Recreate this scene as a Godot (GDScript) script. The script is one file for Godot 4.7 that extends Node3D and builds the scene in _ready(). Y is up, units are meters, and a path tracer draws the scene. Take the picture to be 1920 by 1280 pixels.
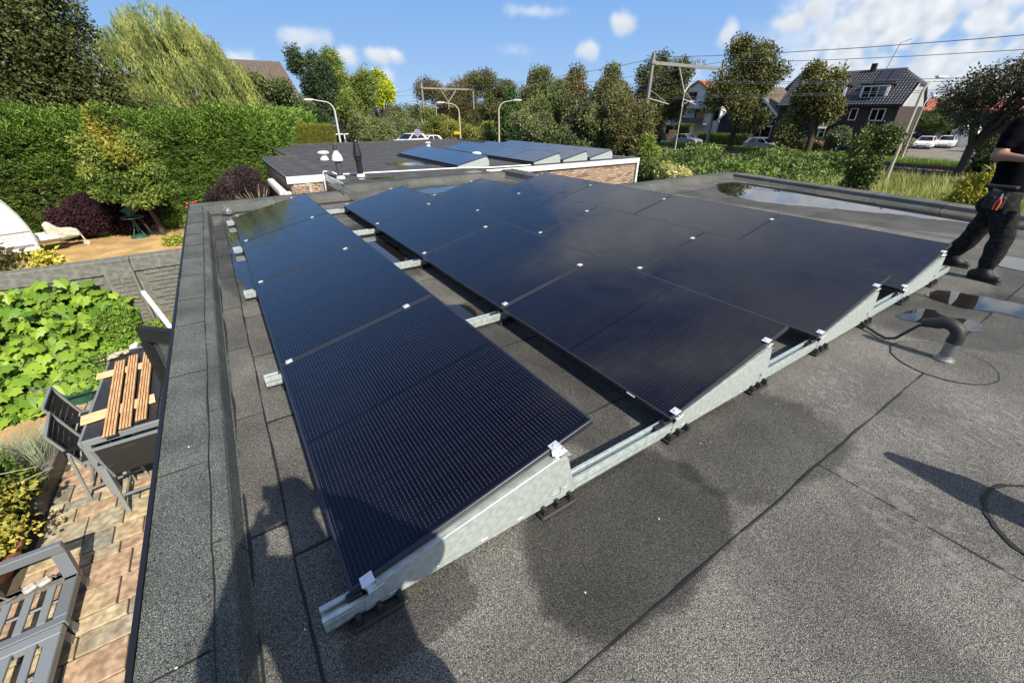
extends Node3D

const RY := -0.145      # top of the roofing felt
const CAP := -0.02      # top of the parapet
const GROUND := -2.75
const PATIO := -2.25
const TILT := 0.2265
const EYE := Vector3(0.0139, 1.4514, 0.9969)

var M := {}
var rng := RandomNumberGenerator.new()
var used := {}


class MB:
	var v := PackedVector3Array()
	var n := PackedVector3Array()
	var c := PackedColorArray()
	var uv := PackedVector2Array()
	var col := Color.WHITE
	func tri(a: Vector3, b: Vector3, d: Vector3) -> void:   # counter-clockwise seen from outside
		var m := (b - a).cross(d - a).normalized()
		v.append(a); v.append(d); v.append(b)
		for i in 3:
			n.append(m); c.append(col); uv.append(Vector2.ZERO)
	func smooth(a: Vector3, b: Vector3, d: Vector3, na: Vector3, nb: Vector3, nd: Vector3) -> void:
		v.append(a); v.append(d); v.append(b)
		n.append(na); n.append(nd); n.append(nb)
		for i in 3:
			c.append(col); uv.append(Vector2.ZERO)
	func quad(a: Vector3, b: Vector3, d: Vector3, e: Vector3) -> void:
		tri(a, b, d); tri(a, d, e)
	func quad_uv(a: Vector3, b: Vector3, d: Vector3, e: Vector3, r := Rect2(0, 0, 1, 1)) -> void:
		var k := uv.size()
		quad(a, b, d, e)
		var p := r.position
		var q := r.end
		var ta := Vector2(p.x, q.y); var tb := Vector2(q.x, q.y); var td := Vector2(q.x, p.y); var te := Vector2(p.x, p.y)
		uv[k] = ta; uv[k + 1] = td; uv[k + 2] = tb; uv[k + 3] = ta; uv[k + 4] = te; uv[k + 5] = td
	func box(t: Transform3D, s: Vector3) -> void:
		var h := s * 0.5
		var p: Array[Vector3] = []
		for z in [-1, 1]:
			for y in [-1, 1]:
				for x in [-1, 1]:
					p.append(t * Vector3(x * h.x, y * h.y, z * h.z))
		quad(p[4], p[5], p[7], p[6]); quad(p[1], p[0], p[2], p[3])
		quad(p[5], p[1], p[3], p[7]); quad(p[0], p[4], p[6], p[2])
		quad(p[6], p[7], p[3], p[2]); quad(p[0], p[1], p[5], p[4])
	func at(x: float, y: float, z: float, s: Vector3) -> void:
		box(Transform3D(Basis(), Vector3(x, y, z)), s)
	func span(a: Vector3, b: Vector3) -> void:   # a box between two corners
		box(Transform3D(Basis(), (a + b) * 0.5), (b - a).abs())
	func chamfer(t: Transform3D, s: Vector3, e: float) -> void:   # a box whose edges are cut
		var h := s * 0.5
		var f := func(ax: int, sg: float, i: float, j: float) -> Vector3:
			var q := Vector3.ZERO
			var b := (ax + 1) % 3
			var d := (ax + 2) % 3
			q[ax] = sg * h[ax]; q[b] = i * (h[b] - e); q[d] = j * (h[d] - e)
			return t * q
		for ax in 3:
			for sg in [-1.0, 1.0]:
				var a: Vector3 = f.call(ax, sg, -1.0, -1.0)
				var b: Vector3 = f.call(ax, sg, 1.0, -1.0)
				var d: Vector3 = f.call(ax, sg, 1.0, 1.0)
				var g: Vector3 = f.call(ax, sg, -1.0, 1.0)
				if sg > 0: quad(a, b, d, g)
				else: quad(g, d, b, a)
		for ax in 3:   # the twelve edges
			var b := (ax + 1) % 3
			var d := (ax + 2) % 3
			for i in [-1.0, 1.0]:
				for j in [-1.0, 1.0]:
					var q: Array[Vector3] = []
					for k in [[-1.0, 0], [1.0, 0], [1.0, 1], [-1.0, 1]]:
						var w := Vector3.ZERO
						w[ax] = k[0] * (h[ax] - e)
						w[b] = i * (h[b] - (e if k[1] == 1 else 0.0))
						w[d] = j * (h[d] - (0.0 if k[1] == 1 else e))
						q.append(t * w)
					if i * j > 0: quad(q[0], q[1], q[2], q[3])
					else: quad(q[3], q[2], q[1], q[0])
		for i in [-1.0, 1.0]:
			for j in [-1.0, 1.0]:
				for k in [-1.0, 1.0]:
					var a := t * Vector3(i * h.x, j * (h.y - e), k * (h.z - e))
					var b := t * Vector3(i * (h.x - e), j * h.y, k * (h.z - e))
					var d := t * Vector3(i * (h.x - e), j * (h.y - e), k * h.z)
					if i * j * k > 0: tri(a, b, d)
					else: tri(b, a, d)
	func bar(a: Vector3, b: Vector3, w: float, h: float, up := Vector3.UP) -> void:   # a straight bar of section w x h
		var z := (b - a).normalized()
		if absf(z.dot(up)) > 0.99: up = Vector3.RIGHT
		var x := up.cross(z).normalized()
		box(Transform3D(Basis(x, z.cross(x), z), (a + b) * 0.5), Vector3(w, h, a.distance_to(b)))
	func tube(p: Array, r: Array, seg := 8, capped := true) -> void:
		var rings := []
		var norms := []
		var side := Vector3.ZERO
		for i in p.size():
			var t: Vector3 = ((p[mini(i + 1, p.size() - 1)] as Vector3) - (p[maxi(i - 1, 0)] as Vector3)).normalized()
			if side == Vector3.ZERO:
				side = t.cross(Vector3.UP if absf(t.y) < 0.9 else Vector3.RIGHT).normalized()
			side = (side - t * side.dot(t)).normalized()
			var up := t.cross(side)
			var ring := []
			var nn := []
			for k in seg:
				var a := TAU * k / seg
				var d := side * cos(a) + up * sin(a)
				ring.append((p[i] as Vector3) + d * (r[i] if i < r.size() else r[-1]))
				nn.append(d)
			rings.append(ring); norms.append(nn)
		for i in p.size() - 1:
			for k in seg:
				var m := (k + 1) % seg
				smooth(rings[i][k], rings[i][m], rings[i + 1][m], norms[i][k], norms[i][m], norms[i + 1][m])
				smooth(rings[i][k], rings[i + 1][m], rings[i + 1][k], norms[i][k], norms[i + 1][m], norms[i + 1][k])
		if capped:
			for k in seg:
				var m := (k + 1) % seg
				tri(p[0], rings[0][m], rings[0][k])
				tri(p[-1], rings[-1][k], rings[-1][m])
	func lathe(t: Transform3D, prof: Array, seg := 20, flat := false) -> void:   # profile of Vector2(radius, height), upwards outside
		for i in prof.size() - 1:
			var a: Vector2 = prof[i]
			var b: Vector2 = prof[i + 1]
			var s := Vector2(b.y - a.y, a.x - b.x).normalized()
			for k in seg:
				var p0 := TAU * k / seg
				var p1 := TAU * (k + 1) / seg
				var d0 := Vector3(cos(p0), 0, -sin(p0))
				var d1 := Vector3(cos(p1), 0, -sin(p1))
				var q := [t * (d0 * a.x + Vector3.UP * a.y), t * (d1 * a.x + Vector3.UP * a.y), t * (d1 * b.x + Vector3.UP * b.y), t * (d0 * b.x + Vector3.UP * b.y)]
				var n0 := (t.basis * (d0 * s.x + Vector3.UP * s.y)).normalized()
				var n1 := (t.basis * (d1 * s.x + Vector3.UP * s.y)).normalized()
				if flat:
					quad(q[0], q[1], q[2], q[3])
				else:
					smooth(q[0], q[1], q[2], n0, n1, n1)
					smooth(q[0], q[2], q[3], n0, n1, n0)
	func prism(t: Transform3D, poly: Array, depth: float) -> void:   # polygon in x and y (counter-clockwise), pushed along -z by depth
		var p := PackedVector2Array(poly)
		if Geometry2D.is_polygon_clockwise(p): p.reverse()
		var ix := Geometry2D.triangulate_polygon(p)
		var dz := Vector3(0, 0, -depth)
		for i in range(0, ix.size(), 3):
			var a := Vector3(p[ix[i]].x, p[ix[i]].y, 0)
			var b := Vector3(p[ix[i + 1]].x, p[ix[i + 1]].y, 0)
			var d := Vector3(p[ix[i + 2]].x, p[ix[i + 2]].y, 0)
			if (b - a).cross(d - a).z < 0:
				var w := b
				b = d
				d = w
			tri(t * a, t * b, t * d)
			tri(t * (a + dz), t * (d + dz), t * (b + dz))
		for i in p.size():
			var a := Vector3(p[i].x, p[i].y, 0)
			var j := (i + 1) % p.size()
			var b := Vector3(p[j].x, p[j].y, 0)
			quad(t * a, t * (a + dz), t * (b + dz), t * b)
	func ball(o: Vector3, r: Vector3, seg := 12, rows := 8) -> void:
		for i in rows:
			for k in seg:
				var q: Array[Vector3] = []
				var nn: Array[Vector3] = []
				for s in [[i, k], [i, k + 1], [i + 1, k + 1], [i + 1, k]]:
					var th: float = PI * s[0] / rows
					var ph: float = TAU * s[1] / seg
					var d := Vector3(sin(th) * cos(ph), cos(th), sin(th) * sin(ph))
					q.append(o + d * r)
					nn.append((d / r).normalized())
				smooth(q[0], q[1], q[2], nn[0], nn[1], nn[2])
				smooth(q[0], q[2], q[3], nn[0], nn[2], nn[3])
	func mesh() -> ArrayMesh:
		var a := []
		a.resize(Mesh.ARRAY_MAX)
		a[Mesh.ARRAY_VERTEX] = v
		a[Mesh.ARRAY_NORMAL] = n
		a[Mesh.ARRAY_COLOR] = c
		a[Mesh.ARRAY_TEX_UV] = uv
		var m := ArrayMesh.new()
		m.add_surface_from_arrays(Mesh.PRIMITIVE_TRIANGLES, a)
		return m


# ---------------------------------------------------------------- naming and placing
func numbered(called: String) -> String:
	used[called] = used.get(called, -1) + 1
	return called if used[called] == 0 else "%s_%03d" % [called, used[called]]

func tag(o: Node, label := "", category := "", group := "", kind := "") -> void:
	if label: o.set_meta("label", label)
	if category: o.set_meta("category", category)
	if group: o.set_meta("group", group)
	if kind: o.set_meta("kind", kind)

func thing(called: String, label: String, category: String, at := Vector3.ZERO, turn := 0.0, group := "") -> Node3D:
	var o := Node3D.new()
	o.name = numbered(called)
	add_child(o)
	o.position = at
	o.rotation.y = turn
	tag(o, label, category, group)
	return o

func obj(called: String, shape: Variant, m: Material, parent: Node = self) -> MeshInstance3D:
	var o := MeshInstance3D.new()
	o.name = numbered(called) if parent == self else called
	var ms: Mesh = shape.mesh() if shape is MB else shape
	o.mesh = ms
	o.material_override = m
	parent.add_child(o, true)
	return o

func single(called: String, shape: Variant, m: Material, label: String, category: String, group := "") -> MeshInstance3D:
	var o := obj(called, shape, m)
	tag(o, label, category, group)
	return o

func struct(called: String, shape: Variant, m: Material, label := "") -> MeshInstance3D:
	var o := obj(called, shape, m)
	tag(o, label, "", "", "structure")
	return o

func twin(o: Node3D, at: Vector3, label: String) -> Node3D:
	var stem := String(o.name)
	if stem.length() > 4 and stem[-4] == "_" and stem.right(3).is_valid_int(): stem = stem.left(-4)
	var r: Node3D = o.duplicate()
	r.name = numbered(stem)
	add_child(r)
	r.position = at
	r.set_meta("label", label)
	return r

func T(x: float, y: float, z: float, b := Basis()) -> Transform3D:
	return Transform3D(b, Vector3(x, y, z))

func turned(y: float, x := 0.0, z := 0.0) -> Basis:
	return Basis.from_euler(Vector3(x, y, z))

func polar(deg: float, r: float, y := GROUND) -> Vector3:   # a bearing from the roof's corner and a distance, in metres
	return Vector3(EYE.x + r * sin(deg_to_rad(deg)), y, EYE.z - r * cos(deg_to_rad(deg)))


# ---------------------------------------------------------------- materials
func lin(r: float, g: float, b: float) -> Color:   # a real-world base colour
	return Color(r, g, b).linear_to_srgb()

func mat(color: Color, rough := 0.8, metal := 0.0, tinted := false) -> StandardMaterial3D:
	var m := StandardMaterial3D.new()
	m.albedo_color = color
	m.roughness = rough
	m.metallic = metal
	m.vertex_color_use_as_albedo = tinted
	return m

func grain_image(side: int, lo: float, hi: float, specks: int, seed_at: int, tint := Vector3.ONE, power := 1.0) -> Image:
	var r := RandomNumberGenerator.new()
	r.seed = seed_at
	var b := PackedByteArray()
	b.resize(side * side * 3)
	for i in side * side:
		var t := lo + (hi - lo) * pow(r.randf(), power)
		b[i * 3] = int(clampf(t * tint.x, 0, 1) * 255)
		b[i * 3 + 1] = int(clampf(t * tint.y, 0, 1) * 255)
		b[i * 3 + 2] = int(clampf(t * tint.z, 0, 1) * 255)
	for s in specks:
		var i := r.randi_range(0, side * side - 1)
		var t := r.randf_range(0.65, 1.0)
		for k in 3: b[i * 3 + k] = int(t * 255)
	return Image.create_from_data(side, side, false, Image.FORMAT_RGB8, b)

func noise_image(side: int, freq: float, lo: Color, hi: Color, seed_at: int, octaves := 4, contrast := 1.0) -> Image:
	var f := FastNoiseLite.new()
	f.seed = seed_at
	f.frequency = freq
	f.fractal_octaves = octaves
	f.noise_type = FastNoiseLite.TYPE_SIMPLEX_SMOOTH
	var g := f.get_seamless_image(side, side)
	g.convert(Image.FORMAT_L8)
	var src := g.get_data()
	var b := PackedByteArray()
	b.resize(side * side * 3)
	for i in side * side:
		var t := clampf((src[i] / 255.0 - 0.5) * contrast + 0.5, 0, 1)
		var q := lo.lerp(hi, t)
		b[i * 3] = q.r8; b[i * 3 + 1] = q.g8; b[i * 3 + 2] = q.b8
	return Image.create_from_data(side, side, false, Image.FORMAT_RGB8, b)

func tex(i: Image) -> ImageTexture:
	return ImageTexture.create_from_image(i)

func tri_map(m: StandardMaterial3D, i: Texture2D, metres: float, world := true) -> StandardMaterial3D:
	m.albedo_texture = i
	m.uv1_triplanar = true
	m.uv1_world_triplanar = world
	m.uv1_scale = Vector3.ONE / metres
	m.uv1_triplanar_sharpness = 4.0
	return m

func blotch(m: StandardMaterial3D, i: Texture2D, metres: float) -> StandardMaterial3D:   # a second, coarser layer that multiplies
	m.detail_enabled = true
	m.detail_albedo = i
	m.detail_blend_mode = BaseMaterial3D.BLEND_MODE_MUL
	m.detail_uv_layer = BaseMaterial3D.DETAIL_UV_2
	m.uv2_triplanar = true
	m.uv2_world_triplanar = true
	m.uv2_scale = Vector3.ONE / metres
	return m

func bumped(m: StandardMaterial3D, i: Image, strength: float) -> StandardMaterial3D:
	var h: Image = i.duplicate()
	h.bump_map_to_normal_map(2.0)
	m.normal_enabled = true
	m.normal_texture = tex(h)
	m.normal_scale = strength
	return m

func make_materials() -> void:
	var coarse := tex(noise_image(256, 0.012, Color(0.80, 0.80, 0.80), Color(1, 1, 1), 3, 6, 1.5))
	var fine := tex(noise_image(256, 0.05, Color(0.7, 0.7, 0.7), Color(1, 1, 1), 5, 4, 1.3))
	M.coarse = coarse
	M.fine = fine
	var g := grain_image(768, 0.12, 0.95, 7000, 11, Vector3(1, 1, 0.985), 1.35)
	var gt := tex(g)
	var names := {"felt": Color(0.80, 0.795, 0.775), "felt_b": Color(0.76, 0.755, 0.735), "felt_c": Color(0.83, 0.825, 0.805), "cap_felt": Color(0.725, 0.76, 0.745), "cap_felt_b": Color(0.685, 0.72, 0.705), "old_felt": Color(0.62, 0.625, 0.64)}
	for k in names:
		var m := mat(names[k], 0.78)
		m.metallic_specular = 0.42
		tri_map(m, gt, 1.25 if k != "old_felt" else 3.0)
		blotch(m, coarse, 2.7 if k.begins_with("felt") else 1.9)
		bumped(m, g, 0.55)
		M[k] = m
	M.bitumen = mat(lin(0.011, 0.011, 0.011), 0.72)
	M.trim = mat(lin(0.012, 0.012, 0.014), 0.4)
	M.black_frame = mat(Color(0.22, 0.23, 0.26), 0.36, 0.4)
	M.rubber = mat(lin(0.02, 0.02, 0.021), 0.6)
	M.black_plastic = mat(lin(0.016, 0.016, 0.017), 0.35)
	var zinc := mat(Color(0.80, 0.84, 0.83), 0.42, 0.55)
	tri_map(zinc, tex(noise_image(256, 0.03, Color(0.84, 0.87, 0.87), Color(1, 1, 1), 21, 5, 1.5)), 0.42, false)
	M.zinc = zinc
	var zinc_b := mat(Color(0.70, 0.735, 0.735), 0.48, 0.25)
	tri_map(zinc_b, tex(noise_image(256, 0.02, Color(0.90, 0.915, 0.91), Color(1.0, 1.0, 0.99), 22, 6, 2.0)), 0.22, false)
	M.zinc_plate = zinc_b
	M.clamp = mat(Color(0.90, 0.91, 0.92), 0.35, 0.5)
	M.steel = mat(Color(0.72, 0.73, 0.73), 0.3, 0.8)
	M.lead = tri_map(mat(Color(0.6, 0.6, 0.6), 0.45, 0.7), fine, 0.2, false)
	M.white = mat(lin(0.78, 0.78, 0.76), 0.45)
	M.white_gloss = mat(lin(0.8, 0.8, 0.79), 0.2)
	M.cream = tri_map(mat(lin(0.62, 0.6, 0.55), 0.6), fine, 0.9)
	M.plaster = mat(lin(0.62, 0.62, 0.61), 0.85)
	M.dark_brick = tri_map(mat(lin(0.075, 0.055, 0.048), 0.85), tex(noise_image(256, 0.04, Color(0.55, 0.5, 0.5), Color(1, 1, 1), 9, 4, 2.2)), 1.6)
	M.brick = mat(Color.WHITE, 0.88, 0.0, true)
	tri_map(M.brick, fine, 0.5)
	M.mortar = tri_map(mat(lin(0.36, 0.33, 0.29), 0.95), fine, 0.4)
	M.grey_brick = mat(Color.WHITE, 0.8, 0.0, true)
	tri_map(M.grey_brick, fine, 0.35)
	M.grey_wall = tri_map(mat(lin(0.20, 0.205, 0.185), 0.85), coarse, 0.35)
	M.navy = tri_map(mat(lin(0.018, 0.024, 0.045), 0.7), coarse, 2.0)
	M.slate = tri_map(mat(lin(0.04, 0.046, 0.058), 0.5), coarse, 2.5)
	M.slate_tile = mat(Color.WHITE, 0.42, 0.0, true)
	M.red_tile = mat(Color.WHITE, 0.75, 0.0, true)
	M.brown_tile = tri_map(mat(lin(0.13, 0.10, 0.08), 0.8), coarse, 1.2)
	M.dark_timber = tri_map(mat(lin(0.02, 0.021, 0.022), 0.6), fine, 0.6)
	M.asphalt = tri_map(mat(lin(0.11, 0.105, 0.10), 0.9), coarse, 5.0)
	M.paved = tri_map(mat(lin(0.22, 0.20, 0.17), 0.9), coarse, 6.0)
	M.soil = tri_map(mat(lin(0.07, 0.055, 0.035), 0.95), coarse, 1.5)
	M.meadow = tri_map(mat(lin(0.07, 0.095, 0.03), 0.95), coarse, 4.0)
	var gi := grain_image(512, 0.5, 1.0, 3000, 17, Vector3(1.0, 0.84, 0.58), 0.8)
	M.gravel = tri_map(mat(lin(0.98, 0.95, 0.88), 0.9), tex(gi), 3.0)
	blotch(M.gravel, coarse, 4.0)
	bumped(M.gravel, gi, 1.0)
	M.ballast = tri_map(mat(lin(0.3, 0.28, 0.25), 0.95), tex(grain_image(256, 0.25, 1.0, 0, 18)), 8.0)
	M.rust = mat(lin(0.10, 0.055, 0.035), 0.6, 0.3)
	M.stone = mat(Color.WHITE, 0.85, 0.0, true)
	tri_map(M.stone, tex(noise_image(512, 0.02, Color(0.80, 0.78, 0.76), Color(1, 1, 1), 31, 5, 1.8)), 0.9)
	blotch(M.stone, tex(noise_image(256, 0.03, Color(0.84, 0.82, 0.80), Color(1, 1, 1), 32, 3, 1.6)), 1.7)
	M.joint = tri_map(mat(lin(0.13, 0.105, 0.07), 0.95), fine, 0.3)
	M.alu = mat(Color(0.52, 0.545, 0.555), 0.42, 0.15)
	M.alu_dark = mat(Color(0.44, 0.465, 0.48), 0.45, 0.15)
	M.textilene = tri_map(mat(lin(0.035, 0.035, 0.034), 0.75), tex(grain_image(128, 0.6, 1.0, 0, 41)), 0.12, false)
	M.table_top = tri_map(mat(lin(0.045, 0.044, 0.044), 0.5), fine, 0.5)
	var wood := noise_image(512, 0.01, Color(0.86, 0.74, 0.60), Color(1.0, 0.97, 0.92), 51, 5, 1.9)
	M.larch = tri_map(mat(lin(0.80, 0.56, 0.34), 0.7), tex(wood), 1.0, false)
	M.larch.uv1_scale = Vector3(9, 9, 0.9)
	M.pine = tri_map(mat(lin(0.92, 0.80, 0.56), 0.7), tex(wood), 1.0, false)
	M.pine.uv1_scale = Vector3(0.9, 9, 9)
	M.grey_wood = tri_map(mat(lin(0.22, 0.21, 0.19), 0.85), fine, 0.4)
	M.terracotta = tri_map(mat(lin(0.30, 0.12, 0.07), 0.8), fine, 0.4)
	M.cloth = tri_map(mat(lin(0.62, 0.55, 0.40), 0.9), fine, 0.15, false)
	M.canvas = tri_map(mat(lin(0.62, 0.62, 0.52), 0.8), fine, 0.5, false)
	M.gel_white = mat(Color(0.90, 0.91, 0.92), 0.22)
	M.grey_stripe = mat(lin(0.20, 0.20, 0.21), 0.4)
	M.green_paint = mat(lin(0.03, 0.09, 0.065), 0.5)
	M.green_plastic = mat(lin(0.02, 0.10, 0.06), 0.35)
	M.skin = tri_map(mat(lin(0.46, 0.25, 0.17), 0.55), fine, 0.12, false)
	M.tee = tri_map(mat(lin(0.0045, 0.0045, 0.007), 0.9), fine, 0.08, false)
	M.trousers = tri_map(mat(lin(0.032, 0.033, 0.033), 0.9), tex(noise_image(256, 0.03, Color(0.55, 0.55, 0.55), Color(1, 1, 1), 61, 5, 1.3)), 0.45, false)
	M.tee.metallic_specular = 0.2
	M.trousers.metallic_specular = 0.25
	M.boot = tri_map(mat(lin(0.012, 0.012, 0.012), 0.6), fine, 0.1, false)
	M.hair = mat(lin(0.03, 0.02, 0.013), 0.6)
	M.orange = mat(lin(0.75, 0.10, 0.03), 0.35)
	M.lamp_pole = tri_map(mat(lin(0.62, 0.56, 0.40), 0.5), fine, 0.6, false)
	M.lamp_grey = mat(lin(0.55, 0.55, 0.52), 0.5)
	M.mast = tri_map(mat(lin(0.34, 0.34, 0.32), 0.55, 0.2), fine, 0.8, false)
	M.wire = mat(lin(0.16, 0.17, 0.18), 0.5)
	M.bark = tri_map(mat(lin(0.085, 0.065, 0.048), 0.95), fine, 0.5)
	M.bark.heightmap_enabled = false
	M.pale_bark = mat(lin(0.42, 0.36, 0.27), 0.9)
	M.leaf = mat(Color.WHITE, 0.45, 0.0, true)
	M.leaf.backlight_enabled = true
	M.leaf.backlight = Color(0.42, 0.46, 0.22)
	M.leaf.metallic_specular = 0.4
	M.dull_leaf = mat(Color.WHITE, 0.62, 0.0, true)
	M.dull_leaf.backlight_enabled = true
	M.dull_leaf.backlight = Color(0.25, 0.28, 0.14)
	M.dull_leaf.metallic_specular = 0.3
	M.window = mat(Color(0.03, 0.035, 0.04), 0.06)
	M.window.metallic_specular = 0.6
	M.pane = mat(Color(0.5, 0.55, 0.55, 0.12), 0.03)
	M.pane.transparency = BaseMaterial3D.TRANSPARENCY_ALPHA
	M.water = mat(Color(0.10, 0.09, 0.07, 0.62), 0.015)
	M.water.transparency = BaseMaterial3D.TRANSPARENCY_ALPHA
	M.tyre = mat(lin(0.015, 0.015, 0.015), 0.8)
	M.rim = mat(Color(0.6, 0.61, 0.62), 0.35, 0.7)
	M.car_silver = mat(Color(0.62, 0.66, 0.70), 0.25, 0.4)
	M.car_navy = mat(lin(0.02, 0.03, 0.06), 0.2, 0.2)
	M.car_white = mat(lin(0.78, 0.78, 0.79), 0.2)
	M.head_lamp = mat(Color(0.75, 0.77, 0.8), 0.1, 0.3)
	M.damp = damp_material(71, 0.50)
	M.damp_b = damp_material(72, 0.32)
	M.scuff = damp_material(73, 0.20, 172)
	M.pv = pv_material(true)
	M.pv_plain = mat(lin(0.010, 0.013, 0.026), 0.07)
	M.pv_plain.metallic_specular = 0.62

func damp_material(s: int, strength: float, grey := 25) -> StandardMaterial3D:
	var side := 256
	var f := FastNoiseLite.new()
	f.seed = s
	f.frequency = 0.012
	f.fractal_octaves = 4
	var b := PackedByteArray()
	b.resize(side * side * 4)
	for y in side:
		for x in side:
			var p := Vector2(x - 127.5, y - 127.5) / 127.5
			var q := Vector2(absf(p.x), absf(p.y))
			var d := pow(pow(q.x, 3.0) + pow(q.y, 3.0), 1.0 / 3.0) + f.get_noise_2d(x, y) * 0.13
			var a := clampf((0.86 - d) / 0.13, 0, 1)
			var i := (y * side + x) * 4
			b[i] = grey + 1; b[i + 1] = grey; b[i + 2] = grey - 2
			if grey > 100: a *= clampf(f.get_noise_2d(x * 4.0, y * 1.5 + 300.0) * 2.5, 0, 1)
			b[i + 3] = int(255 * strength * a * a * (3 - 2 * a) * (0.8 + 0.2 * clampf(1 - d, 0, 1)))
	var m := StandardMaterial3D.new()
	m.albedo_texture = tex(Image.create_from_data(side, side, false, Image.FORMAT_RGBA8, b))
	m.transparency = BaseMaterial3D.TRANSPARENCY_ALPHA
	m.roughness = 0.5
	m.texture_repeat = false
	return m

func pv_material(lines: bool) -> StandardMaterial3D:
	var w := 1020
	var h := 2048
	var im := Image.create(w, h, false, Image.FORMAT_RGB8)
	im.fill(Color8(13, 13, 22))
	var r := RandomNumberGenerator.new()
	r.seed = 5
	for cx in 6:   # six columns of cells, twice ten half cells
		for cy in 20:
			var y0 := 24 + cy * 99 + (22 if cy > 9 else 0)
			var k := r.randf_range(-2.0, 2.0)
			im.fill_rect(Rect2i(cx * 170 + 2, y0, 166, 97), Color8(int(13 + k), int(13 + k), int(21 + k)))
			if lines:
				for l in 10:
					var x := cx * 170 + 8 + l * 17
					im.fill_rect(Rect2i(x, y0 + 4, 1, 89), Color8(72, 72, 82))
					for d in 4:
						im.fill_rect(Rect2i(x, y0 + 10 + d * 25, 1, 3), Color8(150, 150, 158))
	im.fill_rect(Rect2i(0, 1013, w, 20), Color8(11, 11, 16))
	var m := StandardMaterial3D.new()
	m.albedo_texture = tex(im)
	m.roughness = 0.16
	var dust := noise_image(256, 0.02, Color(0.35, 0.35, 0.35), Color(1, 1, 1), 15, 5, 1.8)
	m.roughness_texture = tex(dust)
	m.metallic_specular = 0.46
	m.texture_repeat = false
	return m


func _ready() -> void:
	rng.seed = 20240914
	# the camera
	var cam := Camera3D.new()
	cam.name = "camera"
	cam.fov = 79.33
	cam.near = 0.03
	cam.far = 900.0
	add_child(cam)
	cam.position = EYE
	cam.rotation = Vector3(-0.5086, -0.5851, 0.0004)
	cam.current = true
	# sky and exposure
	var env := Environment.new()
	env.background_mode = Environment.BG_SKY
	var sky := Sky.new()
	var pan := PanoramaSkyMaterial.new()
	pan.panorama = sky_image()
	sky.sky_material = pan
	env.sky = sky
	env.background_energy_multiplier = 0.70
	env.tonemap_mode = Environment.TONE_MAPPER_LINEAR
	env.tonemap_exposure = 1.45
	env.sdfgi_enabled = true
	env.ssao_enabled = true
	env.ssil_enabled = true
	var we := WorldEnvironment.new()
	we.name = "world_environment"
	we.environment = env
	add_child(we)
	# the sun: behind the camera, a little to its right
	var sun := DirectionalLight3D.new()
	sun.name = "sun"
	sun.light_energy = 1.55
	sun.light_color = Color(1.0, 0.955, 0.88)
	sun.light_angular_distance = 0.5
	sun.shadow_enabled = true
	add_child(sun)
	sun.look_at_from_position(Vector3(0.105, 0.875, 1.0).normalized() * 50.0, Vector3.ZERO)

	make_materials()
	make_foliage()
	# large structure
	ground_and_roads()
	own_house()
	neighbour_house()
	far_houses()
	garden_walls()
	# trees and plants
	garden_plants()
	far_trees()
	verge()
	# things
	solar_array()
	roof_things()
	neighbour_roof_things()
	patio_things()
	drive_things()
	railway()
	street_things()
	people()


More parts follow.
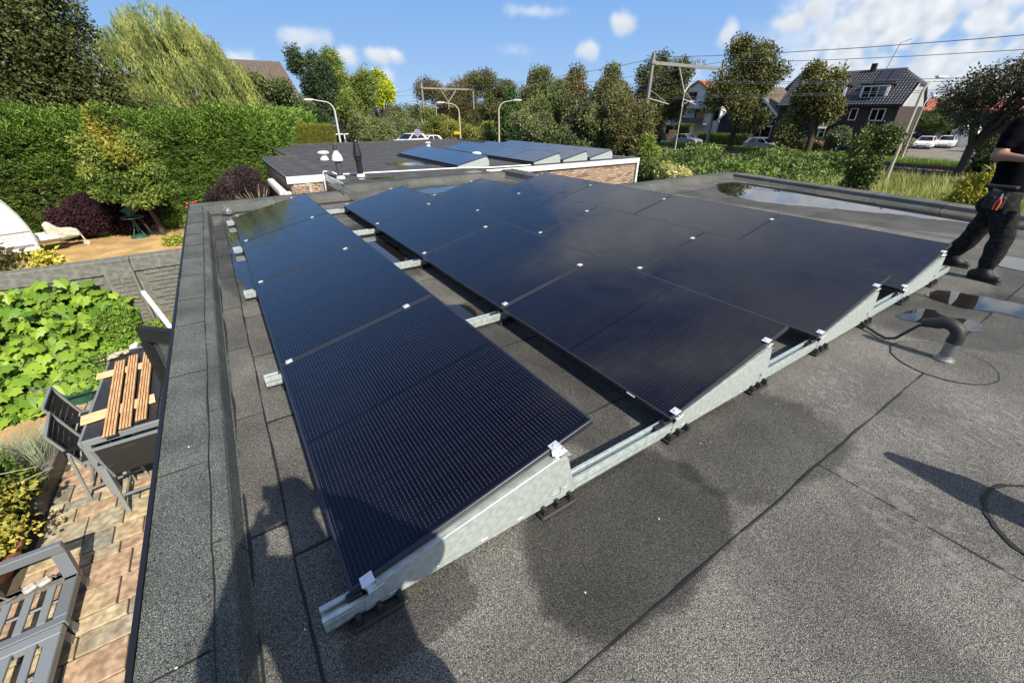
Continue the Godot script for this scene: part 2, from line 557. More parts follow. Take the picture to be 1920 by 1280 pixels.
func sky_image() -> ImageTexture:
	var w := 1536
	var h := 768
	var a := PackedFloat32Array()
	a.resize(w * h * 3)
	var f := FastNoiseLite.new()
	f.seed = 8
	f.noise_type = FastNoiseLite.TYPE_SIMPLEX_SMOOTH
	f.frequency = 1.0
	f.fractal_octaves = 5
	f.fractal_gain = 0.52
	# bearing, height, half width, half height (degrees), density
	var puffs := [[11.0, 6.6, 3.6, 1.5, 0.75], [18.6, 5.3, 1.9, 0.95, 1.0], [20.3, 5.5, 1.3, 1.1, 1.05], [45.6, 8.3, 1.6, 1.5, 0.95], [42.3, 6.0, 1.7, 1.15, 0.9],
		[56.6, 7.0, 1.2, 1.7, 0.9], [64.0, 8.6, 2.0, 1.7, 1.2], [62.0, 7.6, 2.2, 1.5, 1.0], [67.0, 6.8, 2.2, 1.6, 1.0], [36.0, 9.6, 4.2, 0.8, 0.55], [14.9, 5.2, 1.7, 1.3, 1.1], [5.0, 4.6, 2.0, 1.2, 0.9], [18.9, 3.4, 1.2, 1.3, 0.9],
		[52.0, 3.2, 4.5, 1.2, 0.5], [26.0, 2.2, 5.0, 1.2, 0.45], [33.5, 6.2, 2.5, 0.9, 0.3]]
	for y in h:
		var el := 90.0 - 180.0 * (y + 0.5) / h
		var up := sin(deg_to_rad(el))
		var flat := cos(deg_to_rad(el))
		var e := maxf(el, 0.0)
		var t := 1.0 - exp(-e / 9.0)
		var top := Vector3(0.13, 0.355, 0.82).lerp(Vector3(0.085, 0.17, 0.44), smoothstep(12.0, 55.0, e))
		var base := Vector3(0.47, 0.68, 0.93).lerp(top, t)
		for x in w:
			var az := 360.0 * (x + 0.5) / w
			var i := (y * w + x) * 3
			var q := base
			if el > -3.0:
				var s := deg_to_rad(az)
				var d := Vector3(sin(s) * flat, up, -cos(s) * flat)
				# the layer of cumulus lies overhead as a sheet, so it shrinks towards the horizon
				var k := 1.0 / (maxf(up, 0.0) + 0.16)
				var p := Vector3(d.x * k * 0.85, d.z * k * 0.85, up * 5.0)
				var big := f.get_noise_3dv(p)
				var cover := smoothstep(0.0 - 0.5 * smoothstep(15.0, 55.0, az) * smoothstep(200.0, 150.0, az), 0.30, big) * 0.9
				var az2 := az if az < 180.0 else az - 360.0
				cover *= 1.0 - maxf(smoothstep(46.0, 14.0, absf(az2 + 8.0)) * smoothstep(78.0, 60.0, el), smoothstep(66.0, 54.0, absf(az2 - 2.0)) * smoothstep(24.0, 13.0, el))
				var fine := f.get_noise_3dv(d * 17.0)
				var finer := f.get_noise_3dv(d * 40.0 + Vector3(7, 3, 1))
				var shade := 0.0
				if el < 16.0 and az2 > -10.0 and az2 < 72.0:
					for u in puffs:
						var dx: float = (az2 - u[0]) / u[2]
						var dy: float = (el - u[1]) / u[3]
						var rr := dx * dx + dy * dy
						if rr < 2.6:
							var m: float = smoothstep(0.95, 0.15, sqrt(rr) + fine * 0.55 + finer * 0.35) * u[4]
							cover = maxf(cover, m)
							shade = maxf(shade, m * clampf(0.35 - dy * 0.5, 0, 1))
				if az2 > 54.0 and az2 < 150.0:   # the broken bank in the east
					var edge := smoothstep(56.0, 68.0, az2)
					var high := 22.0 + 3.0 * big
					var m := smoothstep(0.0, 0.35, 0.10 + fine * 0.75 + finer * 0.30 + 0.25 * edge) * edge * smoothstep(high + 9.0, high - 2.0, el)
					if m > cover:
						shade = clampf(0.62 - finer * 0.8 - el * 0.035, 0, 1)
						cover = m * 0.92
				var bright := Vector3(0.98, 1.0, 1.02).lerp(Vector3(0.60, 0.66, 0.73), clampf(shade + 0.15 - fine * 0.4, 0, 1))
				q = q.lerp(bright, clampf(cover, 0, 1))
			a[i] = q.x; a[i + 1] = q.y; a[i + 2] = q.z
	return ImageTexture.create_from_image(Image.create_from_data(w, h, false, Image.FORMAT_RGBF, a.to_byte_array()))


# ---------------------------------------------------------------- the setting
func sheet(x0: float, z0: float, x1: float, z1: float, y: float, thick := 0.02) -> MB:
	var b := MB.new()
	b.span(Vector3(x0, y - thick, z0), Vector3(x1, y, z1))
	return b

func ground_and_roads() -> void:
	var g := MB.new()
	g.quad(Vector3(-260, GROUND - 0.01, 90), Vector3(420, GROUND - 0.01, 90), Vector3(420, GROUND - 0.01, -420), Vector3(-260, GROUND - 0.01, -420))
	struct("ground", g, M.meadow, "grassy ground around the houses")
	struct("drive", sheet(-14, -22.6, 2.6, -8.2, GROUND + 0.004), M.gravel, "yellow gravel drive between garden wall and hedge")
	struct("road", sheet(53, -150, 59.5, 60, GROUND + 0.006), M.asphalt, "street along the row of houses beyond the railway")
	struct("side_road", sheet(59.6, -19.5, 130, -6.5, GROUND + 0.012), M.paved, "pale paved side street with parked cars")
	struct("pavement", sheet(59.6, -150, 63.0, -19.6, GROUND + 0.12, 0.14), M.paved, "pavement in front of the houses")
	struct("lane", sheet(14, -120, 24, -29, -2.0, 0.75), M.asphalt, "raised lane behind the low flat roof")
	struct("railway_bed", sheet(39.3, -240, 49.2, 90, GROUND + 0.25, 0.3), M.ballast, "ballast bed of the railway")
	struct("patio_base", sheet(-6.5, -7.75, -0.62, 4.5, PATIO - 0.03, 0.5), M.joint, "sandy bed under the patio slabs")


# ---------------------------------------------------------------- the house whose roof we stand on
func ribbon(p0: Vector3, p1: Vector3, lo: float, hi: float, s: int) -> MB:   # a bead of bitumen that oozed from a joint
	var b := MB.new()
	var r := RandomNumberGenerator.new()
	r.seed = s
	var f := FastNoiseLite.new()
	f.seed = s
	f.frequency = 2.2
	f.fractal_octaves = 4
	var long := p0.distance_to(p1)
	var d := (p1 - p0) / maxf(long, 0.001)
	var side := d.cross(Vector3.UP).normalized()
	var k := maxi(2, int(long / 0.045))
	var last := []
	for i in k + 1:
		var t := float(i) / k
		var c := p0.lerp(p1, t)
		var w := lo + (hi - lo) * clampf(f.get_noise_1d(t * long) * 1.1 + 0.45, 0, 1)
		var off := f.get_noise_1d(t * long * 0.6 + 40.0) * 0.012
		var a := c + side * (off - w * 0.5)
		var e := c + side * (off + w * 0.5)
		var m := c + side * off + Vector3.UP * 0.003
		if i > 0:
			b.quad(last[0], last[1], m, a)
			b.quad(last[1], last[2], e, m)
		last = [a, m, e]
	# quads run along the bead; turn them upwards whichever way it runs
	if b.n.size() and b.n[0].y < 0:
		for i in range(0, b.v.size(), 3):
			var q := b.v[i + 1]
			b.v[i + 1] = b.v[i + 2]
			b.v[i + 2] = q
		for i in b.n.size(): b.n[i] = -b.n[i]
	return b

func right_edge(z: float) -> float:   # the base of the slanting eastern parapet
	return 10.66 - 0.184 * (z + 0.0)

func own_house() -> void:
	var o := thing("flat_roofed_house", "flat roofed low house whose grey felt roof carries the dark solar panels in front", "house")
	var w := MB.new()
	w.span(Vector3(-0.585, PATIO - 0.6, -8.72), Vector3(-0.36, RY - 0.05, 4.5))
	w.span(Vector3(-0.36, PATIO - 0.6, -8.72), Vector3(6.8, RY - 0.05, -8.5))
	w.span(Vector3(6.8, PATIO - 0.6, -6.05), Vector3(11.9, RY - 0.05, -5.8))
	w.span(Vector3(6.62, PATIO - 0.6, -9.4), Vector3(6.8, RY - 0.05, -8.72))
	w.span(Vector3(6.6, PATIO - 0.6, -8.5), Vector3(6.8, RY - 0.05, -6.05))
	w.span(Vector3(-0.36, PATIO - 0.6, 4.3), Vector3(9.9, RY - 0.05, 4.5))
	obj("wall", w, M.dark_timber, o)
	var d := MB.new()
	d.span(Vector3(-0.5, RY - 0.1, -8.3), Vector3(6.65, RY - 0.011, -6.0))
	d.span(Vector3(2.1, RY - 0.1, -9.4), Vector3(6.65, RY - 0.0112, -8.3))
	d.prism(Transform3D(Basis(Vector3.RIGHT, Vector3(0, 0, -1), Vector3.UP), Vector3(0, RY - 0.0108, 0)), [Vector2(-0.5, 6.0), Vector2(-0.5, -4.5), Vector2(right_edge(4.5) + 0.2, -4.5), Vector2(right_edge(-6.0) + 0.2, 6.0)], 0.09)
	obj("roof_deck", d, M.bitumen, o)
	# sheets of felt, one metre wide, running across the roof
	var felts := [M.felt, M.felt_b, M.felt_c, M.felt]
	var edges := [4.5, 3.55, 2.57, 1.58, 0.58, -0.38, -1.36, -2.25, -3.04, -4.02, -5.0, -5.74, -6.72, -7.42, -8.05, -9.3]
	var joints := {3: [2.2, 7.0], 4: [5.52], 5: [0.48, 3.9, 8.6], 6: [3.0, 7.4], 7: [1.9, 6.9], 8: [3.6, 8.2], 9: [2.6, 7.4], 10: [4.4, 8.4], 11: [3.2], 12: [2.4], 13: [4.0], 14: [4.6]}
	var k := 0
	for i in edges.size() - 1:
		var za: float = edges[i]
		var zb: float = edges[i + 1]
		var x0 := -0.33 if zb > -8.1 else 2.16
		var xr := 6.66 if zb < -5.8 else 0.0
		var cuts: Array = [x0] + joints.get(i, []) + [99.0]
		for j in cuts.size() - 1:
			var xa: float = cuts[j] + (0.002 if j else 0.0)
			var xb: float = cuts[j + 1] - 0.002
			var ra := xb
			var rb := xb
			if cuts[j + 1] > 90.0:
				ra = xr if xr > 0 else right_edge(za)
				rb = xr if xr > 0 else right_edge(zb)
			var b := MB.new()
			var top: float = -0.0007 * ((i + j) % 3)
			b.prism(Transform3D(Basis(Vector3.RIGHT, Vector3(0, 0, -1), Vector3.UP), Vector3(0, RY + top, 0)), [Vector2(xa, -za + 0.0022), Vector2(ra, -za + 0.0022), Vector2(rb, -zb - 0.0022), Vector2(xa, -zb - 0.0022)], 0.012)
			obj("felt_sheet", b, felts[(k * 7 + i) % 4], o)
			k += 1
			if j > 0: obj("bitumen_bead", ribbon(Vector3(cuts[j], RY + 0.0006, za), Vector3(cuts[j], RY + 0.0006, zb), 0.004, 0.016, 300 + k), M.bitumen, o)
		if i > 0 and i < 15:
			var far_x := 6.6 if za < -5.8 else right_edge(za) - 0.05
			obj("bitumen_bead", ribbon(Vector3(x0, RY + 0.0008, za), Vector3(far_x, RY + 0.0008, za), 0.005, 0.02, 100 + i), M.bitumen, o)
	# western parapet: flashing on the roof, upstand, cap and trim
	var caps := [4.4, 3.2, 2.1, 1.0, -0.07, -1.03, -2.0, -2.84, -3.46, -4.2, -4.9, -5.5, -6.16, -6.9, -7.7, -8.36]
	for i in caps.size() - 1:
		var b := MB.new()
		b.span(Vector3(-0.604, CAP - 0.02, caps[i] - 0.003), Vector3(-0.402, CAP - 0.001 * (i % 2), caps[i + 1] + 0.003))
		obj("cap_sheet", b, M.cap_felt if i % 3 != 1 else M.cap_felt_b, o)
		obj("bitumen_bead", ribbon(Vector3(-0.60, CAP + 0.0008, caps[i + 1]), Vector3(-0.40, CAP + 0.0008, caps[i + 1]), 0.002, 0.013, 500 + i), M.bitumen, o)
	var laps := [4.3, 3.3, 2.3, 1.3, 0.3, -0.5, -1.46, -2.38, -3.34, -4.1, -4.8, -5.72, -6.5, -7.3, -8.05]
	for i in laps.size() - 1:
		var b := MB.new()
		var e := 0.0012 * (i % 2)
		var a := [Vector2(-0.410, CAP + 0.0025 + e), Vector2(-0.352, CAP + 0.001 + e), Vector2(-0.340 + e, CAP - 0.006), Vector2(-0.332 + e, CAP - 0.022), Vector2(-0.314 + e, RY + 0.014), Vector2(-0.298 + e, RY + 0.0065)]
		var low := [Vector2(-0.36, RY - 0.02), Vector2(-0.41, CAP - 0.03)]
		b.prism(T(0, 0, laps[i] - 0.003), a + low, laps[i] - laps[i + 1] - 0.006)
		obj("upstand_sheet", b, M.cap_felt if i % 2 else M.cap_felt_b, o)
		obj("bitumen_bead", ribbon(Vector3(-0.405, CAP + 0.004, laps[i + 1]), Vector3(-0.365, CAP + 0.0035, laps[i + 1]), 0.004, 0.014, 530 + i), M.bitumen, o)
	var fl := [4.3, 3.4, 2.4, 1.4, 0.4, -0.56, -1.48, -2.45, -3.34, -4.32, -5.24, -6.2, -7.1, -8.05]
	for i in fl.size() - 1:
		var b := MB.new()
		b.span(Vector3(-0.328, RY - 0.004, fl[i] - 0.003), Vector3(-0.152, RY + 0.0042 - 0.0006 * (i % 2), fl[i + 1] + 0.003))
		obj("flashing_sheet", b, M.felt_b if i % 2 else M.felt, o)
		obj("bitumen_bead", ribbon(Vector3(-0.325, RY + 0.005, fl[i + 1]), Vector3(-0.155, RY + 0.005, fl[i + 1]), 0.004, 0.02, 560 + i), M.bitumen, o)
	obj("bitumen_bead", ribbon(Vector3(-0.401, CAP + 0.0045, 4.2), Vector3(-0.401, CAP + 0.0045, -8.3), 0.003, 0.010, 601), M.bitumen, o)
	obj("bitumen_bead", ribbon(Vector3(-0.308, RY + 0.0085, 4.2), Vector3(-0.308, RY + 0.0085, -8.0), 0.010, 0.030, 602), M.bitumen, o)
	obj("bitumen_bead", ribbon(Vector3(-0.150, RY + 0.0036, 4.2), Vector3(-0.150, RY + 0.0036, -8.0), 0.004, 0.017, 603), M.bitumen, o)
	var t := MB.new()
	t.span(Vector3(-0.622, CAP - 0.075, -8.77), Vector3(-0.606, CAP + 0.010, 4.5))
	obj("edge_trim", t, M.trim, o)
	# northern parapet, in two steps, and the eastern ones
	var runs := [[Vector2(-0.602, -8.75), Vector2(2.12, -8.75), 0.40, CAP], [Vector2(2.3, -9.66), Vector2(6.72, -9.66), 0.30, CAP], [Vector2(7.02, -9.62), Vector2(7.02, -5.98), 0.36, CAP + 0.045], [Vector2(7.05, -6.04), Vector2(12.02, -6.04), 0.34, CAP], [Vector2(2.02, -9.9), Vector2(2.02, -8.36), -0.3, CAP]]
	var n := 0
	for q in runs:
		var a: Vector2 = q[0]
		var e: Vector2 = q[1]
		var wide: float = q[2]
		var y: float = q[3]
		var long := a.distance_to(e)
		var dir := Vector3(e.x - a.x, 0, e.y - a.y) / long
		var inward := Vector3(-dir.z, 0, dir.x) * signf(wide)
		var pieces := maxi(1, roundi(long / 1.35))
		for i in pieces:
			var s0 := long * i / pieces + 0.004
			var s1 := long * (i + 1) / pieces - 0.004
			var base := Transform3D(Basis(inward, Vector3.UP, inward.cross(Vector3.UP)), Vector3(a.x, 0, a.y))
			var along := base.basis.z.dot(dir)
			var b := MB.new()
			var ww := absf(wide)
			var prof := [Vector2(0, y), Vector2(ww - 0.06, y), Vector2(ww - 0.03, y - 0.012), Vector2(ww + 0.02, RY + 0.05), Vector2(ww + 0.10, RY + 0.006), Vector2(ww + 0.10, RY - 0.02), Vector2(0, RY - 0.25)]
			var start := base.origin + dir * (s1 if along > 0 else s0)
			b.prism(Transform3D(base.basis, start), prof, s1 - s0)
			obj("cap_sheet", b, [M.cap_felt, M.felt_b, M.cap_felt_b][n % 3], o)
			n += 1
		var tr := MB.new()
		var c0 := Vector3(a.x, y - 0.04, a.y) - inward * 0.008
		tr.bar(c0, c0 + dir * long, 0.014, 0.10)
		obj("edge_trim", tr, M.trim, o)
	# the slanting eastern parapet
	for i in 9:
		var z0 := -5.72 + i * 1.15
		var z1 := z0 + 1.14
		var b := MB.new()
		var p := func(z: float, off: float, y: float) -> Vector3: return Vector3(right_edge(z) + off, y, z)
		var prof := [[-0.10, RY + 0.006], [0.0, RY + 0.05], [0.03, CAP - 0.01], [0.06, CAP], [0.40, CAP], [0.40, RY - 0.4]]
		for j in prof.size() - 1:
			b.quad(p.call(z0, prof[j][0], prof[j][1]), p.call(z1, prof[j][0], prof[j][1]), p.call(z1, prof[j + 1][0], prof[j + 1][1]), p.call(z0, prof[j + 1][0], prof[j + 1][1]))
		obj("cap_sheet", b, M.cap_felt_b if i % 2 else M.felt_b, o)
	# the patio door stands open
	var hinge := Vector3(-0.64, 0, -3.60)
	var free := Vector3(-1.06, 0, -4.01)
	var dm := Vector3(0, -0.455, 0)
	var door := MB.new()
	door.bar(hinge + dm, free + dm, 0.06, 0.15)
	var u := (free - hinge).normalized()
	for q in [0.045, hinge.distance_to(free) - 0.045]:
		door.bar(hinge + u * q + Vector3(0, -0.532, 0), hinge + u * q + Vector3(0, -2.18, 0), 0.057, 0.11, u.cross(Vector3.UP))
	door.bar(hinge + Vector3(0, -2.10, 0) + u * 0.1, free + Vector3(0, -2.10, 0) - u * 0.1, 0.055, 0.16)
	var dn := obj("door", door, M.dark_timber, o)
	var seal := MB.new()
	seal.bar(hinge + Vector3(0, -0.392, 0) + u.cross(Vector3.UP) * 0.033, free + Vector3(0, -0.392, 0) + u.cross(Vector3.UP) * 0.033, 0.006, 0.012)
	obj("seal", seal, mat(lin(0.32, 0.05, 0.04), 0.5), dn)
	var pane := MB.new()
	pane.bar(hinge + u * 0.1 + Vector3(0, -1.28, 0), free - u * 0.1 + Vector3(0, -1.28, 0), 0.012, 1.48)
	obj("pane", pane, M.pane, dn)
	var hd := MB.new()
	hd.tube([free - u * 0.05 + Vector3(-0.03, -1.2, 0.03), free - u * 0.05 + Vector3(-0.08, -1.2, 0.08), free - u * 0.16 + Vector3(-0.08, -1.2, 0.08)], [0.009, 0.009, 0.009])
	obj("handle", hd, M.steel, dn)


# ---------------------------------------------------------------- bricks
var brick_boxes := []
func brick_box(s: Vector3) -> ArrayMesh:
	for q in brick_boxes:
		if q[0].is_equal_approx(s): return q[1]
	var b := MB.new()
	b.chamfer(Transform3D(), s, 0.004)
	var m := b.mesh()
	brick_boxes.append([s, m])
	return m

func brick_tone(r: RandomNumberGenerator) -> Color:
	var k := r.randf()
	var q := Color(0.44, 0.29, 0.19).lerp(Color(0.56, 0.42, 0.30), r.randf())
	if k < 0.18: q = Color(0.30, 0.17, 0.12)
	elif k > 0.9: q = Color(0.60, 0.50, 0.40)
	return q

# a brick face in the plane through a, running along u (unit), rows upwards; instanced copies joined as one part
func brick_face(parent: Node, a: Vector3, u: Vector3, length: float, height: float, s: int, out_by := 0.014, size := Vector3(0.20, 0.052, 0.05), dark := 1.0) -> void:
	var r := RandomNumberGenerator.new()
	r.seed = s
	var nrm := u.cross(Vector3.UP)
	var rows := int(height / (size.y + 0.012))
	var put: Array = []
	for j in rows:
		var x := (0.0 if j % 2 == 0 else -0.106)
		while x < length:
			var l := minf(size.x, length - x)
			var s0 := maxf(x, 0.0)
			l = x + l - s0
			if l > 0.03:
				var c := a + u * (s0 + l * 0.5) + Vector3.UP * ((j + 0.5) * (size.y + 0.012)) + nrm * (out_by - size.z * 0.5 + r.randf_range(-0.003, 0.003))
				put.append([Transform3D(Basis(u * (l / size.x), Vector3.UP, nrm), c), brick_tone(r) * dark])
			x += size.x + 0.011
	var mm := MultiMesh.new()
	mm.transform_format = MultiMesh.TRANSFORM_3D
	mm.use_colors = true
	mm.mesh = brick_box(size)
	mm.instance_count = put.size()
	for i in put.size():
		mm.set_instance_transform(i, put[i][0])
		mm.set_instance_color(i, put[i][1])
	var o := MultiMeshInstance3D.new()
	o.name = "brickwork"
	o.multimesh = mm
	o.material_override = M.brick
	o.set_meta("kind", "stuff")
	parent.add_child(o, true)


func neighbour_house() -> void:
	var y := -0.10
	var o := thing("low_flat_roofed_house", "low brick house next door with a wide flat felt roof and white fascias", "house")
	var w := MB.new()
	w.span(Vector3(1.56, GROUND, -18.4), Vector3(2.30, y - 0.12, -12.36))
	w.span(Vector3(2.48, GROUND, -25.7), Vector3(6.74, y - 0.12, -9.75))
	w.span(Vector3(6.742, GROUND, -25.69), Vector3(13.5, y - 0.12, -10.72))
	w.span(Vector3(2.3, GROUND, -18.39), Vector3(2.5, y - 0.12, -12.34))
	obj("wall", w, M.mortar, o)
	# the gable wall of the short wing: each brick by itself
	var r := RandomNumberGenerator.new()
	r.seed = 4
	var g := obj("gable_wall", sheet(1.60, -12.345, 2.30, -12.36, y - 0.13, 2.5), M.mortar, o)
	var shapes := [brick_box(Vector3(0.20, 0.056, 0.06)), brick_box(Vector3(0.094, 0.056, 0.06))]
	var tones: Array = []
	for i in 6:
		var m: StandardMaterial3D = M.brick.duplicate()
		m.vertex_color_use_as_albedo = false
		var q := brick_tone(r)
		m.albedo_color = Color(q.r * 1.12, q.g * 1.1, q.b * 1.1).linear_to_srgb()
		tones.append(m)
	for j in 17:
		for i in 4:
			var half := j % 2 == 1 and i == 3
			if i == 3 and not half: continue
			var b := obj("brick", shapes[1 if (half or (j % 2 == 1 and i == 0)) else 0], tones[r.randi() % 6], g)
			var x := 1.715 + i * 0.222
			if j % 2 == 1: x = 1.66 if i == 0 else 1.66 + 0.165 + (i - 1) * 0.222
			if half: x = 2.245
			b.position = Vector3(x, y - 0.17 - j * 0.069, -12.335)
	brick_face(o, Vector3(8.15, GROUND, -10.72), Vector3.RIGHT, 5.3, 2.5, 41)
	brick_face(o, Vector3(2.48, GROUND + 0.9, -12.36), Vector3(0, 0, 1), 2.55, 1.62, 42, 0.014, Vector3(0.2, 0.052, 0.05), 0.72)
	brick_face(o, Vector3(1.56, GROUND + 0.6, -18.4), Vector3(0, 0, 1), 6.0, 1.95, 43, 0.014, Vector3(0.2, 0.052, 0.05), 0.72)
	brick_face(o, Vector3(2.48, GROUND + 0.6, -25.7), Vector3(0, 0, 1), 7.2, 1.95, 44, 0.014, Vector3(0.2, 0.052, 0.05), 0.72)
	var roof := MB.new()
	roof.span(Vector3(1.50, y - 0.12, -18.48), Vector3(2.52, y, -12.30))
	roof.span(Vector3(2.52, y - 0.12, -25.8), Vector3(6.76, y + 0.0006, -9.72))
	roof.span(Vector3(6.76, y - 0.12, -25.78), Vector3(13.56, y + 0.0012, -10.66))
	var rf := obj("roof", roof, M.old_felt, o)
	var k := 0
	for z in [-11.6, -13.0, -14.4, -15.7, -17.1, -18.5, -20.0, -21.4, -22.9, -24.3]:
		obj("bitumen_bead", ribbon(Vector3(2.6, y + 0.003, z), Vector3(13.4, y + 0.003, z), 0.01, 0.03, 700 + k), M.bitumen, rf)
		k += 1
	for q in [[Vector3(2.5, y + 0.001, -25.84), Vector3(13.6, y + 0.05, -25.6)], [Vector3(1.5, y + 0.001, -18.5), Vector3(2.7, y + 0.07, -18.28)], [Vector3(13.36, y + 0.001, -25.59), Vector3(13.58, y + 0.06, -19.6)]]:
		var kerb := MB.new()
		kerb.span(q[0], q[1])
		obj("roof_kerb", kerb, M.cap_felt_b, o)
	var f := MB.new()
	f.span(Vector3(1.47, y - 0.17, -12.31), Vector3(2.50, y + 0.012, -12.285))
	f.span(Vector3(2.47, y - 0.15, -12.28), Vector3(2.495, y + 0.012, -9.72))
	f.span(Vector3(6.78, y - 0.14, -10.66), Vector3(13.6, y + 0.015, -10.635))
	f.span(Vector3(6.79, y - 0.52, -10.69), Vector3(8.14, y - 0.14, -10.66))
	f.span(Vector3(13.57, y - 0.2, -10.66), Vector3(13.6, y + 0.012, -25.8))
	f.span(Vector3(13.50, GROUND, -10.69), Vector3(13.58, y - 0.14, -10.63))
	obj("fascia", f, M.white, o)
	var fd := MB.new()
	fd.span(Vector3(1.475, y - 0.03, -18.48), Vector3(1.498, y + 0.01, -12.312))
	fd.span(Vector3(2.44, y - 0.03, -25.8), Vector3(2.47, y + 0.01, -18.52))
	obj("edge_trim", fd, M.steel, o)
	var pipe := MB.new()
	pipe.span(Vector3(1.985, GROUND, -12.31), Vector3(2.055, y - 0.25, -12.26))
	pipe.span(Vector3(1.93, y - 0.27, -12.305), Vector3(2.06, y - 0.19, -12.255))
	obj("downpipe", pipe, M.cream, o)
	var aw := MB.new()
	aw.chamfer(T(1.36, y - 0.47, -14.1), Vector3(0.20, 0.20, 2.9), 0.04)
	obj("awning_case", aw, M.white, o)
	var wall_box := MB.new()
	wall_box.span(Vector3(1.40, y - 1.4, -13.2), Vector3(1.55, y - 0.58, -12.9))
	wall_box.chamfer(T(1.44, y - 0.46, -12.55), Vector3(0.2, 0.14, 0.24), 0.03)
	obj("wall_box", wall_box, M.white, o)
	var dp := MB.new()
	dp.tube([Vector3(2.36, y - 0.03, -24.3), Vector3(2.36, y - 1.6, -24.3)], [0.05, 0.05])
	dp.tube([Vector3(2.36, y - 0.5, -24.0), Vector3(2.36, y - 0.75, -20.4)], [0.06, 0.06])
	obj("downpipe", dp, M.white, o)


func garden_walls() -> void:
	var o := thing("garden_wall", "grey painted brick garden wall with one pier and a rendered top", "wall", Vector3(0, PATIO, -8.0))
	var top := 1.60
	var b := MB.new()
	b.span(Vector3(-9.0, -0.6, -0.20), Vector3(-0.62, top - 0.235, -0.015))
	obj("wall_core", b, M.grey_wall, o)
	var c := MB.new()
	c.chamfer(T(-4.8, top - 0.115, -0.09), Vector3(8.36, 0.23, 0.23), 0.012)
	obj("coping", c, M.grey_wall, o)
	var p := MB.new()
	p.span(Vector3(-1.99, -0.3, -0.02), Vector3(-1.62, top - 0.02, 0.10))
	p.span(Vector3(-2.0, top - 0.02, -0.06), Vector3(-1.61, top + 0.02, 0.11))
	obj("pier", p, M.grey_wall, o)
	var r := RandomNumberGenerator.new()
	r.seed = 77
	var tones: Array = []
	for i in 5:
		var m: StandardMaterial3D = M.grey_brick.duplicate()
		m.vertex_color_use_as_albedo = false
		var g := 0.20 + 0.045 * i / 4.0
		m.albedo_color = lin(g * 1.02, g * 1.02, g * 0.90)
		tones.append(m)
	var whole := brick_box(Vector3(0.205, 0.060, 0.05))
	var cut := brick_box(Vector3(0.12, 0.060, 0.05))
	var n := 0
	for j in 17:
		var y := top - 0.275 - j * 0.072
		for i in 16:
			var x := -0.75 - i * 0.217 - (0.108 if j % 2 else 0.0)
			if x < -3.9 or n > 280: continue
			if x < -1.50 and x > -2.11: continue
			var q := obj("brick", whole, tones[r.randi() % 5], o)
			q.position = Vector3(x, y, -0.018 + r.randf_range(-0.002, 0.003))
			n += 1
		for x in ([-1.73, -1.89] if j % 2 else [-1.72, -1.88]):
			var q := obj("brick", cut, tones[r.randi() % 5], o)
			q.position = Vector3(x, y, 0.090 + r.randf_range(-0.002, 0.002))


# ---------------------------------------------------------------- leaves
var F := {}

func leaf_blade(b: MB, o: Vector3, d: Vector3, side: Vector3, long: float, wide: float, droop := 0.2) -> void:   # a leaf folded along its rib
	var up := side.cross(d).normalized()
	var mid := o + d * long * 0.5 - up * (wide * 0.18)
	var tip := o + d * long - Vector3.UP * long * droop
	var l := o + d * long * 0.45 + side * wide * 0.5
	var r := o + d * long * 0.45 - side * wide * 0.5
	b.tri(o, mid, l); b.tri(l, mid, tip)
	b.tri(o, r, mid); b.tri(mid, r, tip)

func rand_dir(r: RandomNumberGenerator) -> Vector3:
	var z := r.randf_range(-1, 1)
	var a := r.randf() * TAU
	var q := sqrt(1 - z * z)
	return Vector3(q * cos(a), z, q * sin(a))

func spray(s: int, count: int, long: float, wide: float, reach: float, droop := 0.2, upward := 0.25) -> ArrayMesh:   # a tuft of leaves on no more than reach
	var r := RandomNumberGenerator.new()
	r.seed = s
	var b := MB.new()
	for i in count:
		var o := rand_dir(r) * reach * pow(r.randf(), 0.5)
		var d := (rand_dir(r) + o.normalized() * 0.7 + Vector3.UP * upward).normalized()
		var side := d.cross(rand_dir(r)).normalized()
		var k := r.randf_range(0.7, 1.25)
		var g := r.randf_range(0.78, 1.2)
		b.col = Color(g * r.randf_range(0.92, 1.12), g, g * r.randf_range(0.8, 1.0))
		leaf_blade(b, o, d, side, long * k, wide * k, droop)
	return b.mesh()

func frond(s: int) -> ArrayMesh:   # a flat fan of conifer scales, pointing outwards (+z) and up
	var r := RandomNumberGenerator.new()
	r.seed = s
	var b := MB.new()
	for i in 16:
		var t := r.randf()
		var o := Vector3(r.randf_range(-0.06, 0.06), r.randf_range(-0.02, 0.05) + t * 0.03, t * 0.16)
		var d := Vector3(r.randf_range(-0.8, 0.8), r.randf_range(-0.25, 0.65), 1.0).normalized()
		var g := r.randf_range(0.7, 1.25)
		b.col = Color(g * r.randf_range(0.85, 1.15), g, g * 0.85)
		leaf_blade(b, o, d, d.cross(rand_dir(r)).normalized(), r.randf_range(0.07, 0.14), r.randf_range(0.014, 0.03), 0.25)
	return b.mesh()

func strand(s: int) -> ArrayMesh:   # a hanging willow shoot blown a little to one side, 1.6 m long
	var r := RandomNumberGenerator.new()
	r.seed = s
	var b := MB.new()
	var lean := r.randf_range(0.18, 0.5)
	for i in 40:
		var t := float(i) / 39.0
		var o := Vector3(t * t * lean + t * 0.2, -t * 1.6, r.randf_range(-0.03, 0.03)) + rand_dir(r) * 0.05
		var d := Vector3(r.randf_range(-0.5, 0.9), -1.0, r.randf_range(-0.5, 0.5)).normalized()
		var g := r.randf_range(0.8, 1.2)
		b.col = Color(g, g, g * 0.9)
		leaf_blade(b, o, d, d.cross(rand_dir(r)).normalized(), r.randf_range(0.14, 0.24), 0.035, 0.1)
	return b.mesh()

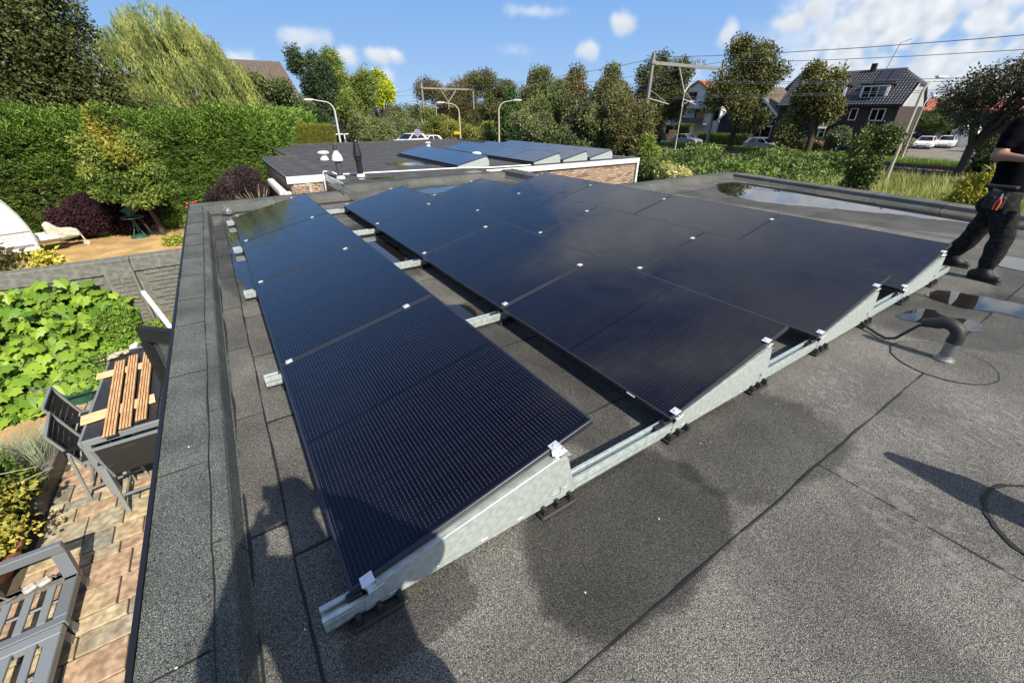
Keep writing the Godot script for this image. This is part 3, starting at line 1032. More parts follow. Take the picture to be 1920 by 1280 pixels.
func blades(s: int, count: int, tall: float, reach: float, wide: float, bend: float) -> ArrayMesh:   # a tuft of grass
	var r := RandomNumberGenerator.new()
	r.seed = s
	var b := MB.new()
	for i in count:
		var a := r.randf() * TAU
		var o := Vector3(cos(a), 0, sin(a)) * reach * sqrt(r.randf())
		var lean := Vector3(cos(a + r.randf_range(-1, 1)), 0, sin(a + r.randf_range(-1, 1))) * bend * r.randf_range(0.3, 1.0)
		var h := tall * r.randf_range(0.55, 1.1)
		var side := Vector3(-lean.z, 0, lean.x).normalized() * wide
		var m := o + Vector3.UP * h * 0.55 + lean * h * 0.3
		var t := o + Vector3.UP * h + lean * h
		var g := r.randf_range(0.8, 1.25)
		b.col = Color(g * 1.05, g, g * 0.8)
		b.quad(o - side, o + side, m + side * 0.8, m - side * 0.8)
		b.tri(m - side * 0.8, m + side * 0.8, t)
	return b.mesh()

func lobed_leaf() -> ArrayMesh:   # a vine leaf about 0.15 m across, hung by its stalk, lying in x and z, tip to +z
	var b := MB.new()
	var out := [Vector2(0, 0.008), Vector2(0.03, -0.03), Vector2(0.065, -0.02), Vector2(0.06, 0.012), Vector2(0.088, 0.03), Vector2(0.062, 0.055), Vector2(0.056, 0.085), Vector2(0.026, 0.088), Vector2(0, 0.135)]
	var rim: Array[Vector3] = []
	for i in out.size(): rim.append(Vector3(out[i].x, -0.35 * out[i].x - 0.9 * out[i].y * out[i].y, out[i].y))
	for i in range(out.size() - 2, 0, -1): rim.append(Vector3(-out[i].x, -0.35 * out[i].x - 0.9 * out[i].y * out[i].y, out[i].y))
	var c := Vector3(0, -0.004, 0.04)
	for i in rim.size():
		b.tri(c, rim[i], rim[(i + 1) % rim.size()])
	if b.n[0].y < 0:
		for i in range(0, b.v.size(), 3):
			var q := b.v[i + 1]
			b.v[i + 1] = b.v[i + 2]
			b.v[i + 2] = q
		for i in b.n.size(): b.n[i] = -b.n[i]
	return b.mesh()

func make_foliage() -> void:
	F.small = [spray(1, 22, 0.085, 0.05, 0.17), spray(2, 22, 0.085, 0.05, 0.17), spray(3, 22, 0.085, 0.05, 0.17)]
	F.mid = [spray(4, 20, 0.16, 0.09, 0.34), spray(5, 20, 0.16, 0.09, 0.34), spray(6, 20, 0.16, 0.09, 0.34)]
	F.big = [spray(7, 22, 0.27, 0.15, 0.55, 0.2), spray(8, 22, 0.27, 0.15, 0.55, 0.2), spray(9, 22, 0.27, 0.15, 0.55, 0.2)]
	F.narrow = [spray(10, 24, 0.24, 0.06, 0.36, 0.5), spray(11, 24, 0.24, 0.06, 0.36, 0.5)]
	F.frond = [frond(12), frond(13), frond(14)]
	F.strand = [strand(15), strand(16), strand(17)]
	F.grass = [blades(18, 26, 0.55, 0.28, 0.006, 0.55), blades(19, 26, 0.55, 0.28, 0.006, 0.55)]
	F.tall_grass = [blades(20, 34, 0.95, 0.4, 0.012, 0.6), blades(21, 34, 0.95, 0.4, 0.012, 0.6)]
	F.fescue = [blades(22, 170, 0.34, 0.10, 0.0022, 1.1)]
	F.vine_leaf = lobed_leaf()
	F.vine_small = [spray(25, 10, 0.10, 0.09, 0.14, 0.2)]
	F.fine = [spray(26, 26, 0.05, 0.022, 0.11), spray(27, 26, 0.05, 0.022, 0.11)]

# copies of leaf tufts, one part; places: Array of [Transform3D, Color]
func foliage(parent: Node, called: String, kinds: Array, places: Array, m: Material, kind := "stuff") -> void:
	for j in kinds.size():
		var mine: Array = []
		for i in range(j, places.size(), kinds.size()): mine.append(places[i])
		if mine.is_empty(): continue
		var mm := MultiMesh.new()
		mm.transform_format = MultiMesh.TRANSFORM_3D
		mm.use_colors = true
		mm.mesh = kinds[j]
		mm.instance_count = mine.size()
		for i in mine.size():
			mm.set_instance_transform(i, mine[i][0])
			mm.set_instance_color(i, mine[i][1])
		var o := MultiMeshInstance3D.new()
		o.name = called if parent != self else numbered(called)
		o.multimesh = mm
		o.material_override = m
		if kind: o.set_meta("kind", kind)
		parent.add_child(o, true)

func tint(a: Color, b: Color, t: float, r: RandomNumberGenerator, spread := 0.22) -> Color:
	var q := a.lerp(b, clampf(t, 0, 1))
	var k := 1.5 * (1.0 + r.randf_range(-spread, spread))
	return Color(q.r * k * r.randf_range(0.93, 1.08), q.g * k, q.b * k * r.randf_range(0.9, 1.1))

# tufts through a set of leafy boughs: each bough [centre, radius vector]; more of them near the surface
func bough_places(boughs: Array, count: int, s: int, a: Color, b: Color, size := 1.0, fill := 0.45, gap := -0.42) -> Array:
	var r := RandomNumberGenerator.new()
	r.seed = s
	var f := FastNoiseLite.new()
	f.seed = s
	f.frequency = 0.55
	var total := 0.0
	for q in boughs: total += pow(q[1].x * q[1].y * q[1].z, 0.6667)
	var out: Array = []
	for q in boughs:
		var k := int(count * pow(q[1].x * q[1].y * q[1].z, 0.6667) / total)
		for i in k:
			var d := rand_dir(r)
			var rad := pow(r.randf(), fill) * (0.86 + 0.22 * f.get_noise_3dv((q[0] + d * q[1]) * 2.0) + 0.05 * r.randf())
			var p: Vector3 = q[0] + d * q[1] * rad
			if f.get_noise_3dv(p * 1.7) < gap: continue   # gaps
			var bs := Basis.from_euler(Vector3(r.randf() * TAU, r.randf() * TAU, r.randf() * TAU)).scaled(Vector3.ONE * size * r.randf_range(0.75, 1.3))
			out.append([Transform3D(bs, p), tint(a, b, 0.5 + f.get_noise_3dv(p * 1.3) * 0.9 + r.randf_range(-0.25, 0.25), r)])
	# mixed, so that every kind of tuft is spread through the whole crown
	for i in range(out.size() - 1, 0, -1):
		var j := r.randi_range(0, i)
		var w = out[i]
		out[i] = out[j]
		out[j] = w
	return out

func limbs(parent: Node, foot: Vector3, boughs: Array, girth: float, m: Material, fork := 0.3, lean := Vector3.ZERO) -> void:
	var b := MB.new()
	var top := Vector3.ZERO
	for q in boughs: top += q[0]
	top /= boughs.size()
	var split := foot.lerp(Vector3(foot.x, top.y, foot.z), fork) + lean
	b.tube([foot - Vector3.UP * 0.15, foot.lerp(split, 0.5) + Vector3(girth * 0.25, 0, girth * 0.2), split], [girth * 1.25, girth, girth * 0.86], 9)
	for q in boughs:
		var e: Vector3 = q[0]
		var mid := split.lerp(e, 0.5) + Vector3.UP * split.distance_to(e) * 0.12
		b.tube([split - Vector3.UP * 0.1, mid, e], [girth * 0.62, girth * 0.42, girth * 0.15], 6, false)
	obj("trunk", b, m, parent)

func tree(called: String, label: String, foot: Vector3, boughs: Array, tufts: Array, count: int, a: Color, b: Color, s: int, girth := 0.2, size := 1.0, group := "", fork := 0.3, lm: Material = null, category := "tree", gap := -0.42) -> Node3D:
	var o := thing(called, label, category, foot, 0.0, group)
	var local: Array = []
	for q in boughs: local.append([q[0] - foot, q[1]])
	limbs(o, Vector3.ZERO, local, girth, M.bark, fork)
	foliage(o, "crown", tufts, bough_places(local, count, s, a, b, size, 0.45, gap), lm if lm else M.leaf)
	return o

# a crown of several boughs gathered round a middle
func crown(c: Vector3, r: Vector3, n: int, s: int, shape := "round") -> Array:
	var g := RandomNumberGenerator.new()
	g.seed = s
	var out: Array = [[c, r * 0.55]]
	for i in n:
		var a := TAU * i / n * 2.4 + g.randf_range(-0.4, 0.4)
		var h := g.randf_range(-0.62, 0.72)
		var out_by := sqrt(maxf(0.05, 1 - h * h)) * g.randf_range(0.45, 0.66)
		if shape == "cone": out_by *= clampf(1.0 - h * 0.85, 0.15, 1.6) * 0.75
		var k := g.randf_range(0.30, 0.46)
		out.append([c + Vector3(cos(a) * out_by * r.x, h * r.y, sin(a) * out_by * r.z), Vector3(r.x, r.y * 0.8, r.z) * k])
	if shape == "cone": out.append([c + Vector3(0, r.y * 0.8, 0), r * Vector3(0.25, 0.3, 0.25)])
	return out


# ---------------------------------------------------------------- the garden
func garden_plants() -> void:
	var r := RandomNumberGenerator.new()
	r.seed = 91
	# the tall conifer hedge, running slightly away from us to the right
	var h := thing("conifer_hedge", "tall clipped bright green conifer hedge behind the gravel drive", "hedge", Vector3(0, GROUND, 0))
	var ends := [Vector3(-9.5, 0, -20.9), Vector3(2.2, 0, -23.8), Vector3(5.3, 0, -29.2)]
	var core := MB.new()
	for i in 2:
		var a: Vector3 = ends[i]
		var e: Vector3 = ends[i + 1]
		var d := (e - a).normalized()
		var back := Vector3.UP.cross(d)
		core.box(Transform3D(Basis(d, Vector3.UP, d.cross(Vector3.UP)), (a + e) * 0.5 + back * 0.75 + Vector3.UP * 1.7), Vector3(a.distance_to(e) + 0.3, 3.4, 1.1))
	obj("hedge_core", core, M.soil, h)
	var places: Array = []
	var f := FastNoiseLite.new()
	f.seed = 6
	f.frequency = 0.9
	var dark := Color(0.040, 0.085, 0.014)
	var light := Color(0.145, 0.235, 0.050)
	for i in 15000:
		var t := pow(r.randf(), 0.8)
		var seg := 0 if t < 0.66 else 1
		var a: Vector3 = ends[seg]
		var e: Vector3 = ends[seg + 1]
		var u := t / 0.66 if seg == 0 else (t - 0.66) / 0.34
		var d := (e - a).normalized()
		var front := d.cross(Vector3.UP)
		var p := a.lerp(e, u)
		var top := 3.88 + 0.26 * f.get_noise_1d(p.x * 0.9) + 0.12 * f.get_noise_1d(p.x * 4.0) - (0.25 if seg == 1 else 0.0) * u
		var y := r.randf() * top
		var out_by := 0.22 + 0.14 * f.get_noise_3d(p.x * 1.6, y * 2.2, 3.0)
		var w := Vector3.ZERO
		var loose := r.randf() < 0.26
		if loose:   # the unclipped feathery top
			y = top - 0.85 + r.randf() * 1.0
			w = -front * r.randf_range(-0.25, 1.0)
		p += front * (out_by - r.randf() * 0.15) + w + Vector3.UP * y
		var look := (front + Vector3.UP * (r.randf_range(-0.1, 0.7) + (1.2 if loose else 0.0)) + d * r.randf_range(-0.9, 0.9)).normalized()
		var bs := Basis.looking_at(-look, Vector3.UP).scaled(Vector3.ONE * r.randf_range(0.9, 1.6) * (1.55 if loose else 1.0))
		var g := 0.42 + f.get_noise_3d(p.x * 1.2, y * 2.0, 9.0) * 0.8 + (0.38 if loose else 0.0) + r.randf_range(-0.2, 0.2)
		var q := tint(dark, light, g, r)
		if p.x < -4.5 and y < 2.4: q = q.lerp(Color(0.10, 0.10, 0.03), 0.25 * clampf((-4.5 - p.x) * 0.5, 0, 1))
		places.append([Transform3D(bs, p), q])
	foliage(h, "foliage", F.frond, places, M.dull_leaf)
	# the lower trimmed hedge to its right
	var l := thing("trimmed_hedge", "low square trimmed olive green hedge beside the tall one", "hedge", Vector3(4.92, GROUND, -26.5))
	var lc := MB.new()
	lc.at(0, 1.6, 0, Vector3(2.0, 3.2, 0.7))
	obj("hedge_core", lc, M.soil, l)
	places = []
	for i in 2600:
		var side := r.randf()
		var p := Vector3(r.randf_range(-1.05, 1.05), r.randf_range(1.6, 3.52), 0.42)
		if side > 0.72: p = Vector3(r.randf_range(-1.05, 1.05), 3.52 + r.randf_range(-0.03, 0.03), r.randf_range(-0.45, 0.42))
		elif side > 0.62: p = Vector3(1.06, r.randf_range(1.6, 3.5), r.randf_range(-0.4, 0.4))
		places.append([Transform3D(turned(r.randf() * TAU, r.randf() * TAU).scaled(Vector3.ONE * r.randf_range(0.7, 1.1)), p), tint(Color(0.075, 0.085, 0.015), Color(0.17, 0.18, 0.035), r.randf(), r)])
	foliage(l, "foliage", F.fine, places, M.dull_leaf)

	# the yellow-green tree before the hedge
	var yb: Array = [[Vector3(-2.72, 1.10, -19.5), Vector3(0.45, 0.62, 0.5)], [Vector3(-3.15, 0.45, -19.3), Vector3(0.50, 0.48, 0.5)], [Vector3(-2.30, 0.40, -19.3), Vector3(0.55, 0.45, 0.5)], [Vector3(-2.75, 0.15, -19.0), Vector3(0.6, 0.35, 0.5)], [Vector3(-3.35, -0.30, -19.1), Vector3(0.55, 0.28, 0.5)], [Vector3(-2.15, -0.40, -19.1), Vector3(0.60, 0.30, 0.5)], [Vector3(-2.80, -0.62, -18.9), Vector3(0.65, 0.28, 0.5)], [Vector3(-3.30, -0.95, -19.0), Vector3(0.50, 0.22, 0.45)], [Vector3(-1.95, -1.0, -19.1), Vector3(0.52, 0.22, 0.45)], [Vector3(-2.55, -1.25, -18.9), Vector3(0.5, 0.2, 0.4)]]
	var yt := thing("yellowing_tree", "small yellow green tree turning golden at its top before the hedge", "tree", Vector3(-2.45, GROUND, -19.9))
	var loc: Array = []
	for q in yb: loc.append([q[0] - yt.position, q[1]])
	limbs(yt, Vector3.ZERO, loc, 0.075, M.bark, 0.45, Vector3(-0.12, 0, 0.1))
	var pl := bough_places(loc, 1500, 12, Color(0.035, 0.075, 0.014), Color(0.17, 0.22, 0.045), 1.15, 0.4)
	for q in pl:
		var hy: float = q[0].origin.y
		var gold := clampf((hy - 2.3) / 1.4, 0, 1) * (0.30 + 0.5 * sin(hy * 4.0 + q[0].origin.x * 5.0 + q[0].origin.z * 3.0))
		q[1] = (q[1] as Color).lerp(Color(0.50, 0.40, 0.06), clampf(gold, 0, 0.7))
	foliage(yt, "crown", F.small, pl, M.leaf)

	# purple shrubs
	var pc: Array = []
	for q in [[-5.05, 0.65, 0.75], [-4.35, 0.75, 0.85], [-3.75, 0.85, 0.7], [-3.3, 0.5, 0.55], [-4.6, 1.15, 0.5], [-3.9, 1.35, 0.42], [-2.75, 0.75, 0.35]]:
		pc.append([Vector3(q[0], GROUND + q[1], -20.9 + r.randf_range(-0.2, 0.2)), Vector3(q[2], q[2] * 0.72, q[2])])
	tree("purple_shrub", "dark purple smoke bush between caravan and lantern", Vector3(-4.1, GROUND, -20.9), pc, F.small, 2300, Color(0.010, 0.006, 0.009), Color(0.036, 0.015, 0.022), 14, 0.04, 1.0, "", 0.15, M.dull_leaf, "shrub")
	pc = []
	for q in [[-0.1, 1.5, 0.65], [0.5, 1.9, 0.75], [1.0, 1.6, 0.6], [0.3, 1.2, 0.7], [0.8, 2.2, 0.4]]:
		pc.append([Vector3(q[0], GROUND + q[1], -17.3), Vector3(q[2], q[2] * 0.7, q[2])])
	tree("purple_shrub", "dusty purple shrub beside the neighbour's side wall", Vector3(0.5, GROUND, -17.3), pc, F.fine, 2000, Color(0.018, 0.012, 0.015), Color(0.055, 0.040, 0.042), 15, 0.05, 1.3, "", 0.15, M.dull_leaf, "shrub")
	var bare := MB.new()
	for i in 26:
		var a := r.randf_range(-1.1, 1.1)
		var e := Vector3(sin(a) * r.randf_range(0.3, 0.75), r.randf_range(0.55, 1.15), r.randf_range(-0.2, 0.3))
		bare.tube([Vector3(r.randf_range(-0.1, 0.1), 0, 0), e * 0.5 + Vector3(r.randf_range(-0.06, 0.06), 0.05, 0), e], [0.014, 0.010, 0.004], 4, false)
	var bs := single("bare_shrub", bare, M.pale_bark, "leafless pale branches before the purple shrub by the wall", "shrub")
	bs.position = Vector3(0.85, GROUND + 1.0, -15.6)
	for q in [["flower_bed", -0.75, -16.8, 0.55, "low mixed green plants with a red flower at the far roof corner", Color(0.06, 0.09, 0.015), Color(0.20, 0.22, 0.04), 20],
			["flower_bed", 0.35, -16.3, 0.75, "green perennials under the bare pale branches", Color(0.07, 0.10, 0.02), Color(0.17, 0.21, 0.06), 21],
			["leafy_plant", -2.05, -21.2, 0.32, "bright lime leafy plant beside the left parapet's far end", Color(0.12, 0.20, 0.02), Color(0.26, 0.36, 0.05), 22],
			["leafy_plant", -1.98, -18.0, 0.26, "yellowish leafy plant at the edge of the gravel by the parapet", Color(0.14, 0.18, 0.03), Color(0.30, 0.32, 0.06), 23],
			["ground_cover", -4.55, -21.0, 0.28, "low green plants at the caravan's drawbar", Color(0.03, 0.07, 0.015), Color(0.08, 0.14, 0.03), 24],
			["ground_cover", -2.2, -21.6, 0.4, "green ivy around the stakes below the yellow tree", Color(0.02, 0.05, 0.012), Color(0.06, 0.12, 0.02), 25],
			["creeper", -3.45, -8.6, 0.42, "brownish creeper spilling over the garden wall's left end", Color(0.035, 0.04, 0.015), Color(0.10, 0.085, 0.03), 26],
			["creeper", -2.66, -8.3, 0.09, "yellow leaved creeper on top of the garden wall", Color(0.20, 0.19, 0.03), Color(0.38, 0.34, 0.05), 27]]:
		var o := thing(q[0], q[4], "plant", Vector3(q[1], GROUND, q[2]))
		var w: float = q[3]
		var rise := 1.55 if q[0] == "creeper" else (0.75 if q[2] > -17.0 else 0.0)
		if q[0] == "creeper": rise = 2.02 if w > 0.3 else 2.14
		var bo: Array = [[Vector3(0, w * 0.5 + rise, 0), Vector3(w, w * 0.6, w * 0.8)], [Vector3(w * 0.7, w * 0.3 + rise, 0.1), Vector3(w * 0.7, w * 0.4, w * 0.6)], [Vector3(-w * 0.7, w * 0.35 + rise, 0), Vector3(w * 0.7, w * 0.45, w * 0.6)]]
		if rise > 0.5: bo.append([Vector3(0, rise * 0.5, 0), Vector3(w, rise * 0.55, w * 0.7)])
		var pp := bough_places(bo, int(300 * w + 30), q[7], q[5], q[6], 0.9)
		foliage(o, "leaves", F.small, pp, M.leaf)
	var red := MB.new()
	for i in 9: red.ball(Vector3(r.randf_range(-0.3, 0.3), r.randf_range(-0.06, 0.1), r.randf_range(-0.1, 0.1)), Vector3(0.05, 0.035, 0.05), 6, 4)
	var rf := single("red_flowers", red, mat(lin(0.50, 0.05, 0.03), 0.6), "small red flowers just beyond the far left roof corner", "flower")
	rf.position = Vector3(-1.05, GROUND + 1.52, -16.5)

	# the grape vine that covers the corner of the garden wall
	var v := thing("grape_vine", "large leaved bright green vine mounded over the garden wall behind the table", "vine", Vector3(-2.9, PATIO, -7.2))
	var stems := MB.new()
	for i in 9:
		var x0 := r.randf_range(-1.2, 1.0)
		stems.tube([Vector3(x0, 0, -0.5), Vector3(x0 + r.randf_range(-0.2, 0.3), 0.6, -0.6), Vector3(x0 + r.randf_range(-0.3, 0.5), 1.15, -0.72)], [0.02, 0.014, 0.008], 5)
	obj("stem", stems, M.bark, v)
	var tones: Array = []
	for i in 6:
		var m: StandardMaterial3D = M.leaf.duplicate()
		m.vertex_color_use_as_albedo = false
		m.albedo_color = Color(0.07, 0.17, 0.014).lerp(Color(0.25, 0.38, 0.04), i / 5.0).linear_to_srgb()
		tones.append(m)
	var surf := func(s: float, t: float) -> Vector3:   # the mound: s from left to right, t from its top to its foot
		var bulge := f.get_noise_2d(s * 3.2, t * 2.6) * 0.24
		var right := 1.0 - 0.28 * t
		var x := lerpf(-1.5, 1.22, s) * right - 0.06
		var z := lerpf(-0.75, 0.92, t) - 0.55 * pow(s, 3.0) * t
		var y := lerpf(1.42, 0.12, pow(t, 1.15)) - 0.42 * pow(clampf(s - 0.55, 0, 1) / 0.45, 2.0) * (1.0 - t)
		return Vector3(x, y, z) + Vector3(0, 0.5, 0.5) * bulge
	for i in 290:
		var p: Vector3 = surf.call(r.randf(), pow(r.randf(), 0.9))
		var q := obj("leaf", F.vine_leaf, tones[clampi(int(r.randf() * 4 + f.get_noise_3dv(p * 2.0) * 4 + 1.4), 0, 5)], v)
		var look := Vector3(r.randf_range(-0.8, 0.8), -0.75 + r.randf_range(-0.6, 0.7), 1.0).normalized()
		q.transform = Transform3D(Basis.looking_at(-look, Vector3.UP).rotated(look, r.randf_range(-0.6, 0.6)).scaled(Vector3.ONE * r.randf_range(0.85, 1.4)), p + Vector3(0, 0.05, 0.05) * r.randf_range(-1.4, 1.8))
	places = []
	for i in 1700:
		var p: Vector3 = surf.call(r.randf_range(0, 1), pow(r.randf(), 0.9))
		p -= Vector3(0, 0.09, 0.10) * r.randf_range(0.2, 2.2)
		var look := Vector3(r.randf_range(-0.7, 0.7), -0.8 + r.randf_range(-0.3, 0.4), 1.0).normalized()
		places.append([Transform3D(Basis.looking_at(-look, Vector3.UP).rotated(look, r.randf_range(-0.8, 0.8)).scaled(Vector3.ONE * r.randf_range(0.7, 1.15)), p), tint(Color(0.03, 0.075, 0.008), Color(0.13, 0.21, 0.025), r.randf(), r)])
	foliage(v, "leaves", [F.vine_leaf], places, M.leaf)
	# the darker small-leaved climber at its right end
	var sb: Array = [[Vector3(-1.93, PATIO + 0.55, -7.25), Vector3(0.2, 0.3, 0.2)], [Vector3(-2.02, PATIO + 0.75, -7.4), Vector3(0.24, 0.24, 0.22)], [Vector3(-2.15, PATIO + 0.25, -6.75), Vector3(0.24, 0.24, 0.24)]]
	tree("small_leaved_climber", "small leaved darker climber between vine and white planter", Vector3(-2.05, PATIO, -7.2), sb, F.fine, 520, Color(0.05, 0.11, 0.015), Color(0.17, 0.28, 0.04), 33, 0.02, 1.2, "", 0.3, null, "plant")
	# the beds at the far left of the patio
	var rosettes := thing("succulent_bed", "patch of brown red succulent rosettes at the bed's corner", "plant", Vector3(-3.35, PATIO, -6.85))
	for i in 46:
		var b := MB.new()
		for k in 11:
			var a := k * 2.4
			var d := Vector3(cos(a), 0.5 + 0.05 * k, sin(a)).normalized()
			leaf_blade(b, Vector3.ZERO, d, d.cross(Vector3.UP).normalized(), 0.085 - 0.004 * k, 0.05, -0.1)
		var q := obj("rosette", b, [mat(lin(0.16, 0.055, 0.04), 0.5), mat(lin(0.10, 0.035, 0.03), 0.5)][i % 2] if i < 2 else rosettes.get_child(i % 2).material_override, rosettes)
		q.position = Vector3(r.randf_range(-0.55, 0.55), r.randf_range(0.02, 0.14), r.randf_range(-0.28, 0.28))
		q.rotation.y = r.randf() * TAU
	var fes := thing("blue_fescue", "grey blue tuft of fescue grass at the sleeper's far end", "grass plant", Vector3(-2.72, PATIO + 0.1, -5.15))
	foliage(fes, "blades", F.fescue, [[T(0, 0, 0), Color(0.26, 0.32, 0.26)], [T(-0.16, 0, 0.12), Color(0.24, 0.31, 0.25)], [T(0.08, 0, 0.22), Color(0.29, 0.34, 0.27)], [T(-0.26, 0, -0.1), Color(0.25, 0.31, 0.25)], [T(0.1, 0, -0.16), Color(0.24, 0.30, 0.24)]], M.dull_leaf, "")
	fes = thing("blue_fescue", "smaller grey blue fescue tuft at the left picture edge", "grass plant", Vector3(-3.1, PATIO + 0.1, -4.9))
	foliage(fes, "blades", F.fescue, [[T(0, 0, 0), Color(0.22, 0.29, 0.24)], [T(0.14, 0, 0.2), Color(0.24, 0.30, 0.25)]], M.dull_leaf, "")
	var gb: Array = [[Vector3(-2.82, PATIO + 0.25, -4.35), Vector3(0.30, 0.22, 0.35)], [Vector3(-3.05, PATIO + 0.3, -4.7), Vector3(0.3, 0.2, 0.3)]]
	tree("feathery_shrub", "mid green feathery shrub between fescue and yellow shrub", Vector3(-2.85, PATIO, -4.4), gb, F.fine, 520, Color(0.04, 0.08, 0.015), Color(0.12, 0.18, 0.03), 36, 0.01, 1.1, "", 0.3, null, "shrub")
	var sh: Array = [[Vector3(-2.78, PATIO + 0.55, -3.75), Vector3(0.38, 0.26, 0.38)], [Vector3(-2.62, PATIO + 0.40, -3.45), Vector3(0.34, 0.24, 0.3)], [Vector3(-2.95, PATIO + 0.6, -4.05), Vector3(0.34, 0.26, 0.34)], [Vector3(-2.48, PATIO + 0.5, -3.95), Vector3(0.10, 0.10, 0.10)]]
	tree("yellow_shrub", "twiggy yellow green shrub above the terracotta bowl", Vector3(-2.8, PATIO, -3.8), sh, F.small, 420, Color(0.10, 0.12, 0.02), Color(0.36, 0.33, 0.07), 37, 0.014, 0.62, "", 0.3, null, "shrub")
	var tw := MB.new()
	for q in [[-2.9, -4.0, -2.28, -3.86], [-2.8, -3.7, -2.22, -4.15], [-2.9, -4.2, -2.35, -4.25]]:
		tw.tube([Vector3(q[0], PATIO + 0.35, q[1]), Vector3((q[0] + q[2]) * 0.5, PATIO + 0.58, (q[1] + q[3]) * 0.5), Vector3(q[2], PATIO + 0.52, q[3])], [0.008, 0.006, 0.003], 5)
	var twn := single("dry_twigs", tw, M.pale_bark, "pale dry twigs reaching out of the yellow shrub over the slabs", "twigs")
	twn.set_meta("kind", "thing")


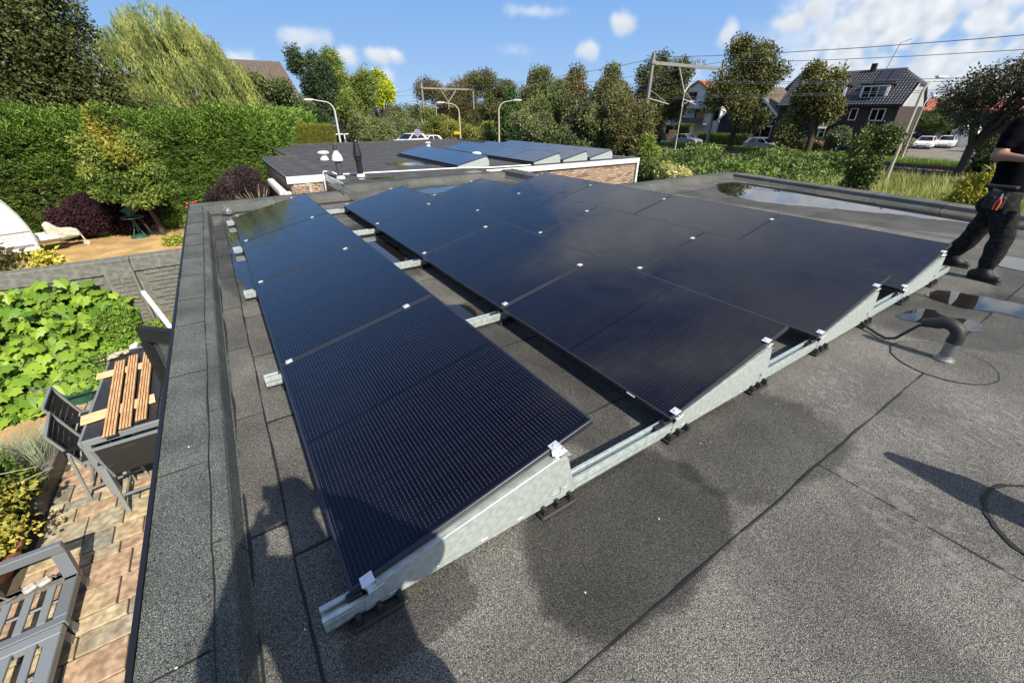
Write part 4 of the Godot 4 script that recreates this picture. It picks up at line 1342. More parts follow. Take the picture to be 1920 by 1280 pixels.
# ---------------------------------------------------------------- trees far and near
func far_trees() -> void:
	# behind the hedge
	tree("dark_tree", "huge dark glossy leaved tree at the far left behind the hedge", Vector3(-8.0, GROUND, -29.0), crown(Vector3(-8.2, 2.4, -29.0), Vector3(6.2, 5.6, 4.6), 16, 50) + [[Vector3(-2.9, 0.6, -27.4), Vector3(1.6, 1.7, 1.4)], [Vector3(-3.9, 2.4, -27.0), Vector3(1.8, 1.8, 1.5)], [Vector3(-5.6, 4.2, -27.0), Vector3(2.2, 2.0, 1.5)], [Vector3(-6.6, 1.4, -26.4), Vector3(2.4, 2.0, 1.5)], [Vector3(-8.6, 4.8, -27.0), Vector3(2.6, 2.4, 1.6)], [Vector3(-10.5, 2.4, -26.4), Vector3(2.6, 2.4, 1.6)]], F.mid, 9000, Color(0.016, 0.028, 0.010), Color(0.085, 0.095, 0.03), 51, 0.45, 1.0)
	var w := thing("weeping_willow", "pale green weeping willow blown by the wind behind the hedge", "tree", Vector3(-0.9, GROUND, -35.5))
	var boughs: Array = []
	var r := RandomNumberGenerator.new()
	r.seed = 52
	for q in [[-1.6, 7.6, 0.2, 1.7], [0.1, 8.7, 0.0, 2.0], [1.4, 7.9, 0.2, 1.6], [2.7, 6.6, 0.3, 1.4], [-2.2, 5.6, 0.6, 1.4], [0.6, 6.4, 1.2, 1.9], [3.4, 5.2, 0.4, 1.0], [-0.8, 5.0, 1.6, 1.6], [1.8, 4.6, 1.5, 1.5]]:
		boughs.append([Vector3(q[0], q[1] - 0.1, q[2]), Vector3(q[3], q[3] * 0.62, q[3])])
	limbs(w, Vector3.ZERO, boughs, 0.3, M.pale_bark, 0.4)
	var pl: Array = []
	var f := FastNoiseLite.new()
	f.seed = 52
	f.frequency = 0.35
	for q in boughs:
		for i in 360:
			var d := rand_dir(r)
			d.y = absf(d.y) * 0.9 - 0.12
			var p: Vector3 = q[0] + d.normalized() * q[1] * r.randf_range(0.75, 1.05)
			if f.get_noise_3dv(p * 2.2) < -0.35: continue
			var k := r.randf_range(0.7, 1.25)
			pl.append([Transform3D(turned(r.randf_range(-0.5, 0.5), 0, r.randf_range(-0.12, 0.10)).scaled(Vector3(k, k * r.randf_range(0.8, 1.3), k)), p), tint(Color(0.060, 0.088, 0.020), Color(0.25, 0.28, 0.085), 0.5 + f.get_noise_3dv(p * 2.6) * 1.6, r)])
	foliage(w, "crown", F.strand, pl, M.leaf)
	# the group behind the neighbour's roof
	var mixed := [
		["round_bush", "grey green round bush under the brown roof", 7.4, 40.0, Vector3(3.0, 2.5, 2.2), 1.7, F.mid, 1500, Color(0.04, 0.06, 0.02), Color(0.13, 0.16, 0.06), ""],
		["dark_tree", "dark green bushy tree left of the light drooping tree", 11.2, 44.0, Vector3(2.0, 4.0, 1.9), 2.5, F.mid, 1700, Color(0.014, 0.032, 0.014), Color(0.06, 0.085, 0.035), ""],
		["dark_tree", "dark bush at the end of the tall hedge behind the lamp", 9.8, 41.0, Vector3(2.2, 2.2, 2.0), -0.2, F.mid, 1100, Color(0.012, 0.032, 0.012), Color(0.045, 0.085, 0.03), ""],
		["drooping_tree", "light green drooping tree behind the leftmost street lamp", 14.6, 46.0, Vector3(2.6, 4.6, 2.4), 2.0, F.narrow, 2100, Color(0.06, 0.095, 0.02), Color(0.20, 0.25, 0.06), ""],
		["golden_tree", "lime yellow tree top beside the drooping tree", 18.0, 50.0, Vector3(1.6, 2.0, 1.6), 3.1, F.mid, 900, Color(0.16, 0.22, 0.01), Color(0.42, 0.46, 0.03), ""],
		["grey_willow", "grey green willow shrub above the parked white cars", 19.4, 58.0, Vector3(3.4, 3.2, 2.6), 0.4, F.narrow, 1500, Color(0.055, 0.075, 0.03), Color(0.17, 0.195, 0.085), ""],
		["grey_willow", "lower grey green willow shrub right behind the flat roof's lamp", 16.6, 41.0, Vector3(1.9, 2.2, 1.8), -0.6, F.narrow, 1100, Color(0.05, 0.07, 0.025), Color(0.15, 0.18, 0.07), ""],
		["roadside_shrub", "olive shrub right of the parked white cars", 24.4, 60.0, Vector3(3.4, 2.2, 2.6), -0.2, F.mid, 1000, Color(0.05, 0.07, 0.015), Color(0.17, 0.19, 0.045), ""],
		["roadside_shrub", "low yellowish shrub under the yellow sign", 27.0, 48.0, Vector3(2.4, 1.5, 1.9), -0.9, F.mid, 800, Color(0.07, 0.08, 0.02), Color(0.22, 0.21, 0.05), ""],
		["roadside_shrub", "bushy shrub right of the middle street lamp's foot", 29.6, 46.0, Vector3(2.5, 1.6, 2.0), -0.8, F.mid, 900, Color(0.07, 0.09, 0.02), Color(0.21, 0.22, 0.055), ""],
		["poplar_bush", "upright green bush behind the middle street lamp", 33.3, 43.0, Vector3(1.9, 3.0, 1.8), 0.2, F.mid, 1300, Color(0.025, 0.06, 0.018), Color(0.09, 0.15, 0.045), "cone"],
		["poplar_bush", "tallest light green bush of the row before the railway", 37.4, 44.0, Vector3(3.2, 4.1, 2.4), 0.9, F.mid, 1900, Color(0.04, 0.065, 0.018), Color(0.17, 0.195, 0.06), ""],
		["poplar_bush", "green bush with pale leaf backs in the middle of the row", 36.0, 40.0, Vector3(2.4, 2.2, 2.0), -0.4, F.mid, 1200, Color(0.04, 0.06, 0.02), Color(0.20, 0.22, 0.10), ""],
		["poplar_bush", "dull grey brown bush in the row before the railway", 41.6, 42.0, Vector3(3.1, 3.7, 2.2), 0.4, F.mid, 1600, Color(0.042, 0.050, 0.024), Color(0.145, 0.155, 0.07), ""],
		["poplar_bush", "olive bush right of the middle of the row", 45.0, 41.0, Vector3(3.0, 3.7, 2.2), 0.3, F.mid, 1500, Color(0.042, 0.055, 0.022), Color(0.16, 0.175, 0.065), ""],
		["poplar_bush", "rightmost brownish bush beside the railway mast", 47.9, 39.0, Vector3(2.3, 3.1, 1.9), -0.1, F.mid, 1200, Color(0.045, 0.048, 0.02), Color(0.15, 0.14, 0.05), ""],
		["poplar_bush", "low dark bush in front of the row behind the solar rows", 40.2, 34.0, Vector3(2.6, 1.5, 1.8), -1.3, F.mid, 800, Color(0.025, 0.045, 0.016), Color(0.09, 0.12, 0.045), ""],
	]
	var s := 60
	for q in mixed:
		var foot := polar(q[2], q[3])
		tree(q[0], q[1], foot, crown(Vector3(foot.x, q[5], foot.z), q[4], 8, s, q[10] if q[10] else "round"), q[6], q[7], q[8], q[9], s, 0.14, 1.05)
		s += 1
	# the avenue along the street
	var avenue := [
		["broad brown tinged street tree behind the far railway gantry", 26.6, 108.0, Vector3(10.5, 6.0, 6.0), 3.6, Color(0.05, 0.05, 0.022), Color(0.13, 0.105, 0.04), ""],
		["second street tree right of the far railway gantry", 31.7, 97.0, Vector3(8.4, 5.8, 5.0), 3.0, Color(0.04, 0.048, 0.02), Color(0.12, 0.125, 0.045), ""],
		["round topped street tree in the middle of the avenue", 37.0, 85.0, Vector3(5.6, 5.8, 4.0), 2.5, Color(0.04, 0.05, 0.02), Color(0.13, 0.14, 0.045), ""],
		["pointed brownish street tree left of the middle gap", 41.0, 78.5, Vector3(6.2, 5.6, 4.0), 1.8, Color(0.055, 0.05, 0.022), Color(0.15, 0.13, 0.045), "cone"],
		["pointed green street tree next to the near railway gantry", 45.1, 72.5, Vector3(6.4, 5.6, 4.0), 1.5, Color(0.05, 0.052, 0.02), Color(0.14, 0.14, 0.045), "cone"],
		["windblown street tree behind the near gantry's left mast", 50.9, 66.0, Vector3(4.5, 5.3, 3.8), 3.6, Color(0.03, 0.036, 0.014), Color(0.11, 0.115, 0.035), ""],
		["tallest windblown street tree between white and navy houses", 58.7, 60.0, Vector3(5.2, 5.0, 4.2), 4.3, Color(0.035, 0.04, 0.014), Color(0.14, 0.14, 0.04), ""],
		["street tree before the dark roofed house", 66.2, 55.5, Vector3(2.7, 3.0, 2.3), 2.55, Color(0.04, 0.045, 0.016), Color(0.16, 0.155, 0.05), ""],
		["large thin crowned tree at the right picture edge", 80.4, 44.0, Vector3(5.8, 4.0, 4.4), 2.9, Color(0.018, 0.022, 0.014), Color(0.07, 0.07, 0.035), ""],
	]
	s = 90
	var n := 0
	for q in avenue:
		var foot := polar(q[1] + (0.4 if n < 8 else -1.6), q[2])
		var c := polar(q[1], q[2], q[4])
		var near: bool = n >= 5
		var bo: Array = crown(c, q[3], 12 if near else 9, s, q[7] if q[7] else "round")
		if n == 6: bo.append_array([[c + Vector3(-2.0, -3.0, 2.6), Vector3(1.6, 1.2, 1.6)], [c + Vector3(0.5, -3.6, 2.4), Vector3(2.0, 1.3, 1.8)], [c + Vector3(1.5, 1.0, 2.9), Vector3(1.2, 1.2, 1.3)]])
		if n == 7: bo.append_array([[c + Vector3(-0.4, -3.0, -1.6), Vector3(1.5, 1.5, 1.4)], [c + Vector3(0.5, -1.0, -1.0), Vector3(1.2, 1.6, 1.2)]])
		tree("street_tree", q[0], foot, bo, F.big if q[2] > 50 else F.mid, (2300 if near else 1900) if n < 8 else 2400, q[5], q[6], s, 0.30 if n < 8 else 0.26, 0.95 if near else 1.15, "street trees beyond the railway", 0.42, null, "tree", -0.12 if near else -0.42)
		s += 1
		n += 1
	# farther trees that close the horizon: a wood that reads as one mass
	var wood: Array = []
	r.seed = 120
	for i in 90:
		var deg := -30.0 + i * 1.5
		var dist := r.randf_range(150, 190)
		if deg > 50.0: dist = r.randf_range(118, 140)
		wood.append([polar(deg, dist, r.randf_range(-1.0, 1.4)), Vector3(4.5, r.randf_range(3.2, 4.6), 4.0)])
	var o := Node3D.new()
	o.name = "distant_wood"
	add_child(o)
	tag(o, "distant belt of trees along the horizon", "", "", "stuff")
	foliage(o, "foliage", F.big, bough_places(wood, 9000, 121, Color(0.025, 0.04, 0.02), Color(0.09, 0.11, 0.05), 2.0), M.dull_leaf)


# ---------------------------------------------------------------- the green between roof and railway
func verge() -> void:
	var r := RandomNumberGenerator.new()
	r.seed = 140
	var f := FastNoiseLite.new()
	f.seed = 140
	f.frequency = 0.12
	var low: Array = []
	for i in 12000:   # waist high growth on the bank
		var deg := r.randf_range(49.5, 74.0)
		var dist := sqrt(r.randf_range(19.0 * 19.0, 37.5 * 37.5))
		var p := polar(deg, dist)
		if p.x > 37.0: continue
		var tall := lerpf(0.6, 1.6, smoothstep(20, 36, dist)) * (0.8 + f.get_noise_2d(p.x * 3.0, p.z * 3.0)) * (1.0 - 0.8 * smoothstep(69.0, 72.5, deg)) * (1.0 - 0.75 * smoothstep(33.0, 37.0, p.x))
		p.y += maxf(0.05, tall * sqrt(r.randf()))
		low.append([Transform3D(turned(r.randf() * TAU, r.randf() * TAU).scaled(Vector3.ONE * r.randf_range(0.8, 1.35)), p), tint(Color(0.035, 0.06, 0.012), Color(0.15, 0.21, 0.05), 0.5 + f.get_noise_2d(p.x * 4.0, p.z * 4.0) * 1.1 + r.randf_range(-0.3, 0.3), r)])
	var o := Node3D.new()
	o.name = "undergrowth"
	add_child(o)
	tag(o, "dense leafy undergrowth between the roof and the railway", "", "", "stuff")
	foliage(o, "foliage", F.mid, low, M.leaf)
	var grass: Array = []
	for i in 9000:
		var deg := r.randf_range(66.0, 96.0)
		var dist := sqrt(r.randf_range(15.0 * 15.0, 46.0 * 46.0))
		var p := polar(deg, dist)
		if p.x > 34.0 or p.x < 13.0: continue
		grass.append([Transform3D(turned(r.randf() * TAU).scaled(Vector3.ONE * r.randf_range(0.8, 1.5)), p), tint(Color(0.10, 0.13, 0.03), Color(0.33, 0.33, 0.13), 0.45 + f.get_noise_2d(p.x * 3.0, p.z * 3.0) + r.randf_range(-0.3, 0.3), r)])
	for i in 5000:   # the grassed strip beyond the rails
		var p := Vector3(r.randf_range(49.5, 52.9), GROUND, r.randf_range(-40.0, 2.0))
		grass.append([Transform3D(turned(r.randf() * TAU).scaled(Vector3.ONE * r.randf_range(0.5, 0.9)), p), tint(Color(0.06, 0.12, 0.02), Color(0.17, 0.25, 0.06), r.randf(), r)])
	for i in 900:   # the lime lawn beside the neighbour's brick wall
		var p := Vector3(r.randf_range(13.7, 17.0), GROUND, r.randf_range(-14.0, -8.5))
		grass.append([Transform3D(turned(r.randf() * TAU).scaled(Vector3.ONE * r.randf_range(0.5, 0.8)), p), tint(Color(0.16, 0.26, 0.03), Color(0.30, 0.42, 0.06), r.randf(), r)])
	var g := Node3D.new()
	g.name = "long_grass"
	add_child(g)
	tag(g, "long wind combed grass along the railway", "", "", "stuff")
	foliage(g, "blades", F.tall_grass, grass, M.dull_leaf)
	var p0 := polar(53.9, 20.5)
	tree("variegated_shrub", "round cream and green variegated shrub behind the roof's far corner", p0, crown(Vector3(p0.x, -1.75, p0.z), Vector3(1.05, 1.15, 1.0), 8, 150), F.small, 1500, Color(0.13, 0.16, 0.05), Color(0.46, 0.44, 0.20), 150, 0.04, 1.0, "", 0.2, null, "shrub")
	p0 = polar(51.6, 21.5)
	tree("green_shrub", "dark green shrub left of the variegated shrub", p0, crown(Vector3(p0.x, -1.7, p0.z), Vector3(1.3, 1.3, 1.1), 8, 151), F.small, 1600, Color(0.03, 0.055, 0.012), Color(0.11, 0.16, 0.04), 151, 0.04, 1.15, "", 0.2, null, "shrub")
	p0 = polar(50.1, 27.5)
	tree("reed_clump", "yellow green slender bush in front of the railway mast", p0, crown(Vector3(p0.x, -1.55, p0.z), Vector3(1.0, 1.7, 1.0), 6, 152, "cone"), F.narrow, 800, Color(0.07, 0.11, 0.02), Color(0.22, 0.28, 0.05), 152, 0.05, 0.8, "", 0.2, null, "shrub")
	p0 = polar(71.6, 23.5)
	tree("tall_bush", "tall green bush before the dark roofed house left of the lamp", p0, crown(Vector3(p0.x, -0.85, p0.z), Vector3(0.62, 1.9, 0.62), 9, 153) + [[p0 + Vector3(0.2, 3.3, 0.5), Vector3(0.4, 0.5, 0.4)], [p0 + Vector3(0.0, 0.6, -0.5), Vector3(0.8, 0.6, 0.7)]], F.small, 1500, Color(0.025, 0.045, 0.014), Color(0.12, 0.15, 0.045), 153, 0.06, 1.25, "", 0.2, null, "shrub")
	p0 = polar(81.0, 14.6)
	tree("yellow_conifer", "dense yellow tipped conifer behind the walking man", p0, crown(Vector3(p0.x, -1.3, p0.z), Vector3(0.95, 1.45, 0.95), 8, 154, "cone"), F.frond, 4200, Color(0.05, 0.08, 0.01), Color(0.36, 0.32, 0.04), 154, 0.07, 1.1, "", 0.2, M.dull_leaf, "tree")
	for q in [[75.6, 84.0, Vector3(4.6, 2.6, 3.2), 0.2, "wide dark hedge bush right of the dark roofed house", Color(0.03, 0.05, 0.015), Color(0.10, 0.13, 0.03)], [73.4, 55.0, Vector3(1.6, 1.7, 1.6), -1.2, "pinkish hydrangea like bush at the side street corner", Color(0.07, 0.08, 0.03), Color(0.24, 0.20, 0.12)],
			[69.0, 57.0, Vector3(1.1, 1.1, 1.1), -0.9, "clipped round grey green tree before the dark house's door", Color(0.05, 0.07, 0.03), Color(0.14, 0.16, 0.08)], [81.5, 46.0, Vector3(2.6, 1.1, 2.0), -1.7, "low dark shrubs around the foot of the large right tree", Color(0.025, 0.04, 0.014), Color(0.09, 0.11, 0.03)],
			[79.6, 78.0, Vector3(1.6, 1.0, 1.4), -1.9, "dark rounded bush before the white annex", Color(0.03, 0.05, 0.015), Color(0.10, 0.13, 0.04)],
			[66.8, 58.5, Vector3(1.8, 0.9, 1.2), -2.0, "low flowering shrub with pink heads before the dark house", Color(0.06, 0.07, 0.025), Color(0.22, 0.15, 0.10)]]:
		p0 = polar(q[0], q[1])
		tree("garden_bush", q[4], p0, crown(Vector3(p0.x, q[3], p0.z), q[2], 7, int(q[0])), F.mid, 1000, q[5], q[6], 160 + int(q[0]), 0.08, 1.0, "", 0.2, null, "shrub")
	for q in [[Vector3(61.7, GROUND + 0.1, -37.2), Vector3(8.2, 1.35, 0.8), "long clipped hedge before the navy house", Color(0.03, 0.055, 0.014), Color(0.11, 0.16, 0.03)], [Vector3(61.7, GROUND + 0.1, -24.6), Vector3(5.6, 1.3, 0.8), "clipped dark hedge before the dark roofed house", Color(0.02, 0.04, 0.012), Color(0.06, 0.11, 0.025)], [Vector3(62.2, GROUND + 0.1, -44.4), Vector3(3.0, 2.4, 0.9), "taller green hedge before the white house's door", Color(0.03, 0.055, 0.014), Color(0.10, 0.15, 0.035)]]:
		var hg := thing("clipped_hedge", q[2], "hedge", q[0])
		var s: Vector3 = q[1]
		var core := MB.new()
		core.at(0, s.y * 0.46, 0, Vector3(s.z * 0.8, s.y * 0.9, s.x - 0.2))
		obj("hedge_core", core, M.soil, hg)
		var pl: Array = []
		for i in int(s.x * s.y * 60):
			var p := Vector3(-s.z * 0.5, r.randf() * s.y, r.randf_range(-0.5, 0.5) * s.x)
			if r.randf() < 0.35: p = Vector3(r.randf_range(-0.5, 0.5) * s.z, s.y, r.randf_range(-0.5, 0.5) * s.x)
			pl.append([Transform3D(turned(r.randf() * TAU, r.randf() * TAU).scaled(Vector3.ONE * r.randf_range(0.8, 1.2)), p), tint(q[3], q[4], r.randf(), r)])
		foliage(hg, "foliage", F.small, pl, M.dull_leaf)


# ---------------------------------------------------------------- the solar panels in front
func panel_proto(glass_mat: Material) -> Node3D:
	var o := Node3D.new()
	var f := MB.new()
	var w := 1.134
	var l := 1.722
	var t := 0.011
	f.chamfer(T(t * 0.5, -0.015, -l * 0.5), Vector3(t, 0.030, l), 0.0012)
	f.chamfer(T(w - t * 0.5, -0.015, -l * 0.5), Vector3(t, 0.030, l), 0.0012)
	f.chamfer(T(w * 0.5, -0.0152, -t * 0.5), Vector3(w - 2 * t, 0.0296, t), 0.0012)
	f.chamfer(T(w * 0.5, -0.0152, -l + t * 0.5), Vector3(w - 2 * t, 0.0296, t), 0.0012)
	obj("frame", f, M.black_frame, o)
	var g := MB.new()
	g.quad_uv(Vector3(t, -0.0015, -t), Vector3(w - t, -0.0015, -t), Vector3(w - t, -0.0015, -l + t), Vector3(t, -0.0015, -l + t))
	obj("glass", g, glass_mat, o)
	var b := MB.new()
	b.quad(Vector3(t, -0.0075, -l + t), Vector3(w - t, -0.0075, -l + t), Vector3(w - t, -0.0075, -t), Vector3(t, -0.0075, -t))
	obj("back_sheet", b, M.black_plastic, o)
	var j := MB.new()
	for z in [-0.35, -0.86, -1.37]: j.chamfer(T(w * 0.5, -0.017, z), Vector3(0.09, 0.018, 0.06), 0.003)
	obj("junction_box", j, M.black_plastic, o)
	return o

const ROW := ["first row from the left parapet", "second row", "third row", "fourth row, next to the walking man"]
const PLACE := ["nearest", "second", "third", "farthest"]

func solar_array() -> void:
	var pitch := 1.6884
	var proto := panel_proto(M.pv)
	for c in 4:
		for j in 4:
			var o: Node3D = proto.duplicate()
			o.name = numbered("solar_module")
			add_child(o)
			var dz: float = [0.0, 0.017, 0.016, 0.0][c]
			o.position = Vector3(c * pitch + [0.0, 0.0054, -0.0036, 0.0][c], [0.0, -0.001, 0.003, -0.001][c], -j * 1.742 + dz)
			o.rotation.z = TILT + [0.0, 0.0008, -0.0006, 0.0005][(c + j) % 4]
			var what: String = ["black solar panel, %s of the %s", "black solar panel with clamped corners, %s of the %s", "black solar panel, %s of the %s", "bluish sky reflecting solar panel, %s of the %s"][j] % [PLACE[j], ROW[c]]
			if c == 0 and j == 0: what = "large black solar panel with clear fine silver lines, nearest of all"
			if c == 0 and j == 3: what = "solar panel mirroring the olive hedge, farthest of the leftmost row"
			tag(o, what, "solar panel", "solar panels on the felt roof")
			if c == 1 and j == 0:
				var q := MB.new()
				q.at(-0.003, -0.012, -0.28, Vector3(0.006, 0.010, 0.06))
				obj("type_plate", q, M.white, o)
	proto.free()
	# rails with their wedge shaped supports, one under every joint
	var long := 6.62
	for j in 5:
		var label: String = ["galvanised mounting rail along the near edge of the panels", "galvanised mounting rail under the first panel joint", "galvanised mounting rail under the middle panel joint", "galvanised mounting rail under the third panel joint", "galvanised mounting rail at the panels' far edge"][j]
		var o := thing("mounting_rail", label, "rail", Vector3(0, 0, -j * 1.742 + (0.0 if j in [0, 4] else 0.010)), 0.0, "mounting rails under the solar panels")
		if j == 4: o.position.z += 0.02
		var b := MB.new()
		var x0 := -0.105
		var cx := x0 + long * 0.5
		b.chamfer(T(cx, -0.113, -0.009), Vector3(long, 0.004, 0.058), 0.001)
		b.chamfer(T(cx, -0.083, 0.0205), Vector3(long, 0.064, 0.003), 0.001)
		b.chamfer(T(cx, -0.083, -0.0385), Vector3(long, 0.064, 0.003), 0.001)
		b.chamfer(T(cx, -0.052, 0.0135), Vector3(long, 0.003, 0.017), 0.001)
		b.chamfer(T(cx, -0.052, -0.0315), Vector3(long, 0.003, 0.017), 0.001)
		b.chamfer(T(cx, -0.0585, 0.0055), Vector3(long, 0.012, 0.002), 0.0006)
		b.chamfer(T(cx, -0.0585, -0.0235), Vector3(long, 0.012, 0.002), 0.0006)
		b.chamfer(T(cx, -0.078, -0.009), Vector3(long, 0.003, 0.055), 0.001)
		b.chamfer(T(cx, -0.070, 0.0232), Vector3(long, 0.010, 0.0018), 0.0006)
		b.chamfer(T(cx, -0.098, 0.0232), Vector3(long, 0.008, 0.0018), 0.0006)
		obj("rail_profile", b, M.zinc, o)
		for c in 4:
			var xb := c * pitch
			var w := MB.new()
			# side plate with a square slot
			var f := T(0, 0, 0.0262)
			var plate := [Vector2(xb + 0.03, -0.112), Vector2(xb + 0.878, -0.112), Vector2(xb + 0.878, 0.146), Vector2(xb + 0.09, -0.002), Vector2(xb + 0.035, -0.05)]
			w.prism(f, plate, 0.0024)
			w.prism(f, [Vector2(xb + 0.878, -0.112), Vector2(xb + 1.013, -0.112), Vector2(xb + 1.005, -0.082), Vector2(xb + 0.878, -0.082)], 0.0024)
			w.prism(f, [Vector2(xb + 0.924, -0.082), Vector2(xb + 1.005, -0.082), Vector2(xb + 0.955, 0.125), Vector2(xb + 0.93, 0.152), Vector2(xb + 0.924, 0.152)], 0.0024)
			w.prism(f, [Vector2(xb + 0.878, -0.036), Vector2(xb + 0.924, -0.036), Vector2(xb + 0.924, 0.152), Vector2(xb + 0.878, 0.146)], 0.0024)
			var back := T(0, 0, -0.0402)
			w.prism(back, [Vector2(xb + 0.03, -0.112), Vector2(xb + 1.013, -0.112), Vector2(xb + 0.955, 0.125), Vector2(xb + 0.93, 0.152), Vector2(xb + 0.09, -0.002)], 0.0024)
			obj("wedge_plate", w, M.zinc_plate, o)
			var fl := MB.new()
			var a := Vector3(xb + 0.088, -0.0035, -0.007)
			var e := Vector3(xb + 0.905, 0.1515, -0.007)
			fl.chamfer(Transform3D(Basis((e - a).normalized(), Vector3(0, 0, 1).cross((e - a).normalized()), Vector3(0, 0, 1)), (a + e) * 0.5), Vector3(a.distance_to(e), 0.0026, 0.0655), 0.001)
			fl.chamfer(Transform3D(turned(0, 0, -0.26), Vector3(xb + 0.945, 0.142, -0.007)), Vector3(0.06, 0.0026, 0.064), 0.001)
			fl.chamfer(Transform3D(turned(0, 0, -1.30), Vector3(xb + 0.984, 0.012, -0.007)), Vector3(0.235, 0.0026, 0.062), 0.001)
			obj("wedge_flange", fl, M.zinc, o)
			# embossed tabs on the plate
			var tb := MB.new()
			for x in [0.13, 0.30, 0.52, 0.70]: tb.chamfer(T(xb + x, -0.094, 0.0272), Vector3(0.032, 0.012, 0.004), 0.0015)
			tb.chamfer(T(xb + 0.95, -0.055, 0.0272), Vector3(0.022, 0.008, 0.004), 0.0015)
			obj("embossed_tab", tb, M.zinc, o)
			# clamps hold the panel frames down
			for x in [0.062, 0.892]:
				var cl := MB.new()
				var z0 := 0.006
				var wide := 0.044
				var bs := turned(0, 0, TILT)
				var base := Vector3(xb, 0, 0)
				var up := 0.0045
				if j == 0:
					cl.chamfer(Transform3D(bs, base + bs * Vector3(x / cos(TILT), up, 0.003)), Vector3(0.046, 0.0035, 0.044), 0.001)
					cl.chamfer(Transform3D(bs, base + bs * Vector3(x / cos(TILT), -0.021, 0.0065)), Vector3(0.046, 0.050, 0.003), 0.001)
					cl.chamfer(Transform3D(bs, base + bs * Vector3(x / cos(TILT) + 0.012, -0.036, 0.018)), Vector3(0.060, 0.003, 0.022), 0.001)
					cl.tube([base + bs * Vector3(x / cos(TILT) + 0.012, -0.033, 0.020), base + bs * Vector3(x / cos(TILT) + 0.012, -0.026, 0.020)], [0.007, 0.007], 6)
				elif j == 4:
					cl.chamfer(Transform3D(bs, base + bs * Vector3(x / cos(TILT), up, 0.004)), Vector3(0.046, 0.0035, 0.034), 0.001)
					cl.chamfer(Transform3D(bs, base + bs * Vector3(x / cos(TILT), -0.021, -0.012)), Vector3(0.046, 0.050, 0.003), 0.001)
				else:
					cl.chamfer(Transform3D(bs, base + bs * Vector3(x / cos(TILT), up, -0.001)), Vector3(0.042, 0.0035, wide), 0.001)
					cl.chamfer(Transform3D(bs, base + bs * Vector3(x / cos(TILT), -0.020, 0.0)), Vector3(0.042, 0.046, 0.010), 0.001)
				cl.tube([base + bs * Vector3(x / cos(TILT), up, 0.002), base + bs * Vector3(x / cos(TILT), up + 0.007, 0.002)], [0.0075, 0.0075], 8)
				obj("clamp", cl, M.clamp, o)
			# plastic cable guide in the rail
			var pg := MB.new()
			if c > 0: pg.chamfer(T(xb - 0.045, -0.062, -0.009), Vector3(0.07, 0.030, 0.042), 0.006)
			var sk := MB.new()
			sk.chamfer(T(xb + 0.90, -0.058, -0.004), Vector3(0.10, 0.06, 0.03), 0.006)
			obj("cable_plug", sk, M.black_plastic, o)
			if c > 0: obj("cable_guide", pg, M.black_plastic, o)
			pg = MB.new()
			pg.chamfer(T(xb + 0.012, -0.050, -0.012), Vector3(0.06, 0.028, 0.030), 0.006)
			obj("cable_guide", pg, M.black_plastic, o)
			# rubber feet
			for x in [0.075, 0.895]:
				var ft := MB.new()
				ft.chamfer(T(xb + x, RY + 0.011, 0.008), Vector3(0.20, 0.014, 0.115), 0.005)
				for k in [-0.075, 0.0, 0.075]:
					for s in [0.042, -0.055]:
						ft.prism(T(xb + x + k - 0.014, RY + 0.018, s + 0.013), [Vector2(0, 0), Vector2(0.030, 0), Vector2(0.023, 0.035), Vector2(0.007, 0.035)], 0.026)
				obj("rubber_foot", ft, M.rubber, o)


# ---------------------------------------------------------------- what lies on the roof
func blob(c: Vector2, r: Vector2, s: int, y: float, turn := 0.0, rough := 0.35) -> MB:   # an uneven puddle outline
	var f := FastNoiseLite.new()
	f.seed = s
	f.frequency = 1.0
	f.fractal_octaves = 3
	var b := MB.new()
	var pts: Array[Vector3] = []
	for i in 64:
		var a := TAU * i / 64
		var k := 1.0 + rough * f.get_noise_2d(cos(a) * 1.6 + s, sin(a) * 1.6)
		var p := Vector2(cos(a) * r.x * k, sin(a) * r.y * k).rotated(turn)
		pts.append(Vector3(c.x + p.x, y, c.y + p.y))
	for i in 64:
		b.tri(Vector3(c.x, y, c.y), pts[(i + 1) % 64], pts[i])
	return b

func shape_pool(pts: Array, y: float, s: int, ragged := 0.05) -> MB:   # a puddle along a given outline, its edge ragged
	var f := FastNoiseLite.new()
	f.seed = s
	f.frequency = 1.3
	f.fractal_octaves = 4
	var poly := PackedVector2Array()
	for pass_no in 3:   # round the corners
		var soft: Array = []
		for i in pts.size():
			var p: Vector2 = pts[i]
			var q: Vector2 = pts[(i + 1) % pts.size()]
			soft.append(p.lerp(q, 0.25))
			soft.append(p.lerp(q, 0.75))
		pts = soft
	for i in pts.size():
		var a: Vector2 = pts[i]
		var e: Vector2 = pts[(i + 1) % pts.size()]
		var k := maxi(1, int(a.distance_to(e) / 0.12))
		for j in k:
			var p := a.lerp(e, float(j) / k)
			poly.append(p + Vector2(f.get_noise_2d(p.x * 2.0, p.y * 2.0), f.get_noise_2d(p.x * 2.0 + 50, p.y * 2.0)) * ragged)
	if Geometry2D.is_polygon_clockwise(poly): poly.reverse()
	var ix := Geometry2D.triangulate_polygon(poly)
	if ix.is_empty() and ragged > 0.001: return shape_pool(pts, y, s, ragged * 0.5)
	var b := MB.new()
	for i in range(0, ix.size(), 3):
		var a := Vector3(poly[ix[i]].x, y, poly[ix[i]].y)
		var e := Vector3(poly[ix[i + 1]].x, y, poly[ix[i + 1]].y)
		var d := Vector3(poly[ix[i + 2]].x, y, poly[ix[i + 2]].y)
		if (e - a).cross(d - a).y < 0: b.tri(a, d, e)
		else: b.tri(a, e, d)
	return b

